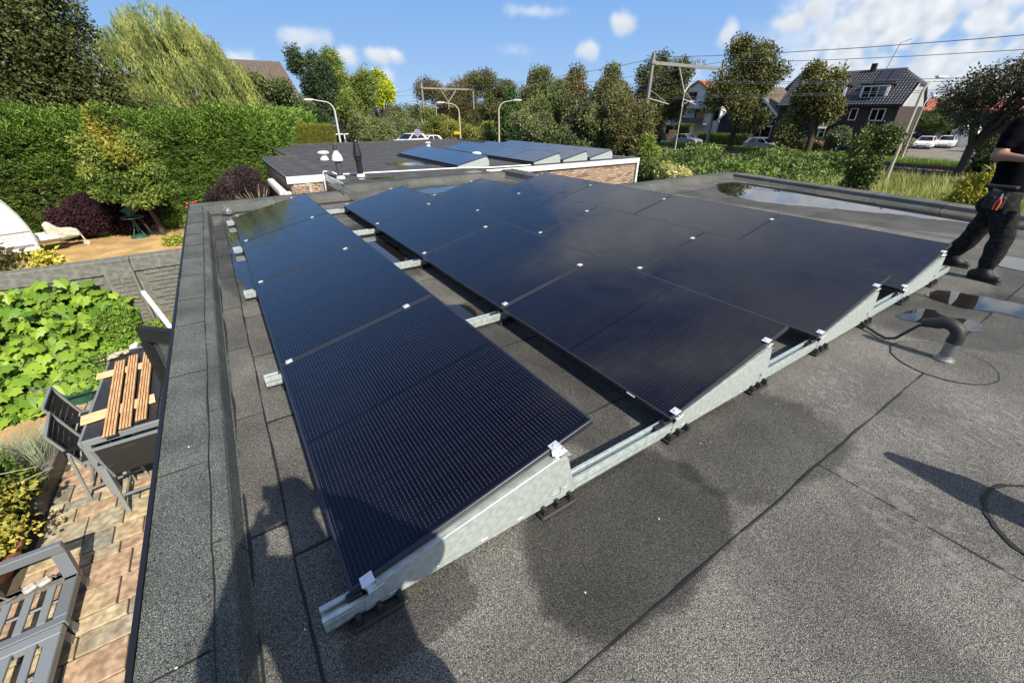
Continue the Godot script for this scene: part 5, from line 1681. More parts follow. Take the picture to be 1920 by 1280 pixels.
func damp(label: String, x: float, z: float, sx: float, sz: float, turn: float, second := false, y := 0.0) -> void:
	var b := MB.new()
	b.quad_uv(Vector3(-sx, 0, sz), Vector3(sx, 0, sz), Vector3(sx, 0, -sz), Vector3(-sx, 0, -sz))
	var o := struct("damp_patch", b, M.damp_b if second else M.damp, label)
	o.position = Vector3(x, RY + 0.0042 + y, z)
	o.rotation.y = turn

func roof_things() -> void:
	# damp felt and standing water
	damp("dark damp patch of felt before the first rail gap", 1.12, 0.30, 0.66, 0.42, 0.06)
	damp("dark damp patch of felt before the second panel row", 2.10, 0.30, 0.66, 0.42, -0.12, true, 0.0006)
	damp("damp felt under the near rail's left end", 0.17, 0.10, 0.30, 0.17, 0.0, true, 0.0003)
	damp("damp felt in the gap after the first panel row", 1.45, -1.2, 0.36, 1.4, 0.0, true, 0.0012)
	damp("damp felt farther along the first gap", 1.45, -4.6, 0.36, 1.9, 0.0, false, 0.0016)
	damp("damp felt along the left flashing strip", 0.0, -5.6, 0.42, 2.5, 0.0, true, 0.0042)
	damp("damp felt around the small puddles by the vent", 5.3, 0.55, 1.2, 0.7, -0.5, true, 0.0008)
	damp("damp felt under the man's feet", 6.8, 1.0, 1.6, 0.8, 0.2, true, 0.001)
	damp("damp felt along the eastern parapet", 9.6, -2.6, 1.5, 3.4, 0.17, true, 0.0014)
	damp("damp felt before the far parapet", 4.6, -8.3, 2.2, 0.9, 0.0, true, 0.0017)
	for q in [[2.95, 0.85, 0.35, 0.22, 0.5, "right of the seam"], [3.35, 0.95, 0.40, 0.25, -0.4, "before the bent pipe"], [3.0, 0.30, 0.5, 0.18, 0.1, "beside the third wedge"], [2.2, 1.0, 0.5, 0.3, 0.9, "in the right foreground"], [4.5, 1.2, 0.6, 0.3, 0.2, "behind the round felt patch"]]:
		var b := MB.new()
		b.quad_uv(Vector3(-q[2], 0, q[3]), Vector3(q[2], 0, q[3]), Vector3(q[2], 0, -q[3]), Vector3(-q[2], 0, -q[3]))
		var o2 := struct("pale_scuff", b, M.scuff, "pale scuff marks on the felt %s" % q[5])
		o2.position = Vector3(q[0], RY + 0.0068, q[1])
		o2.rotation.y = q[4]
	var y := RY + 0.0075
	struct("puddle", shape_pool([Vector2(-0.10, -7.75), Vector2(0.18, -7.7), Vector2(0.5, -6.5), Vector2(0.5, -4.3), Vector2(0.16, -3.62), Vector2(-0.13, -3.75), Vector2(-0.14, -5.4)], y + 0.002, 1, 0.06), M.water, "shallow puddle along the left parapet under the first panels")
	struct("puddle", shape_pool([Vector2(1.2, -3.75), Vector2(1.68, -3.68), Vector2(1.75, -4.6), Vector2(1.62, -5.15), Vector2(1.2, -5.3)], y, 2, 0.07), M.water, "puddle mirroring the sky between first and second row")
	struct("puddle", shape_pool([Vector2(1.30, -1.95), Vector2(1.62, -1.9), Vector2(1.66, -2.25), Vector2(1.3, -2.35)], y, 3, 0.05), M.water, "small puddle before the second rail in the first gap")
	struct("puddle", shape_pool([Vector2(3.4, -8.6), Vector2(4.9, -8.75), Vector2(4.8, -8.1), Vector2(3.6, -7.9)], y, 4, 0.1), M.water, "puddle behind the second row at the far parapet")
	struct("puddle", shape_pool([Vector2(11.3, -5.4), Vector2(10.5, -5.45), Vector2(9.2, -4.4), Vector2(8.95, -3.5), Vector2(9.25, -2.7), Vector2(9.75, -1.7), Vector2(10.0, -0.7), Vector2(10.2, 0.6), Vector2(10.35, 1.2), Vector2(10.52, 0.4), Vector2(10.7, -1.0), Vector2(10.95, -3.0)], y, 5, 0.16), M.water, "long puddle along the eastern parapet mirroring clouds")
	struct("puddle", shape_pool([Vector2(4.62, 0.13), Vector2(5.0, 0.12), Vector2(5.22, 0.26), Vector2(5.02, 0.36), Vector2(5.22, 0.54), Vector2(5.0, 0.66), Vector2(4.82, 0.58), Vector2(4.78, 0.36)], y, 6, 0.04), M.water, "small puddle beside the bent roof pipe")
	struct("puddle", shape_pool([Vector2(5.5, 0.05), Vector2(5.9, 0.1), Vector2(6.0, 0.5), Vector2(6.05, 1.5), Vector2(5.7, 1.6), Vector2(5.62, 0.7), Vector2(5.42, 0.35)], y, 7, 0.06), M.water, "narrow puddle before the walking man's feet")
	struct("puddle", shape_pool([Vector2(7.5, 0.1), Vector2(8.0, 0.05), Vector2(8.1, 0.6), Vector2(7.9, 1.4), Vector2(7.4, 1.3), Vector2(7.35, 0.5)], y, 8, 0.07), M.water, "puddle behind the walking man's legs")

	# the bent vent pipe with the solar cable
	var base := Vector3(4.09, RY, 0.60)
	var o := thing("cable_vent_pipe", "grey lead vent pipe with black rubber elbow that takes in the solar cable", "vent pipe", base)
	var p := MB.new()
	p.lathe(T(0, 0.004, 0), [Vector2(0.0, 0.001), Vector2(0.064, 0.002), Vector2(0.060, 0.014), Vector2(0.046, 0.024), Vector2(0.040, 0.040), Vector2(0.038, 0.17)], 24)
	obj("pipe", p, M.lead, o)
	var e := MB.new()
	var path: Array = []
	var rad: Array = []
	for i in 13:
		var a := deg_to_rad(125.0) * i / 12.0
		path.append(Vector3(0.006 * i / 12.0 - 0.002, 0.195 + 0.075 * sin(a), -0.075 + 0.075 * cos(a)))
		rad.append(0.0415 + (0.003 if i % 4 == 0 else 0.0))
	path.push_front(Vector3(0, 0.15, 0)); rad.push_front(0.046)
	path.insert(1, Vector3(0, 0.168, 0)); rad.insert(1, 0.046)
	path.insert(2, Vector3(0, 0.17, 0)); rad.insert(2, 0.0415)
	path.append(Vector3(0.004, 0.238, -0.165)); rad.append(0.036)
	path.append(Vector3(0.004, 0.222, -0.205)); rad.append(0.030)
	e.tube(path, rad, 18)
	obj("rubber_elbow", e, M.rubber, o)
	var ring := thing("felt_collar", "round felt patch sealed around the bent vent pipe", "roof patch", Vector3(4.06, RY + 0.0035, 0.60))
	var rb := MB.new()
	var f := FastNoiseLite.new()
	f.seed = 3
	f.frequency = 0.9
	var rim: Array[Vector3] = []
	for i in 72:
		var a := TAU * i / 72
		var k := 0.31 + 0.010 * f.get_noise_1d(i * 0.4)
		rim.append(Vector3(cos(a) * k, 0, sin(a) * k * 0.94))
	for i in 72:
		rb.tri(Vector3.ZERO, rim[(i + 1) % 72], rim[i])
		rb.quad(rim[i], rim[(i + 1) % 72], rim[(i + 1) % 72] - Vector3(0, 0.006, 0), rim[i] - Vector3(0, 0.006, 0))
	obj("felt_disc", rb, M.felt_b, ring)
	var bead := MB.new()
	for i in 72:
		var a0 := rim[i]
		var a1 := rim[(i + 1) % 72]
		var w0 := 1.0 + 0.022 * (1 + f.get_noise_1d(i * 0.9))
		var w1 := 1.0 + 0.022 * (1 + f.get_noise_1d((i + 1) * 0.9))
		bead.quad(a0 * 0.995 + Vector3.UP * 0.001, a0 * w0 + Vector3.UP * 0.0005, a1 * w1 + Vector3.UP * 0.0005, a1 * 0.995 + Vector3.UP * 0.001)
	obj("bitumen_bead", bead, M.bitumen, ring)
	var cb := MB.new()
	cb.tube([Vector3(4.22, -0.10, 0.00), Vector3(4.19, -0.115, 0.07), Vector3(4.14, RY + 0.020, 0.16), Vector3(4.09, RY + 0.020, 0.24), Vector3(4.07, RY + 0.055, 0.30), Vector3(4.08, RY + 0.13, 0.345), Vector3(4.09, RY + 0.195, 0.385), Vector3(4.094, RY + 0.226, 0.43)], [0.0105], 10)
	single("solar_cable", cb, M.rubber, "black cable looping from the panel rail into the rubber elbow", "cable")

	# the flue that stands just right of the picture and throws its shadow into it
	var fl := thing("roof_flue", "short flue pipe whose tapered shadow falls on the felt at right", "flue", Vector3(2.66, RY, 1.46))
	var fp := MB.new()
	fp.lathe(T(0, 0, 0), [Vector2(0.13, 0.004), Vector2(0.10, 0.05), Vector2(0.10, 0.30), Vector2(0.112, 0.305), Vector2(0.112, 0.36), Vector2(0.095, 0.40), Vector2(0.045, 0.58), Vector2(0.04, 0.60), Vector2(0.0, 0.605)], 24)
	obj("pipe", fp, M.black_plastic, fl)
	var fr := thing("felt_collar", "round felt patch with a thick black rim at the right edge", "roof patch", Vector3(2.65, RY + 0.0035, 1.44))
	var d2 := MB.new()
	var rim2: Array[Vector3] = []
	for i in 64:
		var a := TAU * i / 64
		rim2.append(Vector3(cos(a), 0, sin(a)) * (0.325 + 0.008 * f.get_noise_1d(i * 0.5 + 90)))
	var bead2 := MB.new()
	for i in 64:
		d2.tri(Vector3.ZERO, rim2[(i + 1) % 64], rim2[i])
		var k0 := 1.0 + 0.045 * (1 + f.get_noise_1d(i * 1.1 + 200) * 1.2)
		var k1 := 1.0 + 0.045 * (1 + f.get_noise_1d((i + 1) * 1.1 + 200) * 1.2)
		bead2.quad(rim2[i] * 0.985 + Vector3.UP * 0.002, rim2[i] * k0 + Vector3.UP * 0.001, rim2[(i + 1) % 64] * k1 + Vector3.UP * 0.001, rim2[(i + 1) % 64] * 0.985 + Vector3.UP * 0.002)
	obj("felt_disc", d2, M.felt_b, fr)
	obj("bitumen_bead", bead2, M.bitumen, fr)
	# the roof outlet strainer in the far left corner
	var so := thing("roof_drain", "small pale round drain strainer in the far left roof corner", "drain", Vector3(-0.05, RY + 0.07, -7.93))
	var sb := MB.new()
	sb.lathe(T(0, 0, 0), [Vector2(0.085, -0.03), Vector2(0.08, 0.02), Vector2(0.05, 0.06), Vector2(0.0, 0.07)], 14)
	obj("dome", sb, M.lead, so)
	for i in 7:
		var bar := MB.new()
		var a := TAU * i / 7
		bar.tube([Vector3(cos(a) * 0.09, -0.03, sin(a) * 0.09), Vector3(cos(a) * 0.075, 0.045, sin(a) * 0.075), Vector3(0, 0.08, 0)], [0.006], 4)
		obj("rib", bar, M.lead, so)
	# small pale droppings and chips on the felt
	var r := RandomNumberGenerator.new()
	r.seed = 201
	var chips := MB.new()
	for i in 110:
		var x := r.randf_range(-0.58, 6.5)
		var z := r.randf_range(-6.0, 2.0)
		var yy := RY + 0.006
		if x < -0.4: yy = CAP + 0.003
		elif x < -0.34: continue
		var k := r.randf_range(0.001, 0.0032)
		chips.chamfer(T(x, yy, z, turned(r.randf() * TAU)), Vector3(k * 2.4, k, k * 1.6), k * 0.2)
	var ch := obj("grit", chips, M.white)
	tag(ch, "scattered pale grit on the felt", "", "", "stuff")


func neighbour_roof_things() -> void:
	var y := -0.10
	var proto := panel_proto(M.pv_plain)
	var rows := [[6.25, -11.5, 3, "front row of three panels on the neighbour's roof"], [8.85, -11.05, 4, "second row on the neighbour's roof"], [10.15, -11.1, 4, "third row on the neighbour's roof"], [11.42, -11.1, 4, "back row on the neighbour's roof"]]
	for q in rows:
		for j in int(q[2]):
			var o: Node3D = proto.duplicate()
			o.name = numbered("solar_module")
			add_child(o)
			o.position = Vector3(q[0], y + 0.10, q[1] - j * 1.742)
			o.rotation.z = TILT * 0.9
			tag(o, "solar panel, %s of the %s" % [PLACE[j], q[3]], "solar panel", "solar panels on the neighbour's roof")
		var s := thing("panel_support", "pale grey wedge end plates of the %s" % q[3], "support", Vector3(q[0], y, q[1] + 0.03))
		for j in int(q[2]) + 1:
			var w := MB.new()
			w.prism(T(0, 0, -j * 1.742 + 0.01), [Vector2(-0.04, 0.02), Vector2(1.12, 0.02), Vector2(1.13, 0.16), Vector2(1.06, 0.28), Vector2(0.98, 0.285), Vector2(0.0, 0.075)], 0.004)
			obj("wedge_plate", w, M.zinc_plate, s)
		var rl := MB.new()
		rl.span(Vector3(-0.1, 0.004, -1.742 * q[2] - 0.02), Vector3(0.0, 0.05, 0.02))
		rl.span(Vector3(-0.02, 0.045, -1.742 * q[2]), Vector3(-0.012, 0.075, 0.0))
		obj("base_rail", rl, M.black_plastic, s)
	proto.free()
	# flues and vents
	var a := thing("roof_flue", "grey flue with a white conical cowl on the neighbour's roof", "flue", Vector3(2.66, y, -11.24))
	var p := MB.new()
	p.lathe(T(0, 0, 0), [Vector2(0.075, 0.06), Vector2(0.075, 0.40), Vector2(0.085, 0.405), Vector2(0.085, 0.44)], 18)
	p.lathe(T(0, 0, 0), [Vector2(0.055, 0.68), Vector2(0.055, 0.74), Vector2(0.068, 0.745), Vector2(0.068, 0.775), Vector2(0.05, 0.78), Vector2(0.05, 0.81), Vector2(0.068, 0.815), Vector2(0.06, 0.86), Vector2(0, 0.87)], 18)
	obj("pipe", p, mat(lin(0.06, 0.065, 0.07), 0.5), a)
	var c := MB.new()
	c.lathe(T(0, 0, 0), [Vector2(0.06, 0.43), Vector2(0.135, 0.44), Vector2(0.14, 0.47), Vector2(0.115, 0.56), Vector2(0.06, 0.64), Vector2(0.05, 0.69)], 18)
	obj("cowl", c, M.white, a)
	var fl := MB.new()
	fl.lathe(T(0, 0, 0), [Vector2(0.115, 0.002), Vector2(0.11, 0.03), Vector2(0.078, 0.075)], 18)
	obj("flashing", fl, M.white, a)
	a = thing("roof_flue", "black pointed flue on the neighbour's roof right of the white cowled one", "flue", Vector3(3.22, y, -11.36))
	p = MB.new()
	p.lathe(T(0, 0, 0), [Vector2(0.08, 0.06), Vector2(0.08, 0.42), Vector2(0.105, 0.425), Vector2(0.105, 0.46), Vector2(0.09, 0.47), Vector2(0.115, 0.52), Vector2(0.10, 0.62), Vector2(0.075, 0.75), Vector2(0.055, 0.87), Vector2(0.06, 0.875), Vector2(0.05, 0.90), Vector2(0, 0.905)], 18)
	obj("pipe", p, M.black_plastic, a)
	fl = MB.new()
	fl.lathe(T(0, 0, 0), [Vector2(0.115, 0.002), Vector2(0.11, 0.03), Vector2(0.082, 0.075)], 18)
	obj("flashing", fl, M.white, a)
	var spots := [[3.37, -16.6, 1.0, "white mushroom vent left of the two flues"], [8.05, -13.5, 0.9, "white mushroom vent between the front two solar rows"], [7.62, -12.6, 0.75, "small white vent cap behind the front solar row"], [9.3, -20.8, 0.7, "far white vent cap behind the solar rows"]]
	var vent: Node3D = null
	for q in spots:
		if vent == null:
			vent = thing("roof_vent", q[3], "roof vent", Vector3(q[0], y, q[1]), 0.0, "white mushroom vents on the neighbour's roof")
			var st := MB.new()
			st.lathe(T(0, 0, 0), [Vector2(0.15, 0.002), Vector2(0.145, 0.05), Vector2(0.11, 0.09), Vector2(0.11, 0.22)], 18)
			obj("stem", st, M.white, vent)
			var cp := MB.new()
			cp.lathe(T(0, 0, 0), [Vector2(0.10, 0.22), Vector2(0.20, 0.225), Vector2(0.205, 0.25), Vector2(0.14, 0.30), Vector2(0.0, 0.315)], 20)
			obj("cap", cp, M.white, vent)
		else:
			vent = twin(vent, Vector3(q[0], y, q[1]), q[3])
		vent.scale = Vector3.ONE * q[2]
	var cb := MB.new()
	cb.tube([Vector3(2.42, y - 1.6, -12.25), Vector3(2.42, y + 0.0, -12.25), Vector3(2.44, y + 0.10, -12.20), Vector3(2.60, y + 0.10, -12.1), Vector3(2.75, y + 0.02, -12.0), Vector3(3.4, y + 0.03, -11.8), Vector3(5.0, y + 0.025, -11.62), Vector3(6.3, y + 0.03, -11.40), Vector3(7.2, y + 0.03, -10.98), Vector3(8.6, y + 0.03, -10.86)], [0.022], 8)
	single("white_conduit", cb, M.white, "white cable conduit running across the neighbour's felt roof", "conduit")
	for q in [[3.15, -12.0], [4.55, -11.78], [6.2, -11.55]]:
		var pd := MB.new()
		pd.chamfer(T(0, 0.02, 0), Vector3(0.22, 0.035, 0.10), 0.008)
		var o := single("rubber_pad", pd, M.rubber, ["dark rubber pad under the conduit behind the flues", "dark rubber pad in the middle of the conduit", "dark rubber pad under the conduit by the front solar row"][[3.15, 4.55, 6.2].find(q[0])], "pad", "pads under the conduit")
		o.position = Vector3(q[0], y, q[1])
	struct("puddle", shape_pool([Vector2(4.7, -14.2), Vector2(5.8, -14.0), Vector2(6.2, -13.2), Vector2(5.6, -12.9), Vector2(4.9, -13.4)], y + 0.004, 31, 0.15), M.water, "puddle before the front solar row on the neighbour's roof")
	struct("puddle", shape_pool([Vector2(2.9, -11.0), Vector2(4.0, -10.9), Vector2(4.1, -10.5), Vector2(3.0, -10.5)], y + 0.004, 32, 0.1), M.water, "puddle at the foot of the neighbour's flues")
	struct("puddle", shape_pool([Vector2(6.0, -10.7), Vector2(6.6, -10.75), Vector2(6.5, -10.35), Vector2(6.05, -10.3)], y + 0.004, 33, 0.1), M.water, "small puddle at the neighbour roof's inner corner")


# ---------------------------------------------------------------- the patio below
func patio_things() -> void:
	var r := RandomNumberGenerator.new()
	r.seed = 301
	var base := struct("patio", sheet(-2.9, -7.7, -0.62, 3.0, PATIO - 0.028, 0.02), M.joint, "terrace of pink, buff and grey sandstone slabs")
	var tones: Array = []
	for q in [Color(0.60, 0.45, 0.31), Color(0.62, 0.50, 0.33), Color(0.66, 0.56, 0.36), Color(0.62, 0.54, 0.34), Color(0.52, 0.47, 0.35), Color(0.40, 0.40, 0.33), Color(0.62, 0.47, 0.33), Color(0.58, 0.42, 0.29), Color(0.68, 0.59, 0.40)]:
		var m: StandardMaterial3D = M.stone.duplicate()
		m.vertex_color_use_as_albedo = false
		m.albedo_color = q.linear_to_srgb()
		tones.append(m)
	var z := -1.2
	var courses := [0.30, 0.16, 0.24, 0.30, 0.20, 0.16, 0.30]
	var k := 0
	while z > -7.1:
		var wide: float = courses[k % 7]
		var x := -2.75 - r.randf() * 0.2
		while x < -0.66:
			var long: float = [0.24, 0.34, 0.30, 0.44, 0.20][r.randi() % 5] if wide < 0.29 else [0.30, 0.46, 0.40, 0.34][r.randi() % 4]
			var e := minf(x + long, -0.64)
			if x < -2.47 and z < -2.9 and z > -5.3: x = minf(-2.47, e)
			if e - x > 0.06:
				var b := MB.new()
				b.chamfer(Transform3D(turned(r.randf_range(-0.012, 0.012), r.randf_range(-0.006, 0.006), r.randf_range(-0.006, 0.006)), Vector3.ZERO), Vector3(e - x - 0.013, 0.04, wide - 0.013), 0.006)
				var q := obj("slab", b, tones[r.randi() % tones.size()], base)
				q.position = Vector3((x + e) * 0.5, PATIO - 0.02 + r.randf_range(-0.002, 0.002), z - wide * 0.5)
			x = e
		z -= wide
		k += 1
	struct("gravel_path", sheet(-6.4, -6.7, -2.62, -5.35, PATIO - 0.006, 0.03), M.gravel, "yellow gravel strip behind the planting bed")
	struct("bed_soil", sheet(-5.0, -5.15, -2.56, -3.2, PATIO + 0.09, 0.2), M.soil, "soil of the planting bed left of the terrace")
	struct("bed_soil", sheet(-6.0, -7.8, -2.0, -6.72, PATIO + 0.01, 0.05), M.soil, "soil under the vine along the garden wall")
	var sl := MB.new()
	sl.chamfer(T(0, 0, 0), Vector3(0.10, 0.24, 0.98), 0.008)
	var slo := single("sleeper", sl, M.grey_wood, "weathered grey timber sleeper edging the planting bed", "edging")
	slo.position = Vector3(-2.53, PATIO + 0.06, -4.60)

	# the garden table
	var t := thing("garden_table", "long dark topped garden table with grey aluminium frame", "table", Vector3(-1.44, PATIO, -5.12))
	for i in 6:
		var top := MB.new()
		top.chamfer(T(-0.385 + i * 0.154, 0.755, 0), Vector3(0.147, 0.022, 2.10), 0.003)
		obj("slat", top, M.table_top, t)
	var fr := MB.new()
	for s in [-1, 1]:
		fr.chamfer(T(s * 0.475, 0.735, 0), Vector3(0.026, 0.07, 2.16), 0.004)
		fr.chamfer(T(0, 0.735, s * 1.065), Vector3(0.924, 0.07, 0.026), 0.004)
	obj("frame", fr, M.alu, t)
	for sx in [-1, 1]:
		for sz in [-1, 1]:
			var lg := MB.new()
			lg.chamfer(T(sx * 0.448, 0.352, sz * 1.035), Vector3(0.075, 0.70, 0.075), 0.005)
			obj("leg", lg, M.alu, t)
	# boards lying on it
	var bd: Array = [[Vector3(-1.65, 0, -3.94), Vector3(-1.755, 0, -5.74), "left grooved larch board of the three on the table"], [Vector3(-1.53, 0, -4.01), Vector3(-1.625, 0, -5.82), "middle grooved larch board of the three on the table"], [Vector3(-1.405, 0, -4.08), Vector3(-1.47, 0, -5.84), "right grooved larch board of the three on the table"]]
	for q in bd:
		var a: Vector3 = q[0]
		var e: Vector3 = q[1]
		var b := MB.new()
		var wide := 0.108 if q == bd[0] else (0.104 if q == bd[1] else 0.100)
		b.chamfer(T(0, -0.004, 0), Vector3(wide, 0.014, a.distance_to(e)), 0.001)
		var n := 4
		var o := single("larch_board", b, M.brown_tile, q[2], "board", "grooved larch boards on the table")
		for i in n:
			var rb := MB.new()
			rb.chamfer(T(-wide * 0.5 + wide * (i + 0.5) / n, 0.009, 0), Vector3(wide / n - 0.008, 0.013, a.distance_to(e)), 0.002)
			obj("rib", rb, M.larch, o)
		var d := (e - a).normalized()
		o.transform = Transform3D(Basis(Vector3.UP.cross(-d), Vector3.UP, -d), (a + e) * 0.5 + Vector3(0, -1.432 - 0.006, 0))
	for q in [[-1.64, -4.50, 0.64, 0.18, -0.12, "pale pine board lying crosswise under the larch boards, nearer one"], [-1.66, -5.50, 0.62, 0.15, -0.04, "pale pine board lying crosswise under the larch boards, farther one"]]:
		var b := MB.new()
		b.chamfer(T(0, 0, 0), Vector3(q[2], 0.020, q[3]), 0.002)
		var o := single("pine_board", b, M.pine, q[5], "board")
		o.position = Vector3(q[0], -1.4625, q[1])
		o.rotation.y = -q[4]
	var gl := MB.new()
	for q in [[0, 0, 0, 0.075, 0.03], [0.09, 0.01, -0.04, 0.05, 0.03], [0.06, 0.03, 0.01, 0.05, 0.025], [-0.06, 0.0, 0.05, 0.05, 0.022], [0.14, 0.005, -0.07, 0.022, 0.018], [0.15, 0.005, -0.03, 0.022, 0.018], [0.13, 0.004, 0.0, 0.02, 0.016]]:
		gl.ball(Vector3(q[0], q[1], q[2]), Vector3(q[3], q[4], q[3] * 0.8), 10, 6)
	var go := single("work_gloves", gl, M.cloth, "crumpled beige work gloves at the boards' far ends", "gloves")
	go.position = Vector3(-1.86, -1.445, -5.98)
	var bk := thing("wire_basket", "small dark wire basket at the table's far left corner", "basket", Vector3(-1.98, -1.47, -5.86))
	for i in 14:
		var a := TAU * i / 14
		var w := MB.new()
		w.tube([Vector3(cos(a) * 0.05, 0, sin(a) * 0.05), Vector3(cos(a) * 0.085, 0.11, sin(a) * 0.085)], [0.003], 4)
		obj("wire", w, M.trim, bk)
	var rg := MB.new()
	for h in [0.0, 0.055, 0.11]:
		var ring: Array = []
		for i in 17: ring.append(Vector3(cos(TAU * i / 16), 0, sin(TAU * i / 16)) * (0.05 + h * 0.32) + Vector3.UP * h)
		rg.tube(ring, [0.0035], 4, false)
	obj("ring", rg, M.trim, bk)

	# chairs
	var c := chair("grey aluminium garden chair with black mesh at the table's near end")
	c.position = Vector3(-1.47, PATIO, -3.74)
	var c2: Node3D = twin(c, Vector3(-2.10, PATIO, -4.42), "nearer of the two black mesh chairs at the table's left side")
	c2.rotation.y = deg_to_rad(-82)
	c2 = twin(c, Vector3(-2.23, PATIO, -5.05), "farther of the two black mesh chairs at the table's left side")
	c2.rotation.y = deg_to_rad(-86)

	# the lounge frame without cushions
	var l := thing("lounge_sofa_frame", "grey slatted lounge sofa frame without cushions at the lower left", "sofa frame", Vector3(-1.95, PATIO, -2.42))
	var f := MB.new()
	f.chamfer(T(-0.85, 0.475, -0.545), Vector3(1.70, 0.09, 0.055), 0.006)
	f.chamfer(T(-0.85, 0.165, -0.50), Vector3(1.70, 0.07, 0.05), 0.006)
	f.chamfer(T(-0.85, 0.165, -0.035), Vector3(1.70, 0.07, 0.07), 0.006)
	f.chamfer(T(-0.045, 0.165, -0.2675), Vector3(0.09, 0.07, 0.395), 0.006)
	obj("frame", f, M.alu_dark, l)
	var pst := MB.new()
	pst.prism(T(0, 0, 0, turned(PI / 2)), [Vector2(0.46, 0.20), Vector2(0.52, 0.20), Vector2(0.575, 0.43), Vector2(0.515, 0.43)], 0.09)
	obj("back_post", pst, M.alu_dark, l)
	for i in 11:
		var s := MB.new()
		s.chamfer(T(-0.16 - i * 0.135, 0.185, -0.27), Vector3(0.055, 0.022, 0.396), 0.004)
		obj("slat", s, M.alu, l)
	var cr := MB.new()
	cr.tube([Vector3(-1.7, 0.163, -0.27), Vector3(-0.09, 0.163, -0.27)], [0.011], 8)
	obj("cross_tube", cr, M.alu, l)
	for q in [[-0.06, -0.49], [-0.06, -0.05]]:
		var lg := MB.new()
		lg.prism(T(q[0] - 0.03, 0, q[1] + 0.03), [Vector2(0.0, 0.0), Vector2(0.085, 0.0), Vector2(0.06, 0.13), Vector2(0.0, 0.13)], 0.07)
		obj("leg", lg, M.alu_dark, l)
	var l2 := thing("lounge_footstool_frame", "second grey slatted lounge frame pushed against the sofa frame in front", "sofa frame", Vector3(-1.96, PATIO, -2.41))
	f = MB.new()
	f.chamfer(T(-0.85, 0.168, 0.045), Vector3(1.70, 0.07, 0.085), 0.006)
	f.chamfer(T(-0.85, 0.168, 0.76), Vector3(1.70, 0.07, 0.07), 0.006)
	f.chamfer(T(-0.045, 0.168, 0.405), Vector3(0.09, 0.07, 0.635), 0.006)
	obj("frame", f, M.alu, l2)
	for i in 11:
		var s := MB.new()
		s.chamfer(T(-0.16 - i * 0.135, 0.188, 0.405), Vector3(0.055, 0.022, 0.636), 0.004)
		obj("slat", s, M.alu, l2)
	cr = MB.new()
	cr.tube([Vector3(-1.7, 0.163, 0.36), Vector3(-0.09, 0.163, 0.36)], [0.011], 8)
	obj("cross_tube", cr, M.alu, l2)
	for zz in [0.04, 0.74]:
		var lg := MB.new()
		lg.prism(T(-0.09, 0, zz + 0.03), [Vector2(0.0, 0.0), Vector2(0.085, 0.0), Vector2(0.06, 0.13), Vector2(0.0, 0.13)], 0.07)
		obj("leg", lg, M.alu_dark, l2)
	# odds and ends on a low shelf behind the slats
	var sh := MB.new()
	sh.chamfer(T(0, 0, 0), Vector3(1.2, 0.02, 0.10), 0.003)
	for i in 22:
		var a := Vector3(r.randf_range(-0.55, 0.58), 0.02, r.randf_range(-0.04, 0.04))
		sh.tube([a, a + Vector3(r.randf_range(-0.09, 0.09), r.randf_range(0.0, 0.04), r.randf_range(-0.05, 0.05))], [r.randf_range(0.006, 0.018), 0.005], 5)
	var sho := single("driftwood_tray", sh, M.grey_wood, "narrow tray of grey driftwood bits behind the sofa slats", "tray")
	sho.position = Vector3(-2.55, PATIO + 0.19, -2.90)
	for i in 2:
		var cp := MB.new()
		cp.chamfer(T(0, 0, 0, turned(0.5)), Vector3(0.085, 0.04, 0.075), 0.014)
		var o := single("white_dish", cp, M.cream, ["left rounded white dish on the driftwood tray", "right rounded white dish on the driftwood tray"][i], "dish", "white dishes on the sofa frame")
		o.position = Vector3(-2.235 + i * 0.085, PATIO + 0.235, -2.885 - i * 0.012)
	# the terracotta bowl behind the sofa
	var tb := MB.new()
	tb.lathe(T(0, 0, 0), [Vector2(0.22, 0.0), Vector2(0.40, 0.30), Vector2(0.42, 0.30), Vector2(0.42, 0.33), Vector2(0.36, 0.33), Vector2(0.33, 0.27), Vector2(0.0, 0.27)], 28)
	var tbo := single("terracotta_bowl", tb, M.terracotta, "large terracotta bowl half hidden behind the sofa frame", "bowl")
	tbo.position = Vector3(-2.80, PATIO - 0.04, -3.42)
	# pots beneath the vine
	var ht := thing("half_barrel", "weathered wooden half barrel under the vine", "planter", Vector3(-2.86, PATIO, -6.80))
	for i in 14:
		var a := TAU * i / 14
		var st := MB.new()
		st.chamfer(Transform3D(turned(-a + PI / 2), Vector3(cos(a) * 0.20, 0.15, sin(a) * 0.20)), Vector3(0.088, 0.30, 0.022), 0.004)
		obj("stave", st, M.grey_wood, ht)
	var hoop := MB.new()
	hoop.lathe(T(0, 0.2, 0), [Vector2(0.216, 0), Vector2(0.219, 0.03)], 20)
	obj("hoop", hoop, M.rust, ht)
	var gp := MB.new()
	gp.lathe(T(0, 0, 0), [Vector2(0.13, 0), Vector2(0.17, 0.16), Vector2(0.18, 0.16), Vector2(0.18, 0.19), Vector2(0.15, 0.19), Vector2(0.14, 0.12), Vector2(0, 0.12)], 18)
	var gpo := single("green_pot", gp, M.green_plastic, "translucent dark green plastic pot beside the half barrel", "pot")
	gpo.position = Vector3(-2.55, PATIO, -6.55)
	# the white planter in the corner of the house
	var wp := thing("white_planter", "large white square planter between vine and patio door", "planter", Vector3(-1.35, PATIO, -7.12))
	var wb := MB.new()
	for s in [-1, 1]:
		wb.chamfer(T(s * 0.50, 0.25, 0), Vector3(0.10, 0.50, 1.0), 0.012)
		wb.chamfer(T(0, 0.25, s * 0.45), Vector3(0.90, 0.50, 0.10), 0.012)
	obj("box", wb, M.white, wp)
	obj("soil", sheet(-0.45, -0.4, 0.45, 0.4, 0.40, 0.05), M.soil, wp)
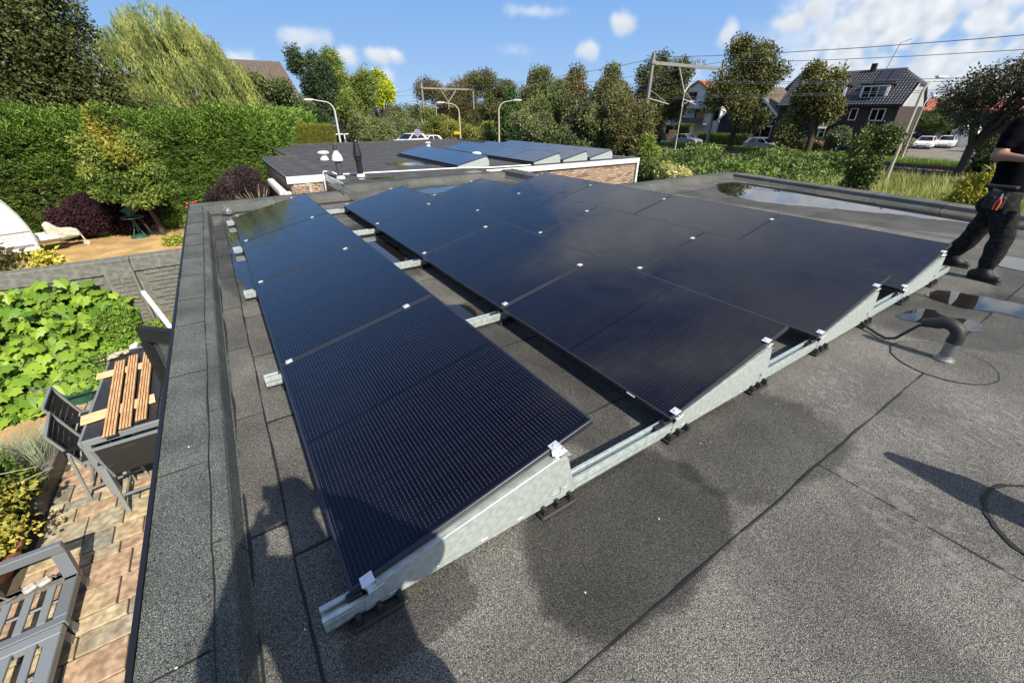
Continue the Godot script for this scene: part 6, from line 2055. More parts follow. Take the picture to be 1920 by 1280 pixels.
	var hb: Array = [[Vector3(-1.50, PATIO + 0.52, -7.35), Vector3(0.26, 0.14, 0.15)], [Vector3(-1.68, PATIO + 0.50, -7.30), Vector3(0.15, 0.15, 0.15)]]
	tree("planter_herbs", "lime and reddish herbs growing in the white planter", Vector3(-1.5, PATIO + 0.40, -7.3), hb, F.fine, 260, Color(0.10, 0.17, 0.02), Color(0.26, 0.30, 0.05), 340, 0.008, 1.0, "", 0.3, null, "plant")
	var gr := MB.new()
	gr.chamfer(T(0, 0, 0), Vector3(0.34, 0.03, 0.60), 0.006)
	var gro := single("glass_lid", gr, mat(Color(0.62, 0.72, 0.68), 0.15), "pale greenish glass lid lying on the white planter", "lid")
	gro.position = Vector3(-1.16, PATIO + 0.522, -6.98)
	var po := MB.new()
	po.tube([Vector3(-1.45, -0.96, -7.0), Vector3(-1.09, -1.24, -5.75)], [0.036], 12)
	single("white_pole", po, M.white, "thick white pole leaning behind the open patio door", "pole")


func chair(label: String) -> Node3D:
	var c := thing("garden_chair", label, "chair", Vector3.ZERO, 0.0, "mesh garden chairs round the table")
	var b := MB.new()
	var prof := [[0.445, -0.44, 0.44, -0.05], [0.44, -0.05, 0.50, -0.01], [0.50, -0.01, 0.86, 0.07]]
	for s in [-1, 1]:
		var x: float = s * 0.255
		b.bar(Vector3(x, 0.445, -0.46), Vector3(x, 0.44, -0.04), 0.022, 0.03)
		b.bar(Vector3(x, 0.43, -0.04), Vector3(x, 0.88, 0.075), 0.022, 0.03, Vector3.RIGHT)
	b.bar(Vector3(-0.255, 0.875, 0.074), Vector3(0.255, 0.875, 0.074), 0.025, 0.022)
	b.bar(Vector3(-0.255, 0.445, -0.465), Vector3(0.255, 0.445, -0.465), 0.03, 0.022)
	b.bar(Vector3(-0.255, 0.18, -0.02), Vector3(0.255, 0.18, -0.02), 0.02, 0.02)
	obj("frame", b, M.alu, c)
	for s in [-1, 1]:
		var x: float = s * 0.275
		for q in [[Vector3(x, 0.65, -0.40), Vector3(x, 0.0, -0.44)], [Vector3(x, 0.60, 0.01), Vector3(x, 0.0, 0.06)]]:
			var lg := MB.new()
			lg.bar(q[0], q[1], 0.022, 0.034, Vector3.RIGHT)
			obj("leg", lg, M.alu, c)
		var ar := MB.new()
		ar.bar(Vector3(x, 0.66, -0.44), Vector3(x, 0.66, 0.03), 0.036, 0.02)
		obj("armrest", ar, M.trim, c)
		var lowbar := MB.new()
		lowbar.bar(Vector3(x, 0.12, -0.43), Vector3(x, 0.12, 0.05), 0.016, 0.02)
		obj("stretcher", lowbar, M.alu, c)
	var st := MB.new()
	for i in 6:
		var z0 := -0.45 + i * 0.07
		st.quad(Vector3(-0.245, 0.452 - 0.010 * sin(PI * i / 6.0), z0), Vector3(-0.245, 0.452 - 0.010 * sin(PI * (i + 1) / 6.0), z0 + 0.07), Vector3(0.245, 0.452 - 0.010 * sin(PI * (i + 1) / 6.0), z0 + 0.07), Vector3(0.245, 0.452 - 0.010 * sin(PI * i / 6.0), z0))
	obj("seat", st, M.textilene, c)
	var bk := MB.new()
	for i in 6:
		var y0 := 0.47 + i * 0.066
		var y1 := y0 + 0.064
		var zf := func(y: float) -> float: return -0.03 + (y - 0.44) * 0.24 + 0.012 * sin((y - 0.47) / 0.4 * PI)
		bk.quad(Vector3(-0.243, y0, zf.call(y0)), Vector3(0.243, y0, zf.call(y0)), Vector3(0.243, y1, zf.call(y1)), Vector3(-0.243, y1, zf.call(y1)))
	obj("backrest", bk, M.textilene, c)
	return c


# ---------------------------------------------------------------- the gravel drive
func drive_things() -> void:
	var o := thing("caravan", "white touring caravan parked before the hedge at the left edge", "caravan", Vector3(-5.55, GROUND, -18.4), 0.33)
	var side := [Vector2(0.0, 0.34), Vector2(0.03, 0.45), Vector2(0.04, 0.72), Vector2(0.02, 1.05), Vector2(-0.06, 1.42), Vector2(-0.18, 1.78), Vector2(-0.36, 2.12), Vector2(-0.62, 2.40), Vector2(-1.0, 2.56), Vector2(-5.2, 2.60), Vector2(-5.35, 2.2), Vector2(-5.4, 0.34)]
	var b := MB.new()
	b.prism(T(0, 0, -0.02), side, 2.06)
	obj("body", b, M.white_gloss, o)
	var e := MB.new()
	for i in 8:
		var p: Vector2 = side[i + 1]
		var q: Vector2 = side[i + 2]
		e.bar(Vector3(p.x + 0.01, p.y, -0.005), Vector3(q.x + 0.01, q.y, -0.005), 0.09, 0.05)
	obj("corner_rail", e, mat(Color(0.70, 0.72, 0.73), 0.3, 0.3), o)
	var st := MB.new()
	st.span(Vector3(-5.3, 0.86, -0.022), Vector3(0.02, 0.905, -0.012))
	st.span(Vector3(-5.3, 0.74, -0.022), Vector3(0.02, 0.755, -0.012))
	st.span(Vector3(-5.3, 1.86, -0.022), Vector3(-0.26, 1.89, -0.012))
	st.span(Vector3(-5.3, 0.42, -0.022), Vector3(-0.03, 0.50, -0.010))
	obj("stripe", st, M.grey_stripe, o)
	var sk := MB.new()
	sk.span(Vector3(-5.4, 0.30, -0.04), Vector3(0.06, 0.40, 0.0))
	sk.span(Vector3(-0.05, 0.30, -2.06), Vector3(0.06, 0.44, -0.04))
	obj("skirt", sk, M.white, o)
	var w := MB.new()
	w.prism(T(0, 0, 0.004), [Vector2(-1.20, 1.12), Vector2(-0.92, 1.12), Vector2(-0.88, 1.16), Vector2(-1.05, 1.62), Vector2(-1.9, 1.62), Vector2(-1.9, 1.12)], 0.02)
	var wn := obj("window", w, M.window, o)
	var wf := MB.new()
	wf.bar(Vector3(-0.87, 1.12, 0.006), Vector3(-1.06, 1.65, 0.006), 0.03, 0.02)
	wf.bar(Vector3(-1.9, 1.10, 0.006), Vector3(-0.87, 1.10, 0.006), 0.02, 0.03)
	obj("frame", wf, M.grey_stripe, wn)
	var wh := MB.new()
	wh.lathe(Transform3D(turned(0, PI / 2), Vector3(-2.6, 0.32, -0.08)), [Vector2(0, -0.1), Vector2(0.31, -0.1), Vector2(0.33, 0.0), Vector2(0.2, 0.04), Vector2(0, 0.04)], 18)
	obj("wheel", wh, M.tyre, o)
	var db := MB.new()
	db.bar(Vector3(-0.05, 0.36, -0.55), Vector3(1.15, 0.38, -1.0), 0.06, 0.10)
	db.bar(Vector3(-0.05, 0.36, -1.45), Vector3(1.15, 0.38, -1.0), 0.06, 0.10)
	obj("drawbar", db, M.steel, o)
	var bx := MB.new()
	bx.chamfer(T(0.36, 0.50, -1.0), Vector3(0.62, 0.10, 1.1), 0.03)
	obj("front_step", bx, M.white, o)
	var cv := MB.new()   # the canvas over the hitch, in folds
	var rows: Array = []
	for i in 13:
		var t := i / 12.0
		var row: Array[Vector3] = []
		for k in 15:
			var a := PI * k / 14.0
			var h := lerpf(0.46, 0.18, pow(t, 1.2)) + 0.12 * sin(t * 9.0) * (1 - t)
			var ww := lerpf(0.30, 0.12, t)
			var fold := 1.0 + 0.09 * sin(k * 2.3 + t * 8.0)
			row.append(Vector3(0.42 + t * 0.78, 0.40 + h * sin(a) * fold, -1.0 + cos(a) * ww * fold))
		rows.append(row)
	for i in 12:
		for k in 14: cv.quad(rows[i][k + 1], rows[i][k], rows[i + 1][k], rows[i + 1][k + 1])
	for k in 13: cv.tri(rows[0][0], rows[0][k + 1], rows[0][k + 2])
	obj("hitch_cover", cv, M.canvas, o)
	var jw := MB.new()
	jw.tube([Vector3(1.20, 0.52, -1.0), Vector3(1.28, 0.12, -0.98)], [0.028], 8)
	jw.lathe(Transform3D(turned(0, PI / 2), Vector3(1.28, 0.09, -0.98)), [Vector2(0, -0.03), Vector2(0.09, -0.03), Vector2(0.09, 0.03), Vector2(0, 0.03)], 12)
	obj("jockey_wheel", jw, M.cream, o)
	# the bird feeder with a pagoda roof
	var l := thing("bird_feeder", "green metal bird feeder with pagoda roof on splayed legs", "bird feeder", Vector3(-3.18, GROUND, -20.0))
	var rf := MB.new()
	rf.lathe(T(0, 0.98, 0), [Vector2(0.26, 0.0), Vector2(0.27, 0.02), Vector2(0.15, 0.10), Vector2(0.05, 0.17), Vector2(0.03, 0.22), Vector2(0, 0.24)], 8, true)
	rf.lathe(T(0, 0.80, 0), [Vector2(0.14, 0.0), Vector2(0.14, 0.16)], 8, true)
	obj("roof", rf, M.green_paint, l)
	var tr := MB.new()
	tr.lathe(T(0, 0.70, 0), [Vector2(0.08, 0.0), Vector2(0.36, 0.03), Vector2(0.37, 0.07), Vector2(0.33, 0.05), Vector2(0, 0.04)], 8, true)
	obj("tray", tr, M.green_paint, l)
	for i in 3:
		var a := TAU * i / 3 + 0.5
		var lg := MB.new()
		lg.tube([Vector3(0, 0.70, 0), Vector3(cos(a) * 0.10, 0.3, sin(a) * 0.10), Vector3(cos(a) * 0.22, 0.02, sin(a) * 0.22)], [0.025, 0.02, 0.03], 6)
		obj("leg", lg, M.green_paint, l)
	var bs := MB.new()
	bs.lathe(T(0, 0.0, 0), [Vector2(0.30, 0.0), Vector2(0.28, 0.06), Vector2(0.1, 0.12), Vector2(0.0, 0.12)], 10, true)
	obj("foot", bs, M.green_paint, l)
	for q in [[Vector3(-2.86, GROUND, -20.4), Vector3(-3.06, GROUND + 0.72, -20.5), "thicker pale wooden stake under the yellow tree"], [Vector3(-2.50, GROUND, -20.9), Vector3(-2.75, GROUND + 0.5, -21.0), "thin pale wooden stake under the yellow tree"]]:
		var s := MB.new()
		s.tube([q[0], q[1]], [0.045, 0.04], 7)
		single("wooden_stake", s, M.pale_bark, q[2], "stake")


# ---------------------------------------------------------------- the railway
func railway() -> void:
	var k := 0
	for x in [42.0, 46.5]:
		var o := thing("railway_track", ["nearer railway track on the ballast", "farther railway track on the ballast"][k], "track", Vector3(x, GROUND + 0.25, 0))
		for s in [-1, 1]:
			var b := MB.new()
			b.span(Vector3(s * 0.75 - 0.035, 0.12, -230), Vector3(s * 0.75 + 0.035, 0.27, 60))
			obj("rail", b, M.rust, o)
		var sl: Array = []
		for i in 460: sl.append([T(0, 0.06, 60.0 - i * 0.63), Color(0.9, 0.9, 0.9)])
		var sm := MB.new()
		sm.at(0, 0, 0, Vector3(2.5, 0.16, 0.26))
		foliage(o, "sleepers", [sm.mesh()], sl, M.grey_wood)
		k += 1
	k = 0
	for z in [-32.0, -90.0]:
		var h: float = [8.43, 8.38][k]
		var o := thing("catenary_gantry", ["near overhead line gantry spanning both tracks before the white house", "far overhead line gantry spanning both tracks"][k], "gantry", Vector3(0, GROUND, z))
		for x in [38.5, 50.2]:
			var p := MB.new()
			for s in [-1, 1]:
				p.at(x + s * 0.12, (h + 0.85) * 0.5, 0, Vector3(0.07, h + 0.85, 0.22))
				p.at(x, (h + 0.85) * 0.5, s * 0.08, Vector3(0.24, h + 0.85, 0.03))
			obj("mast", p, M.mast, o)
			var cap := MB.new()
			cap.chamfer(T(x, h + 0.05, 0), Vector3(0.55, 0.34, 0.4), 0.04)
			obj("mast_head", cap, M.mast, o)
		var b := MB.new()
		b.span(Vector3(38.2, h - 0.14, -0.12), Vector3(50.5, h + 0.14, 0.12))
		obj("cross_beam", b, M.mast, o)
		for x in [42.2, 43.0, 45.9, 46.8]:
			var i2 := MB.new()
			i2.bar(Vector3(x, h + 0.14, 0), Vector3(x, h + 0.7, 0), 0.06, 0.06)
			i2.bar(Vector3(x - 0.35, h + 0.7, 0), Vector3(x + 0.2, h + 0.7, 0), 0.05, 0.05)
			i2.ball(Vector3(x - 0.3, h + 0.5, 0), Vector3(0.09, 0.2, 0.09), 8, 6)
			obj("insulator", i2, M.mast, o)
		var y := MB.new()
		y.tube([Vector3(42.6, h - 0.1, 0), Vector3(44.2, h - 2.4, 0), Vector3(44.2, h - 3.7, 0)], [0.07], 6)
		y.tube([Vector3(46.2, h - 0.1, 0), Vector3(44.2, h - 2.4, 0)], [0.07], 6)
		obj("drop_post", y, M.cream, o)
		for q in [[38.5, 41.9], [44.2, 46.6]]:
			var a := MB.new()
			a.tube([Vector3(q[0], h - 3.0, 0), Vector3(q[1], h - 3.5, 0)], [0.05], 6)
			a.tube([Vector3(q[0], h - 2.2, 0), Vector3(q[1] - 0.6, h - 3.25, 0)], [0.02], 5)
			obj("cantilever_arm", a, M.cream, o)
		k += 1
	# overhead wires: span by span, sagging between gantries
	var lines := [[42.0, 5.55, 0.05, 0.016, "contact wire over the nearer track"], [42.0, 7.0, 0.9, 0.018, "messenger wire over the nearer track"], [46.5, 5.55, 0.05, 0.016, "contact wire over the farther track"], [46.5, 7.0, 0.9, 0.018, "messenger wire over the farther track"], [39.6, 8.95, 1.0, 0.024, "upper feeder wire along the near masts"], [49.4, 9.0, 1.0, 0.024, "upper feeder wire along the far masts"]]
	for q in lines:
		var b := MB.new()
		var pts: Array = []
		for s in range(-3, 3):
			var z0 := -90.0 + (s + 1) * -58.0 if s < 0 else -32.0 + s * 58.0
			pass
		var stops := [-206.0, -148.0, -90.0, -32.0, 26.0, 84.0]
		for i in stops.size() - 1:
			for j in 10:
				var t := j / 10.0
				pts.append(Vector3(q[0], GROUND + q[1] - q[2] * 4.0 * t * (1 - t), lerpf(stops[i], stops[i + 1], t)))
		b.tube(pts, [q[3]], 5, false)
		single("overhead_wire", b, M.wire, "%s of the railway" % q[4], "wire", "overhead wires of the railway")
	var fp := MB.new()
	fp.tube([Vector3(37.2, GROUND, -6.2), Vector3(37.6, GROUND + 1.7, -5.0)], [0.05], 6)
	fp.tube([Vector3(37.6, GROUND + 1.7, -5.0), Vector3(38.6, GROUND + 2.0, -4.2)], [0.05], 6)
	single("leaning_post", fp, M.wire, "thin dark leaning post beside the railway at the right", "post")


# ---------------------------------------------------------------- lamps, signs and cars
func lamp(label: String, foot: Vector3, tall: float, arm: Vector3, m: Material, girth := 0.075) -> Node3D:
	var o := thing("street_lamp", label, "street lamp", foot, 0.0, "street lamps")
	var p := MB.new()
	p.tube([Vector3(0, 0, 0), Vector3(0, 1.2, 0), Vector3(0, 1.25, 0), Vector3(0, tall - 0.75, 0)], [girth * 1.35, girth * 1.3, girth, girth * 0.8], 12)
	var d := arm.normalized()
	var reach := arm.length()
	var path: Array = []
	for i in 9:
		var a := PI * 0.5 * i / 8.0 * 0.86
		path.append(Vector3(0, tall - 0.76 + sin(a) * 0.6, 0) + d * (1 - cos(a)) * 0.6)
	path.append((path[-1] as Vector3) + d * (reach - 0.5) + Vector3.UP * 0.12)
	p.tube(path, [girth * 0.8, girth * 0.75, girth * 0.7, girth * 0.65, girth * 0.6, girth * 0.55, girth * 0.5, girth * 0.5, girth * 0.45, girth * 0.4], 10)
	obj("pole", p, m, o)
	var h := MB.new()
	var e: Vector3 = path[-1]
	var bs := Basis(d, Vector3.UP, d.cross(Vector3.UP))
	h.prism(Transform3D(bs, e + bs.z * 0.09), [Vector2(-0.12, -0.03), Vector2(0.42, -0.05), Vector2(0.50, 0.0), Vector2(0.40, 0.06), Vector2(-0.10, 0.05)], 0.18)
	obj("lamp_head", h, M.lamp_grey, o)
	var g := MB.new()
	g.chamfer(Transform3D(bs, e + d * 0.2 - Vector3.UP * 0.058), Vector3(0.34, 0.03, 0.13), 0.01)
	obj("lamp_glass", g, M.white, o)
	return o

func car(called: String, label: String, at: Vector3, turn: float, paint: Material, estate := false) -> Node3D:
	var o := thing(called, label, "car", at, turn, "parked cars")
	var b := MB.new()
	# along x: front at +x; width along z
	var low := [Vector2(-2.1, 0.28), Vector2(-2.12, 0.62), Vector2(-2.02, 0.88), Vector2(-1.5, 0.94), Vector2(1.0, 0.92), Vector2(1.7, 0.80), Vector2(2.05, 0.66), Vector2(2.12, 0.45), Vector2(2.06, 0.26), Vector2(1.72, 0.24), Vector2(1.60, 0.52), Vector2(1.36, 0.62), Vector2(1.10, 0.52), Vector2(0.98, 0.22), Vector2(-1.0, 0.22), Vector2(-1.12, 0.52), Vector2(-1.36, 0.62), Vector2(-1.60, 0.52), Vector2(-1.74, 0.26)]
	b.prism(T(0, 0, 0.86), low, 1.72)
	var rear := -1.9 if estate else -1.55
	var rise: Array = [[Vector2(-2.0, 0.90), Vector2(rear, 1.36)], [Vector2(rear, 1.36), Vector2(rear + 0.45, 1.44)], [Vector2(rear + 0.45, 1.44), Vector2(0.05, 1.43)], [Vector2(0.05, 1.43), Vector2(1.0, 0.91)]]
	for q in rise:
		var p0: Vector2 = q[0]
		var p1: Vector2 = q[1]
		var w0 := 0.82 - maxf(0, p0.y - 0.9) * 0.36
		var w1 := 0.82 - maxf(0, p1.y - 0.9) * 0.36
		b.quad(Vector3(p0.x, p0.y, w0), Vector3(p1.x, p1.y, w1), Vector3(p1.x, p1.y, -w1), Vector3(p0.x, p0.y, -w0))
	var roofline := [Vector2(-2.0, 0.90), Vector2(rear, 1.36), Vector2(rear + 0.45, 1.44), Vector2(0.05, 1.43), Vector2(1.0, 0.91)]
	for s in [1.0, -1.0]:
		for i in roofline.size() - 1:
			var p0: Vector2 = roofline[i]
			var p1: Vector2 = roofline[i + 1]
			var c := Vector3(-0.4, 0.9, 0.82 * s)
			var a := Vector3(p0.x, p0.y, s * (0.82 - maxf(0, p0.y - 0.9) * 0.36))
			var e := Vector3(p1.x, p1.y, s * (0.82 - maxf(0, p1.y - 0.9) * 0.36))
			if s > 0: b.tri(c, e, a)
			else: b.tri(c, a, e)
	obj("body", b, paint, o)
	for s in [1.0, -1.0]:
		for q in [[Vector2(-0.42, 0.95), Vector2(0.78, 0.95), Vector2(0.08, 1.37), Vector2(-0.42, 1.38)], [Vector2(-1.62, 0.95), Vector2(-0.50, 0.95), Vector2(-0.50, 1.38), Vector2(rear + 0.4, 1.38)]]:
			var w := MB.new()
			var pts: Array[Vector3] = []
			for p in q: pts.append(Vector3(p.x, p.y, s * (0.826 - maxf(0, p.y - 0.9) * 0.36)))
			if s > 0: w.quad(pts[0], pts[1], pts[2], pts[3])
			else: w.quad(pts[3], pts[2], pts[1], pts[0])
			obj("side_window", w, M.window, o)
	var ws := MB.new()
	ws.quad(Vector3(0.96, 0.945, -0.74), Vector3(0.14, 1.395, -0.60), Vector3(0.14, 1.395, 0.60), Vector3(0.96, 0.945, 0.74))
	obj("windscreen", ws, M.window, o)
	var rw := MB.new()
	rw.quad(Vector3(-1.99, 0.955, 0.72), Vector3(rear - 0.03, 1.33, 0.60), Vector3(rear - 0.03, 1.33, -0.60), Vector3(-1.99, 0.955, -0.72))
	obj("rear_window", rw, M.window, o)
	for x in [-1.36, 1.36]:
		for s in [-1.0, 1.0]:
			var w := MB.new()
			w.lathe(Transform3D(turned(0, PI / 2), Vector3(x, 0.31, s * 0.76)), [Vector2(0, -0.1), Vector2(0.29, -0.1), Vector2(0.315, -0.07), Vector2(0.315, 0.07), Vector2(0.29, 0.1), Vector2(0, 0.1)], 18)
			var wh := obj("wheel", w, M.tyre, o)
			var rm := MB.new()
			rm.lathe(Transform3D(turned(0, PI / 2), Vector3(x, 0.31, s * 0.76)), [Vector2(0, -0.106), Vector2(0.19, -0.104), Vector2(0.19, 0.104), Vector2(0, 0.106)], 14)
			obj("rim", rm, M.rim, wh)
	for s in [-1.0, 1.0]:
		var hl := MB.new()
		hl.chamfer(T(1.93, 0.66, s * 0.62, turned(s * -0.35)), Vector3(0.22, 0.12, 0.34), 0.03)
		obj("headlight", hl, M.head_lamp, o)
		var tl := MB.new()
		tl.chamfer(T(-2.06, 0.72, s * 0.68), Vector3(0.10, 0.22, 0.20), 0.02)
		obj("tail_light", tl, mat(lin(0.30, 0.02, 0.02), 0.3), o)
		var mr := MB.new()
		mr.chamfer(T(0.72, 0.97, s * 0.92), Vector3(0.12, 0.12, 0.18), 0.03)
		obj("wing_mirror", mr, paint, o)
	var gr := MB.new()
	gr.chamfer(T(2.09, 0.40, 0), Vector3(0.05, 0.16, 1.0), 0.02)
	obj("grille", gr, M.trim, o)
	return o

func round_sign(label: String, foot: Vector3, tall: float, face: float, back := false, faded := false) -> void:
	var o := thing("no_stopping_sign", label, "traffic sign", foot, face)
	var p := MB.new()
	p.tube([Vector3.ZERO, Vector3(0, tall + 0.28, 0)], [0.025], 8)
	obj("post", p, M.lamp_grey, o)
	var d := MB.new()
	var up := Transform3D(turned(0, PI / 2), Vector3(0, tall, 0.03))
	d.lathe(up, [Vector2(0, 0), Vector2(0.30, 0), Vector2(0.30, 0.012), Vector2(0, 0.012)], 24)
	var disc := obj("disc", d, mat(lin(0.03, 0.035, 0.13), 0.4) if back else mat(lin(0.45, 0.36, 0.50) if faded else lin(0.55, 0.03, 0.04), 0.4), o)
	if back: return
	var b := MB.new()
	b.lathe(up, [Vector2(0, 0.013), Vector2(0.235, 0.013), Vector2(0.235, 0.016), Vector2(0, 0.016)], 24)
	obj("blue_field", b, mat(lin(0.26, 0.22, 0.52) if faded else lin(0.03, 0.12, 0.55), 0.4), disc)
	var s := MB.new()
	s.box(Transform3D(turned(0, 0, -PI / 4), Vector3(0, tall, 0.048)), Vector3(0.48, 0.05, 0.004))
	obj("red_bar", s, disc.material_override, disc)

func street_things() -> void:
	var away := Vector3(1, 0, 0.12)
	lamp("tall cream street lamp leaning over the railway in front of the dark roofed house", polar(74.0, 31.0), 5.75, Vector3(0.55, 0, 0.25), M.lamp_pole, 0.08)
	lamp("thin street lamp by the side street behind the tall cream lamp", polar(74.5, 53.0), 5.45, away * 0.8, M.lamp_grey, 0.05)
	lamp("cream street lamp in the middle before the row of bushes", polar(31.9, 34.0), 5.0, Vector3(1.1, 0, 0.5), M.lamp_pole)
	lamp("cream street lamp with the yellow sign left of the middle one", polar(27.1, 38.0), 4.9, Vector3(-1.3, 0, -0.2), M.lamp_pole)
	lamp("grey street lamp behind the neighbour's roof at the hedge's end", polar(12.9, 34.0), 4.95, Vector3(-1.4, 0, 0.2), M.lamp_grey)
	lamp("slim street lamp seen through the near railway gantry", polar(53.3, 56.0), 5.3, Vector3(0.9, 0, 0.2), M.lamp_pole, 0.06)
	lamp("small distant street lamp above the parked white cars", polar(22.6, 82.0), 5.6, Vector3(-1.3, 0, -0.2), M.lamp_grey, 0.07)
	lamp("smallest distant street lamp left of the far gantry", polar(24.4, 100.0), 5.6, Vector3(-1.3, 0, -0.2), M.lamp_grey, 0.07)
	var c := polar(27.0, 37.7)
	var ys := MB.new()
	ys.chamfer(T(0, 0, 0, turned(deg_to_rad(-25))), Vector3(0.55, 0.18, 0.03), 0.01)
	var y := single("yellow_sign", ys, mat(lin(0.75, 0.42, 0.01), 0.4), "yellow direction board on the lamp left of the middle", "sign")
	y.position = Vector3(c.x - 0.25, -0.04, c.z + 0.15)
	round_sign("round red and blue no stopping sign at the neighbour's brick corner", polar(45.0, 22.0), 2.35, deg_to_rad(-45))
	round_sign("dark back of a round traffic sign behind the solar rows", polar(34.0, 30.0), 1.9, deg_to_rad(60), true)
	round_sign("faded round no stopping sign in front of the parked white car", polar(21.9, 44.0, -1.8), 1.55, deg_to_rad(-30), false, true)
	var wb := MB.new()
	wb.chamfer(T(0, 0.95, 0), Vector3(0.75, 0.5, 0.3), 0.03)
	wb.chamfer(T(0, 0.35, 0), Vector3(0.2, 0.7, 0.2), 0.02)
	var wo := single("white_cabinet", wb, M.white, "small white street cabinet at the middle lamp's foot", "cabinet")
	wo.position = polar(32.0, 34.0, GROUND + 0.95)
	wo.rotation.y = -0.5
	# cars
	car("parked_car", "white parked car with sloping windscreen beyond the neighbour's roof", polar(20.9, 50.5, -2.0), deg_to_rad(205), M.car_white)
	car("parked_car", "second white parked car behind the first, mostly hidden by the roof edge", polar(22.9, 53.0, -2.3), deg_to_rad(205), M.car_white)
	car("parked_car", "silver parked car before the navy house", Vector3(56.6, GROUND, -28.6), deg_to_rad(-90), M.car_silver)
	car("parked_car", "dark blue estate car before the dark roofed house", Vector3(58.0, GROUND, -20.9), deg_to_rad(-90), M.car_navy, true)
	car("parked_car", "grey parked car behind the railway mast before the white house", Vector3(58.0, GROUND, -40.5), deg_to_rad(-90), M.car_silver)
	car("parked_car", "white hatchback facing us on the side street", Vector3(78.5, GROUND + 0.02, -19.0), deg_to_rad(187), M.car_white)
	car("parked_car", "second white car partly hidden behind the white hatchback", Vector3(82.5, GROUND + 0.02, -17.9), deg_to_rad(187), M.car_white)
	var sc := thing("scooter", "dark parked scooter at the foot of the windblown tree", "scooter", Vector3(58.0, GROUND, -49.5))
	var sb := MB.new()
	sb.chamfer(T(0, 0.62, -0.25), Vector3(0.30, 0.25, 0.7), 0.08)
	sb.tube([Vector3(0, 0.3, 0.25), Vector3(0, 0.98, 0.55)], [0.05], 6)
	sb.tube([Vector3(-0.3, 1.0, 0.52), Vector3(0.3, 1.0, 0.52)], [0.025], 6)
	obj("body", sb, M.trim, sc)
	for zz in [-0.5, 0.7]:
		var w := MB.new()
		w.lathe(Transform3D(turned(0, 0, PI / 2), Vector3(0, 0.25, zz)), [Vector2(0, -0.05), Vector2(0.25, -0.05), Vector2(0.25, 0.05), Vector2(0, 0.05)], 14)
		obj("wheel", w, M.tyre, sc)


# ---------------------------------------------------------------- houses beyond the railway; their fronts look towards -x
func win(parent: Node, x: float, y0: float, y1: float, z0: float, z1: float, bars := 1, cross := 0.0, frame: Material = null) -> void:
	var b := MB.new()
	var t := 0.09
	b.span(Vector3(x - 0.06, y0 - t, z0 - t), Vector3(x + 0.02, y0, z1 + t))
	b.span(Vector3(x - 0.06, y1, z0 - t), Vector3(x + 0.02, y1 + t, z1 + t))
	for z in [z0 - t, z1]: b.span(Vector3(x - 0.058, y0, z), Vector3(x + 0.02, y1, z + t))
	for i in bars - 1:
		var z := lerpf(z0, z1, float(i + 1) / bars)
		b.span(Vector3(x - 0.055, y0, z - 0.04), Vector3(x + 0.02, y1, z + 0.04))
	if cross > 0: b.span(Vector3(x - 0.052, lerpf(y0, y1, cross) - 0.035, z0), Vector3(x + 0.02, lerpf(y0, y1, cross) + 0.035, z1))
	var o := obj("window", b, frame if frame else M.white, parent)
	for i in bars:
		var p := MB.new()
		var za := lerpf(z0, z1, float(i) / bars)
		var zb := lerpf(z0, z1, float(i + 1) / bars)
		p.span(Vector3(x - 0.022, y0 + 0.001, za + 0.002), Vector3(x + 0.01, y1 - 0.001, zb - 0.002))
		obj("pane", p, M.window, o)

# roof tiles in rows on the slope from the eave line a-b up to the ridge; copies joined as one part
func tiles(parent: Node, a: Vector3, b: Vector3, up: Vector3, size: Vector2, tone: Color, m: Material, s: int, cut: Variant = null) -> void:
	var r := RandomNumberGenerator.new()
	r.seed = s
	var u := (b - a).normalized()
	var v := up.normalized()
	var n := u.cross(v).normalized()
	if n.y < 0: n = -n
	var t := MB.new()
	for i in 4:   # a pantile: a wave across, thicker at its foot
		var f := func(k: int) -> Vector3: return Vector3(size.x * (k / 4.0 - 0.5), 0.035 * sin(TAU * k / 4.0 + 0.6) + 0.05, 0)
		var p0: Vector3 = f.call(i)
		var p1: Vector3 = f.call(i + 1)
		var back := Vector3(0, -0.045, -size.y * 1.08)
		t.quad(p0, p1, p1 + back, p0 + back)
		t.quad(p0 - Vector3(0, 0.045, 0), p1 - Vector3(0, 0.045, 0), p1, p0)
	var mesh := t.mesh()
	var put: Array = []
	var cols := int(a.distance_to(b) / size.x)
	var rows := int(up.length() / size.y)
	for j in rows:
		for i in cols:
			var p := a + u * ((i + 0.5) * size.x) + v * (j * size.y)
			if cut != null and not cut.call(p): continue
			var right := n.cross(v).normalized()
			var g := r.randf_range(0.72, 1.22)
			put.append([Transform3D(Basis(right * -1.0 if (n.cross(-v)).dot(right) < 0 else right, n, -v), p), Color(tone.r * g * r.randf_range(0.94, 1.06), tone.g * g, tone.b * g)])
	foliage(parent, "roof_tiles", [mesh], put, m)

func slab_roof(parent: Node, called: String, pts: Array, m: Material, thick := 0.16) -> MeshInstance3D:
	var b := MB.new()
	var d := Vector3(0, -thick, 0)
	var n := pts.size()
	for i in range(1, n - 1): b.tri(pts[0], pts[i], pts[i + 1])
	for i in range(1, n - 1): b.tri(pts[0] + d, pts[i + 1] + d, pts[i] + d)
	for i in n: b.quad(pts[i] + d, pts[(i + 1) % n] + d, pts[(i + 1) % n], pts[i])
	return obj(called, b, m, parent)

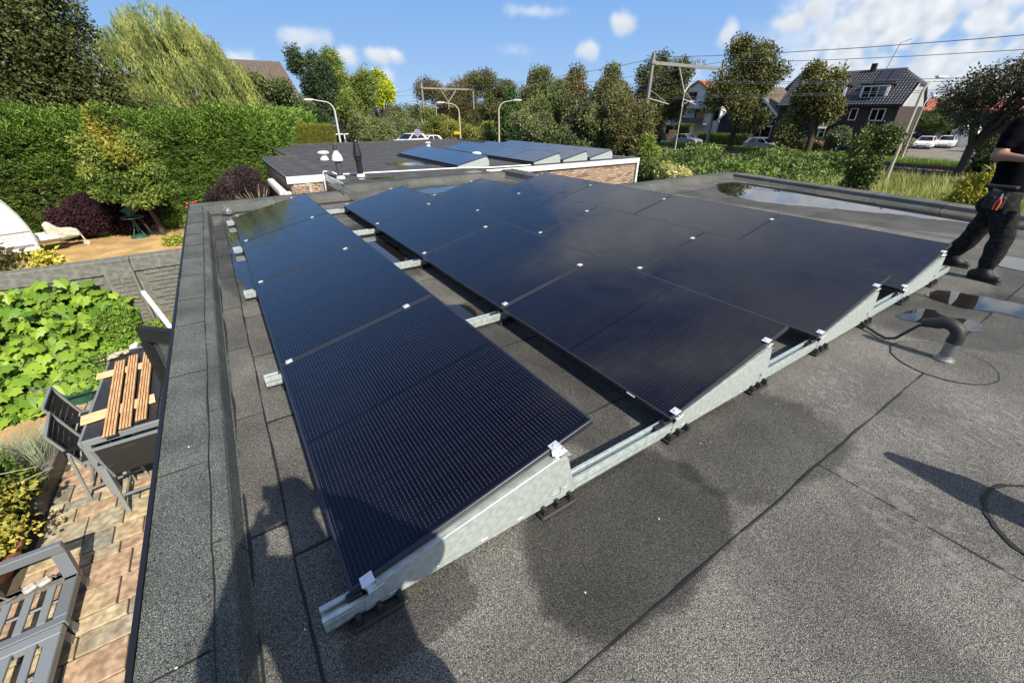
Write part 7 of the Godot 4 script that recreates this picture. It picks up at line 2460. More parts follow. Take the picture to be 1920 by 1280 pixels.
func far_houses() -> void:
	# the dark brick house with the slate roof
	var o := thing("dark_roofed_house", "dark brick house with steep slate blue tiled roof, dormers and roof panels", "house")
	var w := MB.new()
	w.span(Vector3(64.0, GROUND, -31.6), Vector3(71.0, 2.1, -18.75))
	w.prism(T(0, 0, -18.752), [Vector2(64.05, 2.1), Vector2(70.95, 2.1), Vector2(69.0, 4.2), Vector2(66.0, 4.2)], 0.3)
	obj("wall", w, M.dark_brick, o)
	var gw := MB.new()
	gw.prism(T(0, 0, -18.70), [Vector2(64.1, 2.0), Vector2(70.9, 2.0), Vector2(68.9, 4.2), Vector2(66.05, 4.2)], 0.04)
	obj("gable_boards", gw, mat(lin(0.33, 0.35, 0.37), 0.6), o)
	slab_roof(o, "roof", [Vector3(63.6, 2.15, -18.5), Vector3(65.95, 4.24, -18.5), Vector3(67.2, 5.8, -20.6), Vector3(67.2, 5.8, -31.8), Vector3(63.6, 2.15, -31.8)], M.slate)
	slab_roof(o, "roof", [Vector3(70.8, 2.15, -31.8), Vector3(67.2, 5.8, -31.8), Vector3(67.2, 5.8, -20.6), Vector3(68.75, 4.24, -18.5), Vector3(71.3, 2.15, -18.5)], M.slate)
	slab_roof(o, "roof", [Vector3(65.95, 4.24, -18.5), Vector3(68.75, 4.24, -18.5), Vector3(67.2, 5.8, -20.6)], M.slate)
	tiles(o, Vector3(63.6, 2.2, -31.7), Vector3(63.6, 2.2, -18.5), Vector3(3.6, 3.65, 0), Vector2(0.30, 0.36), Color(0.042, 0.048, 0.060), M.slate_tile, 401, func(p: Vector3) -> bool:
		var t := (p.y - 4.24) / 1.56
		return p.z < -18.55 - maxf(0, t) * 2.1)
	var gut := MB.new()
	gut.span(Vector3(63.40, 1.98, -31.8), Vector3(63.62, 2.16, -18.45))
	gut.bar(Vector3(63.5, 2.16, -18.46), Vector3(65.95, 4.30, -18.46), 0.08, 0.20)
	obj("gutter", gut, M.trim, o)
	var vb := MB.new()
	vb.bar(Vector3(63.7, 2.1, -18.42), Vector3(66.0, 4.12, -18.42), 0.05, 0.10)
	obj("verge_board", vb, M.white, o)
	for q in [[0.65, 1.80, -25.35, -24.75, 1], [0.68, 1.76, -23.2, -22.6, 1], [0.66, 1.72, -21.15, -19.95, 2], [0.66, 1.78, -28.4, -27.5, 2]]: win(o, 64.0, q[0], q[1], q[2], q[3], q[4])
	win(o, 64.0, -1.55, -0.55, -23.4, -22.9, 1)
	var bay := MB.new()
	bay.span(Vector3(63.2, GROUND, -27.2), Vector3(64.0, -1.85, -24.9))
	bay.span(Vector3(63.1, 0.02, -27.3), Vector3(64.0, 0.28, -24.8))
	obj("bay", bay, M.white, o)
	win(o, 63.25, -1.80, -0.22, -27.0, -25.75, 1, 0.0)
	win(o, 63.25, -1.80, -0.22, -25.55, -25.05, 1, 0.7)
	var aw := MB.new()
	for i in 12: aw.prism(T(0, 0, -27.2 + i * 0.195 + 0.19), [Vector2(62.75, -0.28), Vector2(63.2, 0.02), Vector2(63.2, -0.04), Vector2(62.78, -0.40)], 0.12)
	obj("awning", aw, M.cream, o)
	var dr := MB.new()
	dr.span(Vector3(63.97, GROUND, -23.9), Vector3(64.05, -0.4, -22.5))
	obj("porch", dr, M.trim, o)
	for q in [[-22.85, -20.7, "dormer"], [-27.0, -24.9, "dormer"]]:
		var d := MB.new()
		d.span(Vector3(64.35, 2.75, q[0] - 0.25), Vector3(66.3, 4.15, q[1] + 0.25))
		var dn := obj("dormer", d, M.white, o)
		var rf := MB.new()
		rf.span(Vector3(64.15, 4.15, q[0] - 0.45), Vector3(66.6, 4.3, q[1] + 0.45))
		obj("dormer_roof", rf, M.trim, dn)
		var ck := MB.new()
		ck.span(Vector3(64.5, 2.7, q[0] - 0.28), Vector3(66.3, 4.14, q[0] - 0.24))
		ck.span(Vector3(64.5, 2.7, q[1] + 0.24), Vector3(66.3, 4.14, q[1] + 0.28))
		obj("dormer_cheek", ck, M.slate, dn)
		win(dn, 64.34, 2.95, 3.95, q[0], q[1], 3)
	for z in [-22.1, -20.98]:
		var p := MB.new()
		var a := Vector3(65.75, 4.48, z)
		var e := Vector3(66.95, 5.70, z)
		p.bar(a, e, 1.0, 0.05, Vector3(-1, 1, 0))
		obj("roof_panel", p, mat(Color(0.20, 0.21, 0.24), 0.25), o)
	var ch := MB.new()
	ch.span(Vector3(66.9, 5.4, -23.9), Vector3(67.3, 6.4, -23.4))
	ch.tube([Vector3(67.1, 5.7, -22.4), Vector3(67.3, 8.2, -22.0), Vector3(67.5, 8.5, -21.2)], [0.03], 5)
	obj("chimney", ch, M.dark_brick, o)
	# the navy house
	o = thing("navy_house", "navy painted gabled house with white bargeboards and brown roof", "house")
	w = MB.new()
	w.prism(T(66.0, 0, -41.0, Basis(Vector3(0, 0, 1), Vector3.UP, Vector3(-1, 0, 0))), [Vector2(0, GROUND), Vector2(8.4, GROUND), Vector2(8.4, 1.2), Vector2(4.4, 4.4), Vector2(0.4, 1.2), Vector2(0, 0.2)], 7.0)
	w.span(Vector3(66.2, GROUND, -32.6), Vector3(70.0, 0.25, -29.9))
	obj("wall", w, M.navy, o)
	slab_roof(o, "roof", [Vector3(65.7, 0.9, -32.2), Vector3(73.3, 0.9, -32.2), Vector3(73.3, 4.65, -36.6), Vector3(65.7, 4.65, -36.6)], M.brown_tile)
	slab_roof(o, "roof", [Vector3(65.7, 4.65, -36.6), Vector3(73.3, 4.65, -36.6), Vector3(73.3, 0.4, -41.2), Vector3(65.7, 0.4, -41.2)], M.brown_tile)
	tiles(o, Vector3(65.7, 0.95, -32.2), Vector3(73.3, 0.95, -32.2), Vector3(0, 3.75, -4.4), Vector2(0.32, 0.38), Color(0.14, 0.11, 0.085), M.red_tile, 402)
	var bb := MB.new()
	bb.bar(Vector3(65.66, 4.55, -36.6), Vector3(65.66, 0.3, -41.2), 0.06, 0.28)
	bb.bar(Vector3(65.66, 4.55, -36.6), Vector3(65.66, 0.8, -32.2), 0.06, 0.28)
	obj("bargeboard", bb, M.white, o)
	var fs := MB.new()
	fs.span(Vector3(65.95, 0.22, -32.7), Vector3(70.2, 0.42, -29.8))
	obj("fascia", fs, M.white, o)
	win(o, 66.0, 0.62, 1.68, -36.4, -34.55, 3)
	win(o, 66.0, -1.70, -0.52, -38.3, -36.4, 1, 0.0)
	win(o, 66.0, -1.62, -0.40, -35.6, -33.0, 2, 0.0)
	var sl := MB.new()
	sl.span(Vector3(65.9, -0.38, -35.8), Vector3(66.1, -0.2, -32.8))
	obj("lintel", sl, M.white, o)
	# the white house with the orange roof
	o = thing("white_house", "white gabled house with orange tiled roof and a balcony", "house")
	w = MB.new()
	w.prism(T(67.0, 0, -51.4, Basis(Vector3(0, 0, 1), Vector3.UP, Vector3(-1, 0, 0))), [Vector2(0, GROUND), Vector2(9.6, GROUND), Vector2(9.6, 2.9), Vector2(4.8, 5.6), Vector2(0, 2.9)], 8.0)
	w.span(Vector3(66.9, GROUND, -61.0), Vector3(73.0, 2.4, -51.41))
	obj("wall", w, M.plaster, o)
	slab_roof(o, "roof", [Vector3(66.6, 2.75, -41.5), Vector3(75.2, 2.75, -41.5), Vector3(75.2, 5.85, -46.6), Vector3(66.6, 5.85, -46.6)], mat(lin(0.34, 0.12, 0.065), 0.8))
	slab_roof(o, "roof", [Vector3(66.6, 5.85, -46.6), Vector3(75.2, 5.85, -46.6), Vector3(75.2, 2.75, -51.7), Vector3(66.6, 2.75, -51.7)], mat(lin(0.34, 0.12, 0.065), 0.8))
	tiles(o, Vector3(66.6, 2.8, -41.5), Vector3(75.2, 2.8, -41.5), Vector3(0, 3.1, -5.1), Vector2(0.32, 0.38), Color(0.40, 0.14, 0.075), M.red_tile, 403)
	slab_roof(o, "roof", [Vector3(66.4, 2.35, -51.8), Vector3(70.0, 4.3, -51.8), Vector3(70.0, 4.3, -61.2), Vector3(66.4, 2.35, -61.2)], M.slate)
	for q in [[0.35, 1.85, -51.6, -50.2, 1], [0.25, 1.70, -54.4, -53.3, 1], [3.25, 4.2, -48.0, -46.6, 2], [0.35, 1.75, -43.2, -42.0, 1], [-1.85, -0.72, -51.7, -50.1, 1], [0.5, 1.75, -46.2, -45.5, 1], [0.3, 1.7, -57.4, -56.2, 1]]: win(o, 67.0, q[0], q[1], q[2], q[3], q[4], 0.0, M.grey_stripe)
	var ca := MB.new()
	ca.span(Vector3(66.0, -0.42, -52.0), Vector3(67.0, -0.24, -48.2))
	obj("canopy", ca, M.white, o)
	var ba := MB.new()
	ba.span(Vector3(65.7, 1.80, -48.2), Vector3(67.0, 1.95, -43.2))
	ba.span(Vector3(65.7, -0.35, -47.6), Vector3(67.0, -0.15, -43.6))
	var bn := obj("balcony", ba, M.grey_wall, o)
	var rl := MB.new()
	for i in 20:
		rl.span(Vector3(65.72, 1.95, -48.1 + i * 0.25), Vector3(65.76, 2.75, -48.06 + i * 0.25))
	rl.span(Vector3(65.7, 2.72, -48.2), Vector3(65.8, 2.8, -43.2))
	obj("railing", rl, M.mast, bn)
	var pn := MB.new()
	pn.span(Vector3(65.68, -0.15, -47.6), Vector3(65.74, 0.65, -43.6))
	obj("balustrade", pn, mat(lin(0.11, 0.09, 0.095), 0.7), bn)
	var dx := MB.new()
	dx.span(Vector3(66.94, -0.14, -46.0), Vector3(67.02, 1.5, -44.4))
	obj("door", dx, mat(lin(0.45, 0.26, 0.12), 0.6), o)
	var pf := MB.new()
	for i in 34: pf.span(Vector3(61.4, GROUND, -55.0 + i * 0.24), Vector3(61.5, GROUND + 1.35, -54.82 + i * 0.24))
	for i in 10: pf.span(Vector3(61.3, GROUND, -44.3 + i * 0.17), Vector3(61.4, GROUND + 1.5, -44.15 + i * 0.17))
	var fo := thing("garden_fence", "brown vertical board fence before the white house", "fence")
	for i in 34:
		var p := MB.new()
		p.span(Vector3(61.4, GROUND, -55.0 + i * 0.24), Vector3(61.46, GROUND + 1.3 + 0.03 * (i % 3), -54.79 + i * 0.24))
		obj("plank", p, M.brown_tile, fo)
	var rail := MB.new()
	rail.span(Vector3(61.47, GROUND + 1.0, -55.0), Vector3(61.53, GROUND + 1.1, -46.9))
	obj("rail", rail, M.brown_tile, fo)
	fo = thing("garden_gate", "pale wooden slatted gate beside the tall hedge", "gate", Vector3(61.3, GROUND, -46.4))
	for i in 8:
		var p := MB.new()
		p.span(Vector3(0, 0.05, i * 0.17), Vector3(0.04, 1.7 + 0.04 * (i % 2), i * 0.17 + 0.13))
		obj("plank", p, M.larch, fo)
	# the brick gable with the steep roof, behind
	o = thing("steep_brick_house", "narrow reddish brick house with a very steep dark roof behind the street tree", "house")
	w = MB.new()
	w.span(Vector3(74.0, GROUND, -36.4), Vector3(79.0, 4.4, -32.9))
	obj("wall", w, M.brown_tile, o)
	var sr := MB.new()
	sr.prism(T(73.8, 0, -36.8, Basis(Vector3(0, 0, 1), Vector3.UP, Vector3(-1, 0, 0))), [Vector2(0, 4.3), Vector2(3.6, 4.3), Vector2(2.5, 6.7), Vector2(2.2, 6.7)], 5.4)
	obj("roof", sr, M.slate, o)
	o = thing("red_roofed_house", "low house with a long orange red roof beyond the side street", "house")
	w = MB.new()
	w.span(Vector3(96.0, GROUND, -26.0), Vector3(104.0, 1.7, 6.0))
	obj("wall", w, M.navy, o)
	slab_roof(o, "roof", [Vector3(95.5, 1.6, 6.4), Vector3(100, 3.3, 6.4), Vector3(100, 3.3, -26.5), Vector3(95.5, 1.6, -26.5)], mat(lin(0.36, 0.12, 0.07), 0.8))
	tiles(o, Vector3(95.5, 1.65, -26.4), Vector3(95.5, 1.65, 6.3), Vector3(4.5, 1.7, 0), Vector2(0.5, 0.5), Color(0.40, 0.13, 0.075), M.red_tile, 404)
	o = thing("white_annex", "low white plastered annex at the end of the side street", "building")
	w = MB.new()
	w.prism(T(85.0, 0, -20.4, Basis(Vector3(0, 0, 1), Vector3.UP, Vector3(-1, 0, 0))), [Vector2(0, GROUND), Vector2(4.4, GROUND), Vector2(4.0, -1.0), Vector2(3.2, -0.05), Vector2(0.7, -0.05)], 6.0)
	obj("wall", w, M.plaster, o)
	win(o, 85.0, -1.4, -0.35, -19.3, -18.4, 1)
	# left: the brown roof behind the bushes and the dark shed behind the lamp
	o = thing("brown_roofed_house", "house whose brown tiled roof shows above the round bush", "house", Vector3(8.0, GROUND, -62.0))
	w = MB.new()
	w.span(Vector3(-4.0, 0, -4.5), Vector3(1.6, 6.0, 4.0))
	obj("wall", w, M.dark_brick, o)
	slab_roof(o, "roof", [Vector3(-4.5, 5.8, 4.5), Vector3(2.0, 5.8, 4.5), Vector3(1.3, 9.3, 0), Vector3(-4.5, 9.3, 0)], M.brown_tile)
	slab_roof(o, "roof", [Vector3(-4.5, 9.3, 0), Vector3(1.3, 9.3, 0), Vector3(2.0, 5.8, -4.5), Vector3(-4.5, 5.8, -4.5)], M.brown_tile)
	slab_roof(o, "roof", [Vector3(2.0, 5.8, 4.5), Vector3(2.0, 5.8, -4.5), Vector3(1.3, 9.3, 0)], M.brown_tile)
	o = thing("dark_shed", "dark wooden garage with white framed window behind the grey lamp", "shed", polar(14.3, 56.0))
	w = MB.new()
	w.span(Vector3(-2.3, 0, -3.0), Vector3(2.0, 3.1, 0))
	obj("wall", w, M.dark_timber, o)
	var rf2 := MB.new()
	rf2.span(Vector3(-2.6, 3.1, -3.2), Vector3(2.3, 3.75, 0.3))
	obj("roof", rf2, M.slate, o)
	var tr := MB.new()
	tr.span(Vector3(-2.5, 2.88, 0.01), Vector3(2.2, 3.05, 0.08))
	tr.span(Vector3(-2.1, 1.95, 0.01), Vector3(0.2, 2.05, 0.06))
	for x in [-2.0, -0.9, 0.1]: tr.span(Vector3(x, 0.9, 0.011), Vector3(x + 0.1, 1.95, 0.055))
	obj("trim", tr, M.white, o)
	var pn2 := MB.new()
	pn2.span(Vector3(-1.9, 0.9, 0.0), Vector3(-0.9, 1.95, 0.03))
	obj("pane", pn2, M.window, o)
	o = thing("white_van", "white van glimpsed between the garage and the bushes", "van", polar(16.3, 52.0))
	w = MB.new()
	w.prism(T(0, 0, 0.9), [Vector2(-1.6, 0.35), Vector2(2.0, 0.35), Vector2(2.05, 0.95), Vector2(1.5, 1.15), Vector2(0.9, 2.0), Vector2(-1.6, 2.05)], 1.8)
	obj("body", w, M.car_white, o)
	var vw := MB.new()
	vw.prism(T(0, 0, 0.92), [Vector2(0.1, 1.2), Vector2(1.35, 1.2), Vector2(0.85, 1.85), Vector2(0.1, 1.88)], 0.03)
	obj("window", vw, M.window, o)
	for x in [-1.0, 1.3]:
		var wh := MB.new()
		wh.lathe(Transform3D(turned(0, PI / 2), Vector3(x, 0.33, 0.85)), [Vector2(0, -0.1), Vector2(0.33, -0.1), Vector2(0.33, 0.1), Vector2(0, 0.1)], 14)
		obj("wheel", wh, M.tyre, o)


# ---------------------------------------------------------------- people: a skeleton of tapered capsules, meshed as one skin
func skin_of(bones: Array, cell: float, k: float, mb: MB = null) -> MB:
	var lo := Vector3.ONE * 1e6
	var hi := -lo
	for q in bones:
		for i in 2:
			var rr: Vector3 = Vector3.ONE * (q[2 + i] + cell * 3.0)
			lo = lo.min(q[i] - rr)
			hi = hi.max(q[i] + rr)
	var n := Vector3i(((hi - lo) / cell).ceil()) + Vector3i.ONE
	var f := PackedFloat32Array()
	f.resize(n.x * n.y * n.z)
	f.fill(1.0)
	for q in bones:
		var a: Vector3 = q[0]
		var b: Vector3 = q[1]
		var ra: float = q[2]
		var rb: float = q[3]
		var m := maxf(ra, rb) + k + cell * 2.5
		var s := Vector3i(((a.min(b) - Vector3.ONE * m - lo) / cell).floor()).clamp(Vector3i.ZERO, n - Vector3i.ONE)
		var e := Vector3i(((a.max(b) + Vector3.ONE * m - lo) / cell).ceil()).clamp(Vector3i.ZERO, n - Vector3i.ONE)
		var ab := b - a
		var l2 := maxf(ab.length_squared(), 1e-9)
		for z in range(s.z, e.z + 1):
			for y in range(s.y, e.y + 1):
				var row := (z * n.y + y) * n.x
				for x in range(s.x, e.x + 1):
					var p := lo + Vector3(x, y, z) * cell - a
					var t := clampf(p.dot(ab) / l2, 0.0, 1.0)
					var d := (p - ab * t).length() - lerpf(ra, rb, t)
					var o := f[row + x]
					var h := maxf(k - absf(o - d), 0.0) / k
					f[row + x] = minf(o, d) - h * h * k * 0.25
	if mb == null: mb = MB.new()
	var id := {}
	var pos: Array[Vector3] = []
	var nor: Array[Vector3] = []
	var sx := 1
	var sy := n.x
	var sz := n.x * n.y
	var corner := [0, sx, sy, sx + sy, sz, sx + sz, sy + sz, sx + sy + sz]
	var at := [Vector3(0, 0, 0), Vector3(1, 0, 0), Vector3(0, 1, 0), Vector3(1, 1, 0), Vector3(0, 0, 1), Vector3(1, 0, 1), Vector3(0, 1, 1), Vector3(1, 1, 1)]
	var edges := [[0, 1], [2, 3], [4, 5], [6, 7], [0, 2], [1, 3], [4, 6], [5, 7], [0, 4], [1, 5], [2, 6], [3, 7]]
	for z in n.z - 1:
		for y in n.y - 1:
			for x in n.x - 1:
				var i := x + y * sy + z * sz
				var neg := 0
				for c in corner:
					if f[i + c] < 0: neg += 1
				if neg == 0 or neg == 8: continue
				var p := Vector3.ZERO
				var cnt := 0
				for e in edges:
					var va := f[i + corner[e[0]]]
					var vb := f[i + corner[e[1]]]
					if (va < 0) != (vb < 0):
						p += (at[e[0]] as Vector3).lerp(at[e[1]], va / (va - vb))
						cnt += 1
				p /= cnt
				id[i] = pos.size()
				pos.append(lo + (Vector3(x, y, z) + p) * cell)
				var g := Vector3((f[i + 1] + f[i + 1 + sy] + f[i + 1 + sz] + f[i + 1 + sy + sz]) - (f[i] + f[i + sy] + f[i + sz] + f[i + sy + sz]), (f[i + sy] + f[i + sy + 1] + f[i + sy + sz] + f[i + sy + sz + 1]) - (f[i] + f[i + 1] + f[i + sz] + f[i + 1 + sz]), (f[i + sz] + f[i + sz + 1] + f[i + sz + sy] + f[i + sz + sy + 1]) - (f[i] + f[i + 1] + f[i + sy] + f[i + sy + 1]))
				nor.append(g.normalized())
	for i in id:
		for ax in 3:
			var st: int = [sx, sy, sz][ax]
			var u: int = [sy, sz, sx][ax]
			var w: int = [sz, sx, sy][ax]
			if (f[i] < 0) == (f[i + st] < 0): continue
			if not (id.has(i - u) and id.has(i - w) and id.has(i - u - w)): continue
			var q := [id[i], id[i - u], id[i - u - w], id[i - w]]
			if f[i] >= 0: q = [q[3], q[2], q[1], q[0]]
			var p0: Vector3 = pos[q[0]]
			if (pos[q[1]] - p0).cross(pos[q[2]] - p0).dot(nor[q[0]]) < 0: q = [q[3], q[2], q[1], q[0]]
			mb.smooth(pos[q[0]], pos[q[1]], pos[q[2]], nor[q[0]], nor[q[1]], nor[q[2]])
			mb.smooth(pos[q[0]], pos[q[2]], pos[q[3]], nor[q[0]], nor[q[2]], nor[q[3]])
	return mb

func hand_bones(wrist: Vector3, d: Vector3, palm: Vector3, left: bool) -> Array:   # a slightly curled hand: d towards the fingers, palm its inner side
	var across := d.cross(palm).normalized() * (1.0 if left else -1.0)
	var out: Array = []
	var knuckle := wrist + d * 0.085
	out.append([wrist, wrist + d * 0.05 + across * 0.018, 0.024, 0.020])
	out.append([wrist, wrist + d * 0.06 - across * 0.020, 0.024, 0.018])
	var lens := [0.070, 0.080, 0.074, 0.058]
	for i in 4:
		var k := knuckle + across * (0.030 - i * 0.020)
		var l: float = lens[i]
		var m := k + (d + palm * 0.45).normalized() * l * 0.45
		var t := m + (d * 0.55 + palm).normalized() * l * 0.32
		var e := t + (d * 0.1 + palm).normalized() * l * 0.26
		out.append([wrist + d * 0.05 + across * (0.02 - i * 0.013), k, 0.014, 0.0105])
		out.append([k, m, 0.0102, 0.0095])
		out.append([m, t, 0.0095, 0.0088])
		out.append([t, e, 0.0088, 0.0078])
	var b := wrist + d * 0.02 + across * 0.026
	var th := b + (across + d * 0.7 + palm * 0.3).normalized() * 0.042
	out.append([b, th, 0.016, 0.012])
	out.append([th, th + (d + palm * 0.5).normalized() * 0.034, 0.0115, 0.009])
	return out

func head_on(o: Node3D, c: Vector3, face: Vector3, hair: Material) -> Array:   # the head's bones; face features and hair are built beside it
	var s := Vector3.UP.cross(face).normalized()
	var b: Array = [[c + Vector3.UP * 0.035 - face * 0.015, c + Vector3.UP * 0.035 - face * 0.02, 0.088, 0.088], [c + Vector3.UP * 0.03, c - Vector3.UP * 0.055 + face * 0.045, 0.078, 0.048], [c - Vector3.UP * 0.07 + face * 0.055, c - Vector3.UP * 0.085 + face * 0.06, 0.035, 0.028]]
	b.append([c + face * 0.082 + Vector3.UP * 0.012, c + face * 0.104 - Vector3.UP * 0.022, 0.010, 0.014])
	for k in [-1, 1]: b.append([c + s * k * 0.082 + Vector3.UP * 0.012, c + s * k * 0.086 - Vector3.UP * 0.022, 0.012, 0.009])
	var e := MB.new()
	for k in [-1, 1]: e.ball(c + face * 0.076 + s * k * 0.031 + Vector3.UP * 0.012, Vector3(0.012, 0.009, 0.012), 8, 6)
	obj("eye", e, mat(lin(0.05, 0.04, 0.035), 0.2), o)
	var mo := MB.new()
	mo.bar(c + face * 0.094 - Vector3.UP * 0.048 - s * 0.022, c + face * 0.094 - Vector3.UP * 0.048 + s * 0.022, 0.008, 0.009)
	obj("mouth", mo, mat(lin(0.35, 0.14, 0.11), 0.5), o)
	var hb: Array = [[c + Vector3.UP * 0.062 - face * 0.03, c + Vector3.UP * 0.06 + face * 0.015, 0.085, 0.076], [c + Vector3.UP * 0.03 - face * 0.045, c - Vector3.UP * 0.04 - face * 0.045, 0.076, 0.055]]
	obj("hair", skin_of(hb, 0.010, 0.03), hair, o)
	return b

func boot(o: Node3D, ankle: Vector3, heel: Vector3, toe: Vector3) -> void:
	var mid := heel.lerp(toe, 0.55)
	var b: Array = [[ankle + Vector3.UP * 0.06, ankle, 0.055, 0.052], [ankle, heel + Vector3.UP * 0.045, 0.052, 0.043], [heel + Vector3.UP * 0.042, mid + Vector3.UP * 0.045, 0.042, 0.045], [mid + Vector3.UP * 0.043, toe + Vector3.UP * 0.036, 0.045, 0.035], [ankle, mid + Vector3.UP * 0.055, 0.045, 0.042]]
	var n := obj("boot", skin_of(b, 0.009, 0.03), M.boot, o)
	var s := MB.new()
	var d := (toe - heel).normalized()
	s.chamfer(Transform3D(Basis(Vector3.UP.cross(d), Vector3.UP, d), heel.lerp(toe, 0.5) + Vector3.UP * 0.010), Vector3(0.088, 0.022, heel.distance_to(toe) + 0.075), 0.008)
	obj("sole", s, M.rubber, n)
	var l := MB.new()
	for i in 4:
		var p := ankle.lerp(mid + Vector3.UP * 0.04, 0.15 + i * 0.2) + d * 0.045 + Vector3.UP * 0.02
		var side := Vector3.UP.cross(d) * 0.03
		l.tube([p - side, p + side + Vector3.UP * 0.004], [0.004], 5)
	obj("lace", l, M.trim, n)

func people() -> void:
	# the man in black who walks behind the last row
	var o := thing("person", "man in black shirt and dark work trousers striding across the felt roof", "person", Vector3(6.75, RY, 0.1))
	var at := -o.position
	var P := func(x: float, y: float, z: float) -> Vector3: return Vector3(x, y, z) + at
	var hip_r: Vector3 = P.call(6.67, 0.66, 0.12)
	var hip_l: Vector3 = P.call(6.84, 0.65, 0.09)
	var knee_r: Vector3 = P.call(6.60, 0.32, 0.265)
	var knee_l: Vector3 = P.call(6.92, 0.22, 0.00)
	var ank_r: Vector3 = P.call(6.63, -0.045, 0.265)
	var ank_l: Vector3 = P.call(6.99, -0.03, -0.085)
	var waist: Vector3 = P.call(6.75, 0.88, 0.09)
	var chest: Vector3 = P.call(6.75, 1.18, 0.02)
	var sh_r: Vector3 = P.call(6.60, 1.34, -0.03)
	var sh_l: Vector3 = P.call(6.93, 1.36, 0.06)
	var el_r: Vector3 = P.call(6.51, 1.075, -0.06)
	var el_l: Vector3 = P.call(7.0, 1.08, 0.16)
	var wr_r: Vector3 = P.call(6.42, 1.06, 0.175)
	var wr_l: Vector3 = P.call(6.84, 1.05, 0.36)
	var neck: Vector3 = P.call(6.76, 1.46, 0.02)
	var head: Vector3 = P.call(6.76, 1.60, 0.05)
	var face := Vector3(-0.15, -0.2, 1).normalized()
	var body: Array = [[hip_r, knee_r, 0.085, 0.060], [knee_r, ank_r, 0.056, 0.038], [hip_l, knee_l, 0.085, 0.060], [knee_l, ank_l, 0.056, 0.038], [hip_r, hip_l, 0.10, 0.10], [waist, P.call(6.75, 0.70, 0.1), 0.115, 0.12], [waist + Vector3(0.05, 0, 0), chest + Vector3(0.07, 0, 0), 0.10, 0.12], [waist - Vector3(0.05, 0, 0), chest - Vector3(0.07, 0, 0), 0.10, 0.12],
		[chest, sh_r, 0.10, 0.062], [chest, sh_l, 0.10, 0.062], [sh_r, el_r, 0.056, 0.043], [el_r, wr_r, 0.044, 0.029], [sh_l, el_l, 0.056, 0.043], [el_l, wr_l, 0.044, 0.029], [P.call(6.75, 1.34, 0.02), neck, 0.075, 0.055], [neck, head, 0.055, 0.05]]
	body.append_array(head_on(o, head, face, M.hair))
	body.append_array(hand_bones(wr_r, (wr_r - el_r).normalized(), Vector3(0.6, -0.6, 0.2).normalized(), false))
	body.append_array(hand_bones(wr_l, (wr_l - el_l).normalized(), Vector3(-0.6, -0.6, 0.2).normalized(), true))
	var bm := skin_of(body.slice(0, body.size() - 40), 0.016, 0.05)
	skin_of(body.slice(body.size() - 40), 0.006, 0.012, bm)
	obj("body", bm, M.skin, o)
	var fold := func(a: Vector3, b: Vector3, ra: float, rb: float, n: int, s: int) -> Array:   # a sleeve or trouser leg with folds
		var r := RandomNumberGenerator.new()
		r.seed = s
		var out: Array = []
		for i in n:
			var t0 := float(i) / n
			var t1 := float(i + 1) / n
			var j := Vector3(r.randf_range(-1, 1), 0, r.randf_range(-1, 1)) * 0.010
			out.append([a.lerp(b, t0) + j, a.lerp(b, t1) - j, lerpf(ra, rb, t0) + r.randf_range(-0.003, 0.010), lerpf(ra, rb, t1) + r.randf_range(-0.006, 0.004)])
		return out
	var tr: Array = [[hip_r + Vector3(0.01, 0.02, 0), hip_l + Vector3(0, 0.02, 0), 0.112, 0.112], [P.call(6.75, 0.80, 0.095), P.call(6.75, 0.70, 0.1), 0.128, 0.128], [P.call(6.70, 0.60, 0.03), P.call(6.80, 0.60, 0.03), 0.10, 0.10]]
	tr.append_array(fold.call(hip_r, knee_r, 0.108, 0.082, 4, 1))
	tr.append_array(fold.call(knee_r, ank_r + Vector3.UP * 0.045, 0.080, 0.068, 6, 2))
	tr.append_array(fold.call(hip_l, knee_l, 0.108, 0.082, 4, 3))
	tr.append_array(fold.call(knee_l, ank_l + Vector3.UP * 0.045, 0.080, 0.066, 6, 4))
	var tro := obj("trousers", skin_of(tr, 0.012, 0.028), M.trousers, o)
	var kp := MB.new()
	kp.chamfer(Transform3D(Basis.looking_at(Vector3(-0.9, 0.1, -0.5)), hip_r.lerp(knee_r, 0.45) + Vector3(-0.085, 0, 0.03)), Vector3(0.13, 0.17, 0.03), 0.012)
	obj("leg_pocket", kp, M.trousers, tro)
	var te: Array = [[P.call(6.75, 0.80, 0.09), waist, 0.142, 0.138], [P.call(6.70, 0.80, 0.09), P.call(6.80, 0.80, 0.09), 0.13, 0.13], [waist + Vector3(0.05, 0, 0), chest + Vector3(0.08, 0, 0), 0.125, 0.138], [waist - Vector3(0.05, 0, 0), chest - Vector3(0.08, 0, 0), 0.125, 0.138], [chest, sh_r, 0.12, 0.078], [chest, sh_l, 0.12, 0.078], [P.call(6.70, 1.36, 0.0), P.call(6.82, 1.37, 0.03), 0.082, 0.082]]
	te.append_array(fold.call(sh_r, sh_r.lerp(el_r, 0.62), 0.074, 0.070, 2, 5))
	te.append_array(fold.call(sh_l, sh_l.lerp(el_l, 0.62), 0.074, 0.070, 2, 6))
	obj("t_shirt", skin_of(te, 0.012, 0.035), M.tee, o)
	boot(o, ank_r, P.call(6.645, RY, 0.20), P.call(6.575, RY, 0.40))
	boot(o, ank_l, P.call(7.0, RY, -0.13), P.call(7.02, RY, 0.06))
	var pouch := thing("tool_pouch", "black tool pouch on the man's right hip", "pouch", Vector3(6.525, 0.70, 0.08))
	var pb := MB.new()
	pb.chamfer(T(0, -0.02, 0, turned(0.25)), Vector3(0.06, 0.20, 0.15), 0.02)
	pb.chamfer(T(-0.03, -0.05, 0.02, turned(0.25)), Vector3(0.05, 0.13, 0.11), 0.015)
	obj("bag", pb, M.boot, pouch)
	var bt := MB.new()
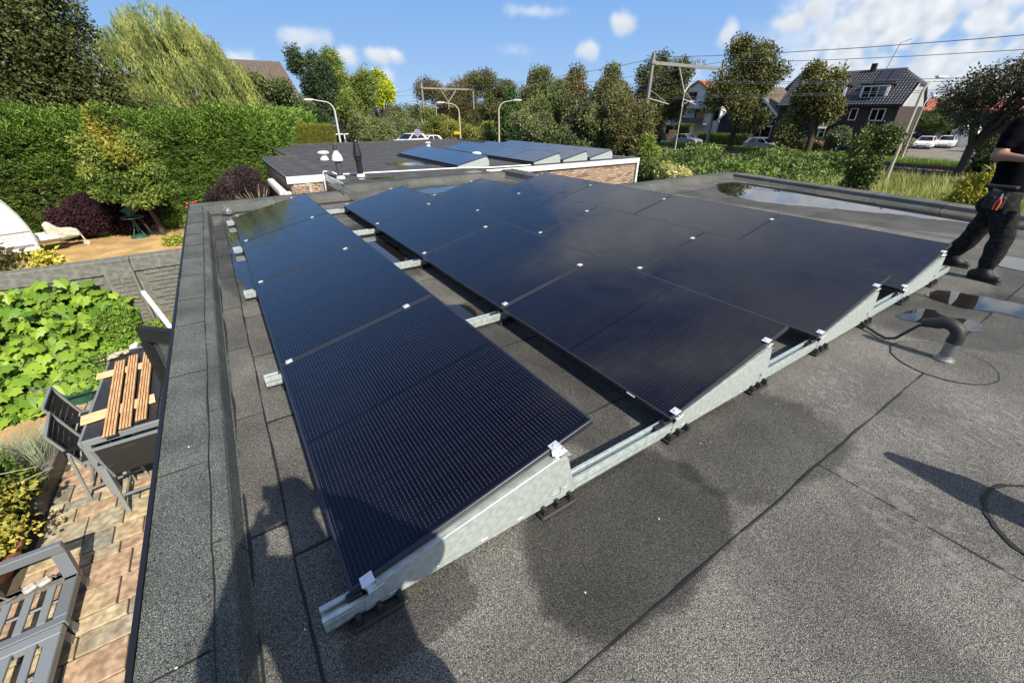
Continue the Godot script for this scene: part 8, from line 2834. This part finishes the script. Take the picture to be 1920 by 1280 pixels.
	bt.chamfer(T(0.06, 0.095, -0.01), Vector3(0.16, 0.035, 0.24), 0.01)
	obj("belt", bt, M.boot, pouch)
	var pl := thing("pliers", "orange red handled pliers hanging from the man's tool pouch", "pliers", Vector3(6.478, 0.64, 0.115))
	for s in [-1, 1]:
		var h := MB.new()
		h.tube([Vector3(0, 0.055, s * 0.004), Vector3(-0.004, 0.01, s * 0.016), Vector3(-0.006, -0.055, s * 0.012)], [0.009, 0.010, 0.008], 8)
		obj("handle", h, M.orange, pl)
	var jw := MB.new()
	jw.tube([Vector3(0, 0.05, 0), Vector3(0.004, 0.10, 0)], [0.012, 0.006], 8)
	obj("jaw", jw, M.steel, pl)

	# whoever takes the picture: out of its frame, but the sun throws the shadow into it
	o = thing("person", "photographer holding up a phone, seen only by the shadow on the roof", "person", Vector3(0.05, RY, 1.40))
	var at2 := -o.position
	P = func(x: float, y: float, z: float) -> Vector3: return Vector3(x, y, z) + at2
	hip_r = P.call(0.19, 0.78, 1.42)
	hip_l = P.call(-0.01, 0.78, 1.44)
	knee_r = P.call(0.20, 0.34, 1.42)
	knee_l = P.call(-0.03, 0.34, 1.44)
	ank_r = P.call(0.20, -0.05, 1.46)
	ank_l = P.call(-0.03, -0.05, 1.48)
	waist = P.call(0.09, 0.93, 1.42)
	chest = P.call(0.09, 1.17, 1.36)
	sh_r = P.call(0.27, 1.29, 1.32)
	sh_l = P.call(-0.10, 1.29, 1.34)
	el_r = P.call(0.39, 1.08, 1.26)
	el_l = P.call(-0.23, 1.08, 1.24)
	wr_r = P.call(0.21, 1.36, 1.13)
	wr_l = P.call(-0.09, 1.38, 1.15)
	neck = P.call(0.09, 1.40, 1.31)
	head = P.call(0.09, 1.54, 1.27)
	face = Vector3(0.3, -0.2, -1).normalized()
	body = [[hip_r, knee_r, 0.085, 0.060], [knee_r, ank_r, 0.056, 0.040], [hip_l, knee_l, 0.085, 0.060], [knee_l, ank_l, 0.056, 0.040], [hip_r, hip_l, 0.11, 0.11], [waist, P.call(0.09, 0.8, 1.43), 0.13, 0.13], [waist + Vector3(0.06, 0, 0), chest + Vector3(0.08, 0, 0), 0.11, 0.12], [waist - Vector3(0.06, 0, 0), chest - Vector3(0.08, 0, 0), 0.11, 0.12], [chest, sh_r, 0.10, 0.066], [chest, sh_l, 0.10, 0.066], [sh_r, el_r, 0.058, 0.045], [el_r, wr_r, 0.045, 0.030], [sh_l, el_l, 0.058, 0.045], [el_l, wr_l, 0.045, 0.030], [P.call(0.09, 1.30, 1.33), neck, 0.075, 0.055], [neck, head, 0.055, 0.05]]
	body.append_array(head_on(o, head, face, M.hair))
	var hr := hand_bones(wr_r, Vector3(-0.85, 0.25, -0.1).normalized(), Vector3(0.0, 0.2, -1).normalized(), false)
	var hl := hand_bones(wr_l, Vector3(0.85, 0.25, -0.1).normalized(), Vector3(0.0, 0.2, -1).normalized(), true)
	bm = skin_of(body, 0.018, 0.05)
	skin_of(hr, 0.007, 0.012, bm)
	skin_of(hl, 0.007, 0.012, bm)
	obj("body", bm, M.skin, o)
	var coat: Array = [[hip_r, hip_l, 0.13, 0.13], [waist, P.call(0.09, 0.8, 1.43), 0.155, 0.16], [waist + Vector3(0.06, 0, 0), chest + Vector3(0.08, 0, 0), 0.135, 0.15], [waist - Vector3(0.06, 0, 0), chest - Vector3(0.08, 0, 0), 0.135, 0.15], [chest, sh_r, 0.12, 0.085], [chest, sh_l, 0.12, 0.085], [sh_r, el_r, 0.095, 0.082], [el_r, el_r.lerp(wr_r, 0.85), 0.078, 0.055], [sh_l, el_l, 0.095, 0.082], [el_l, el_l.lerp(wr_l, 0.85), 0.078, 0.055]]
	obj("jacket", skin_of(coat, 0.016, 0.04), M.tee, o)
	var jn: Array = [[hip_r, knee_r, 0.105, 0.082], [knee_r, ank_r + Vector3.UP * 0.04, 0.080, 0.068], [hip_l, knee_l, 0.105, 0.082], [knee_l, ank_l + Vector3.UP * 0.04, 0.080, 0.068], [hip_r, hip_l, 0.12, 0.12]]
	obj("trousers", skin_of(jn, 0.016, 0.03), M.trousers, o)
	boot(o, ank_r, ank_r * Vector3(1, 0, 1) + Vector3(0, 0, 0.05), ank_r * Vector3(1, 0, 1) + Vector3(0.03, 0, -0.16))
	boot(o, ank_l, ank_l * Vector3(1, 0, 1) + Vector3(0, 0, 0.05), ank_l * Vector3(1, 0, 1) + Vector3(-0.03, 0, -0.16))
	var ph := MB.new()
	var view := Basis.from_euler(Vector3(-0.5086, -0.5851, 0.0004))
	ph.chamfer(Transform3D(view, Vector3.ZERO), Vector3(0.150, 0.072, 0.008), 0.003)
	var phone := single("phone", ph, M.trim, "phone held up in both hands by the photographer", "phone")
	phone.position = EYE + view * Vector3(0.045, -0.02, 0.045)
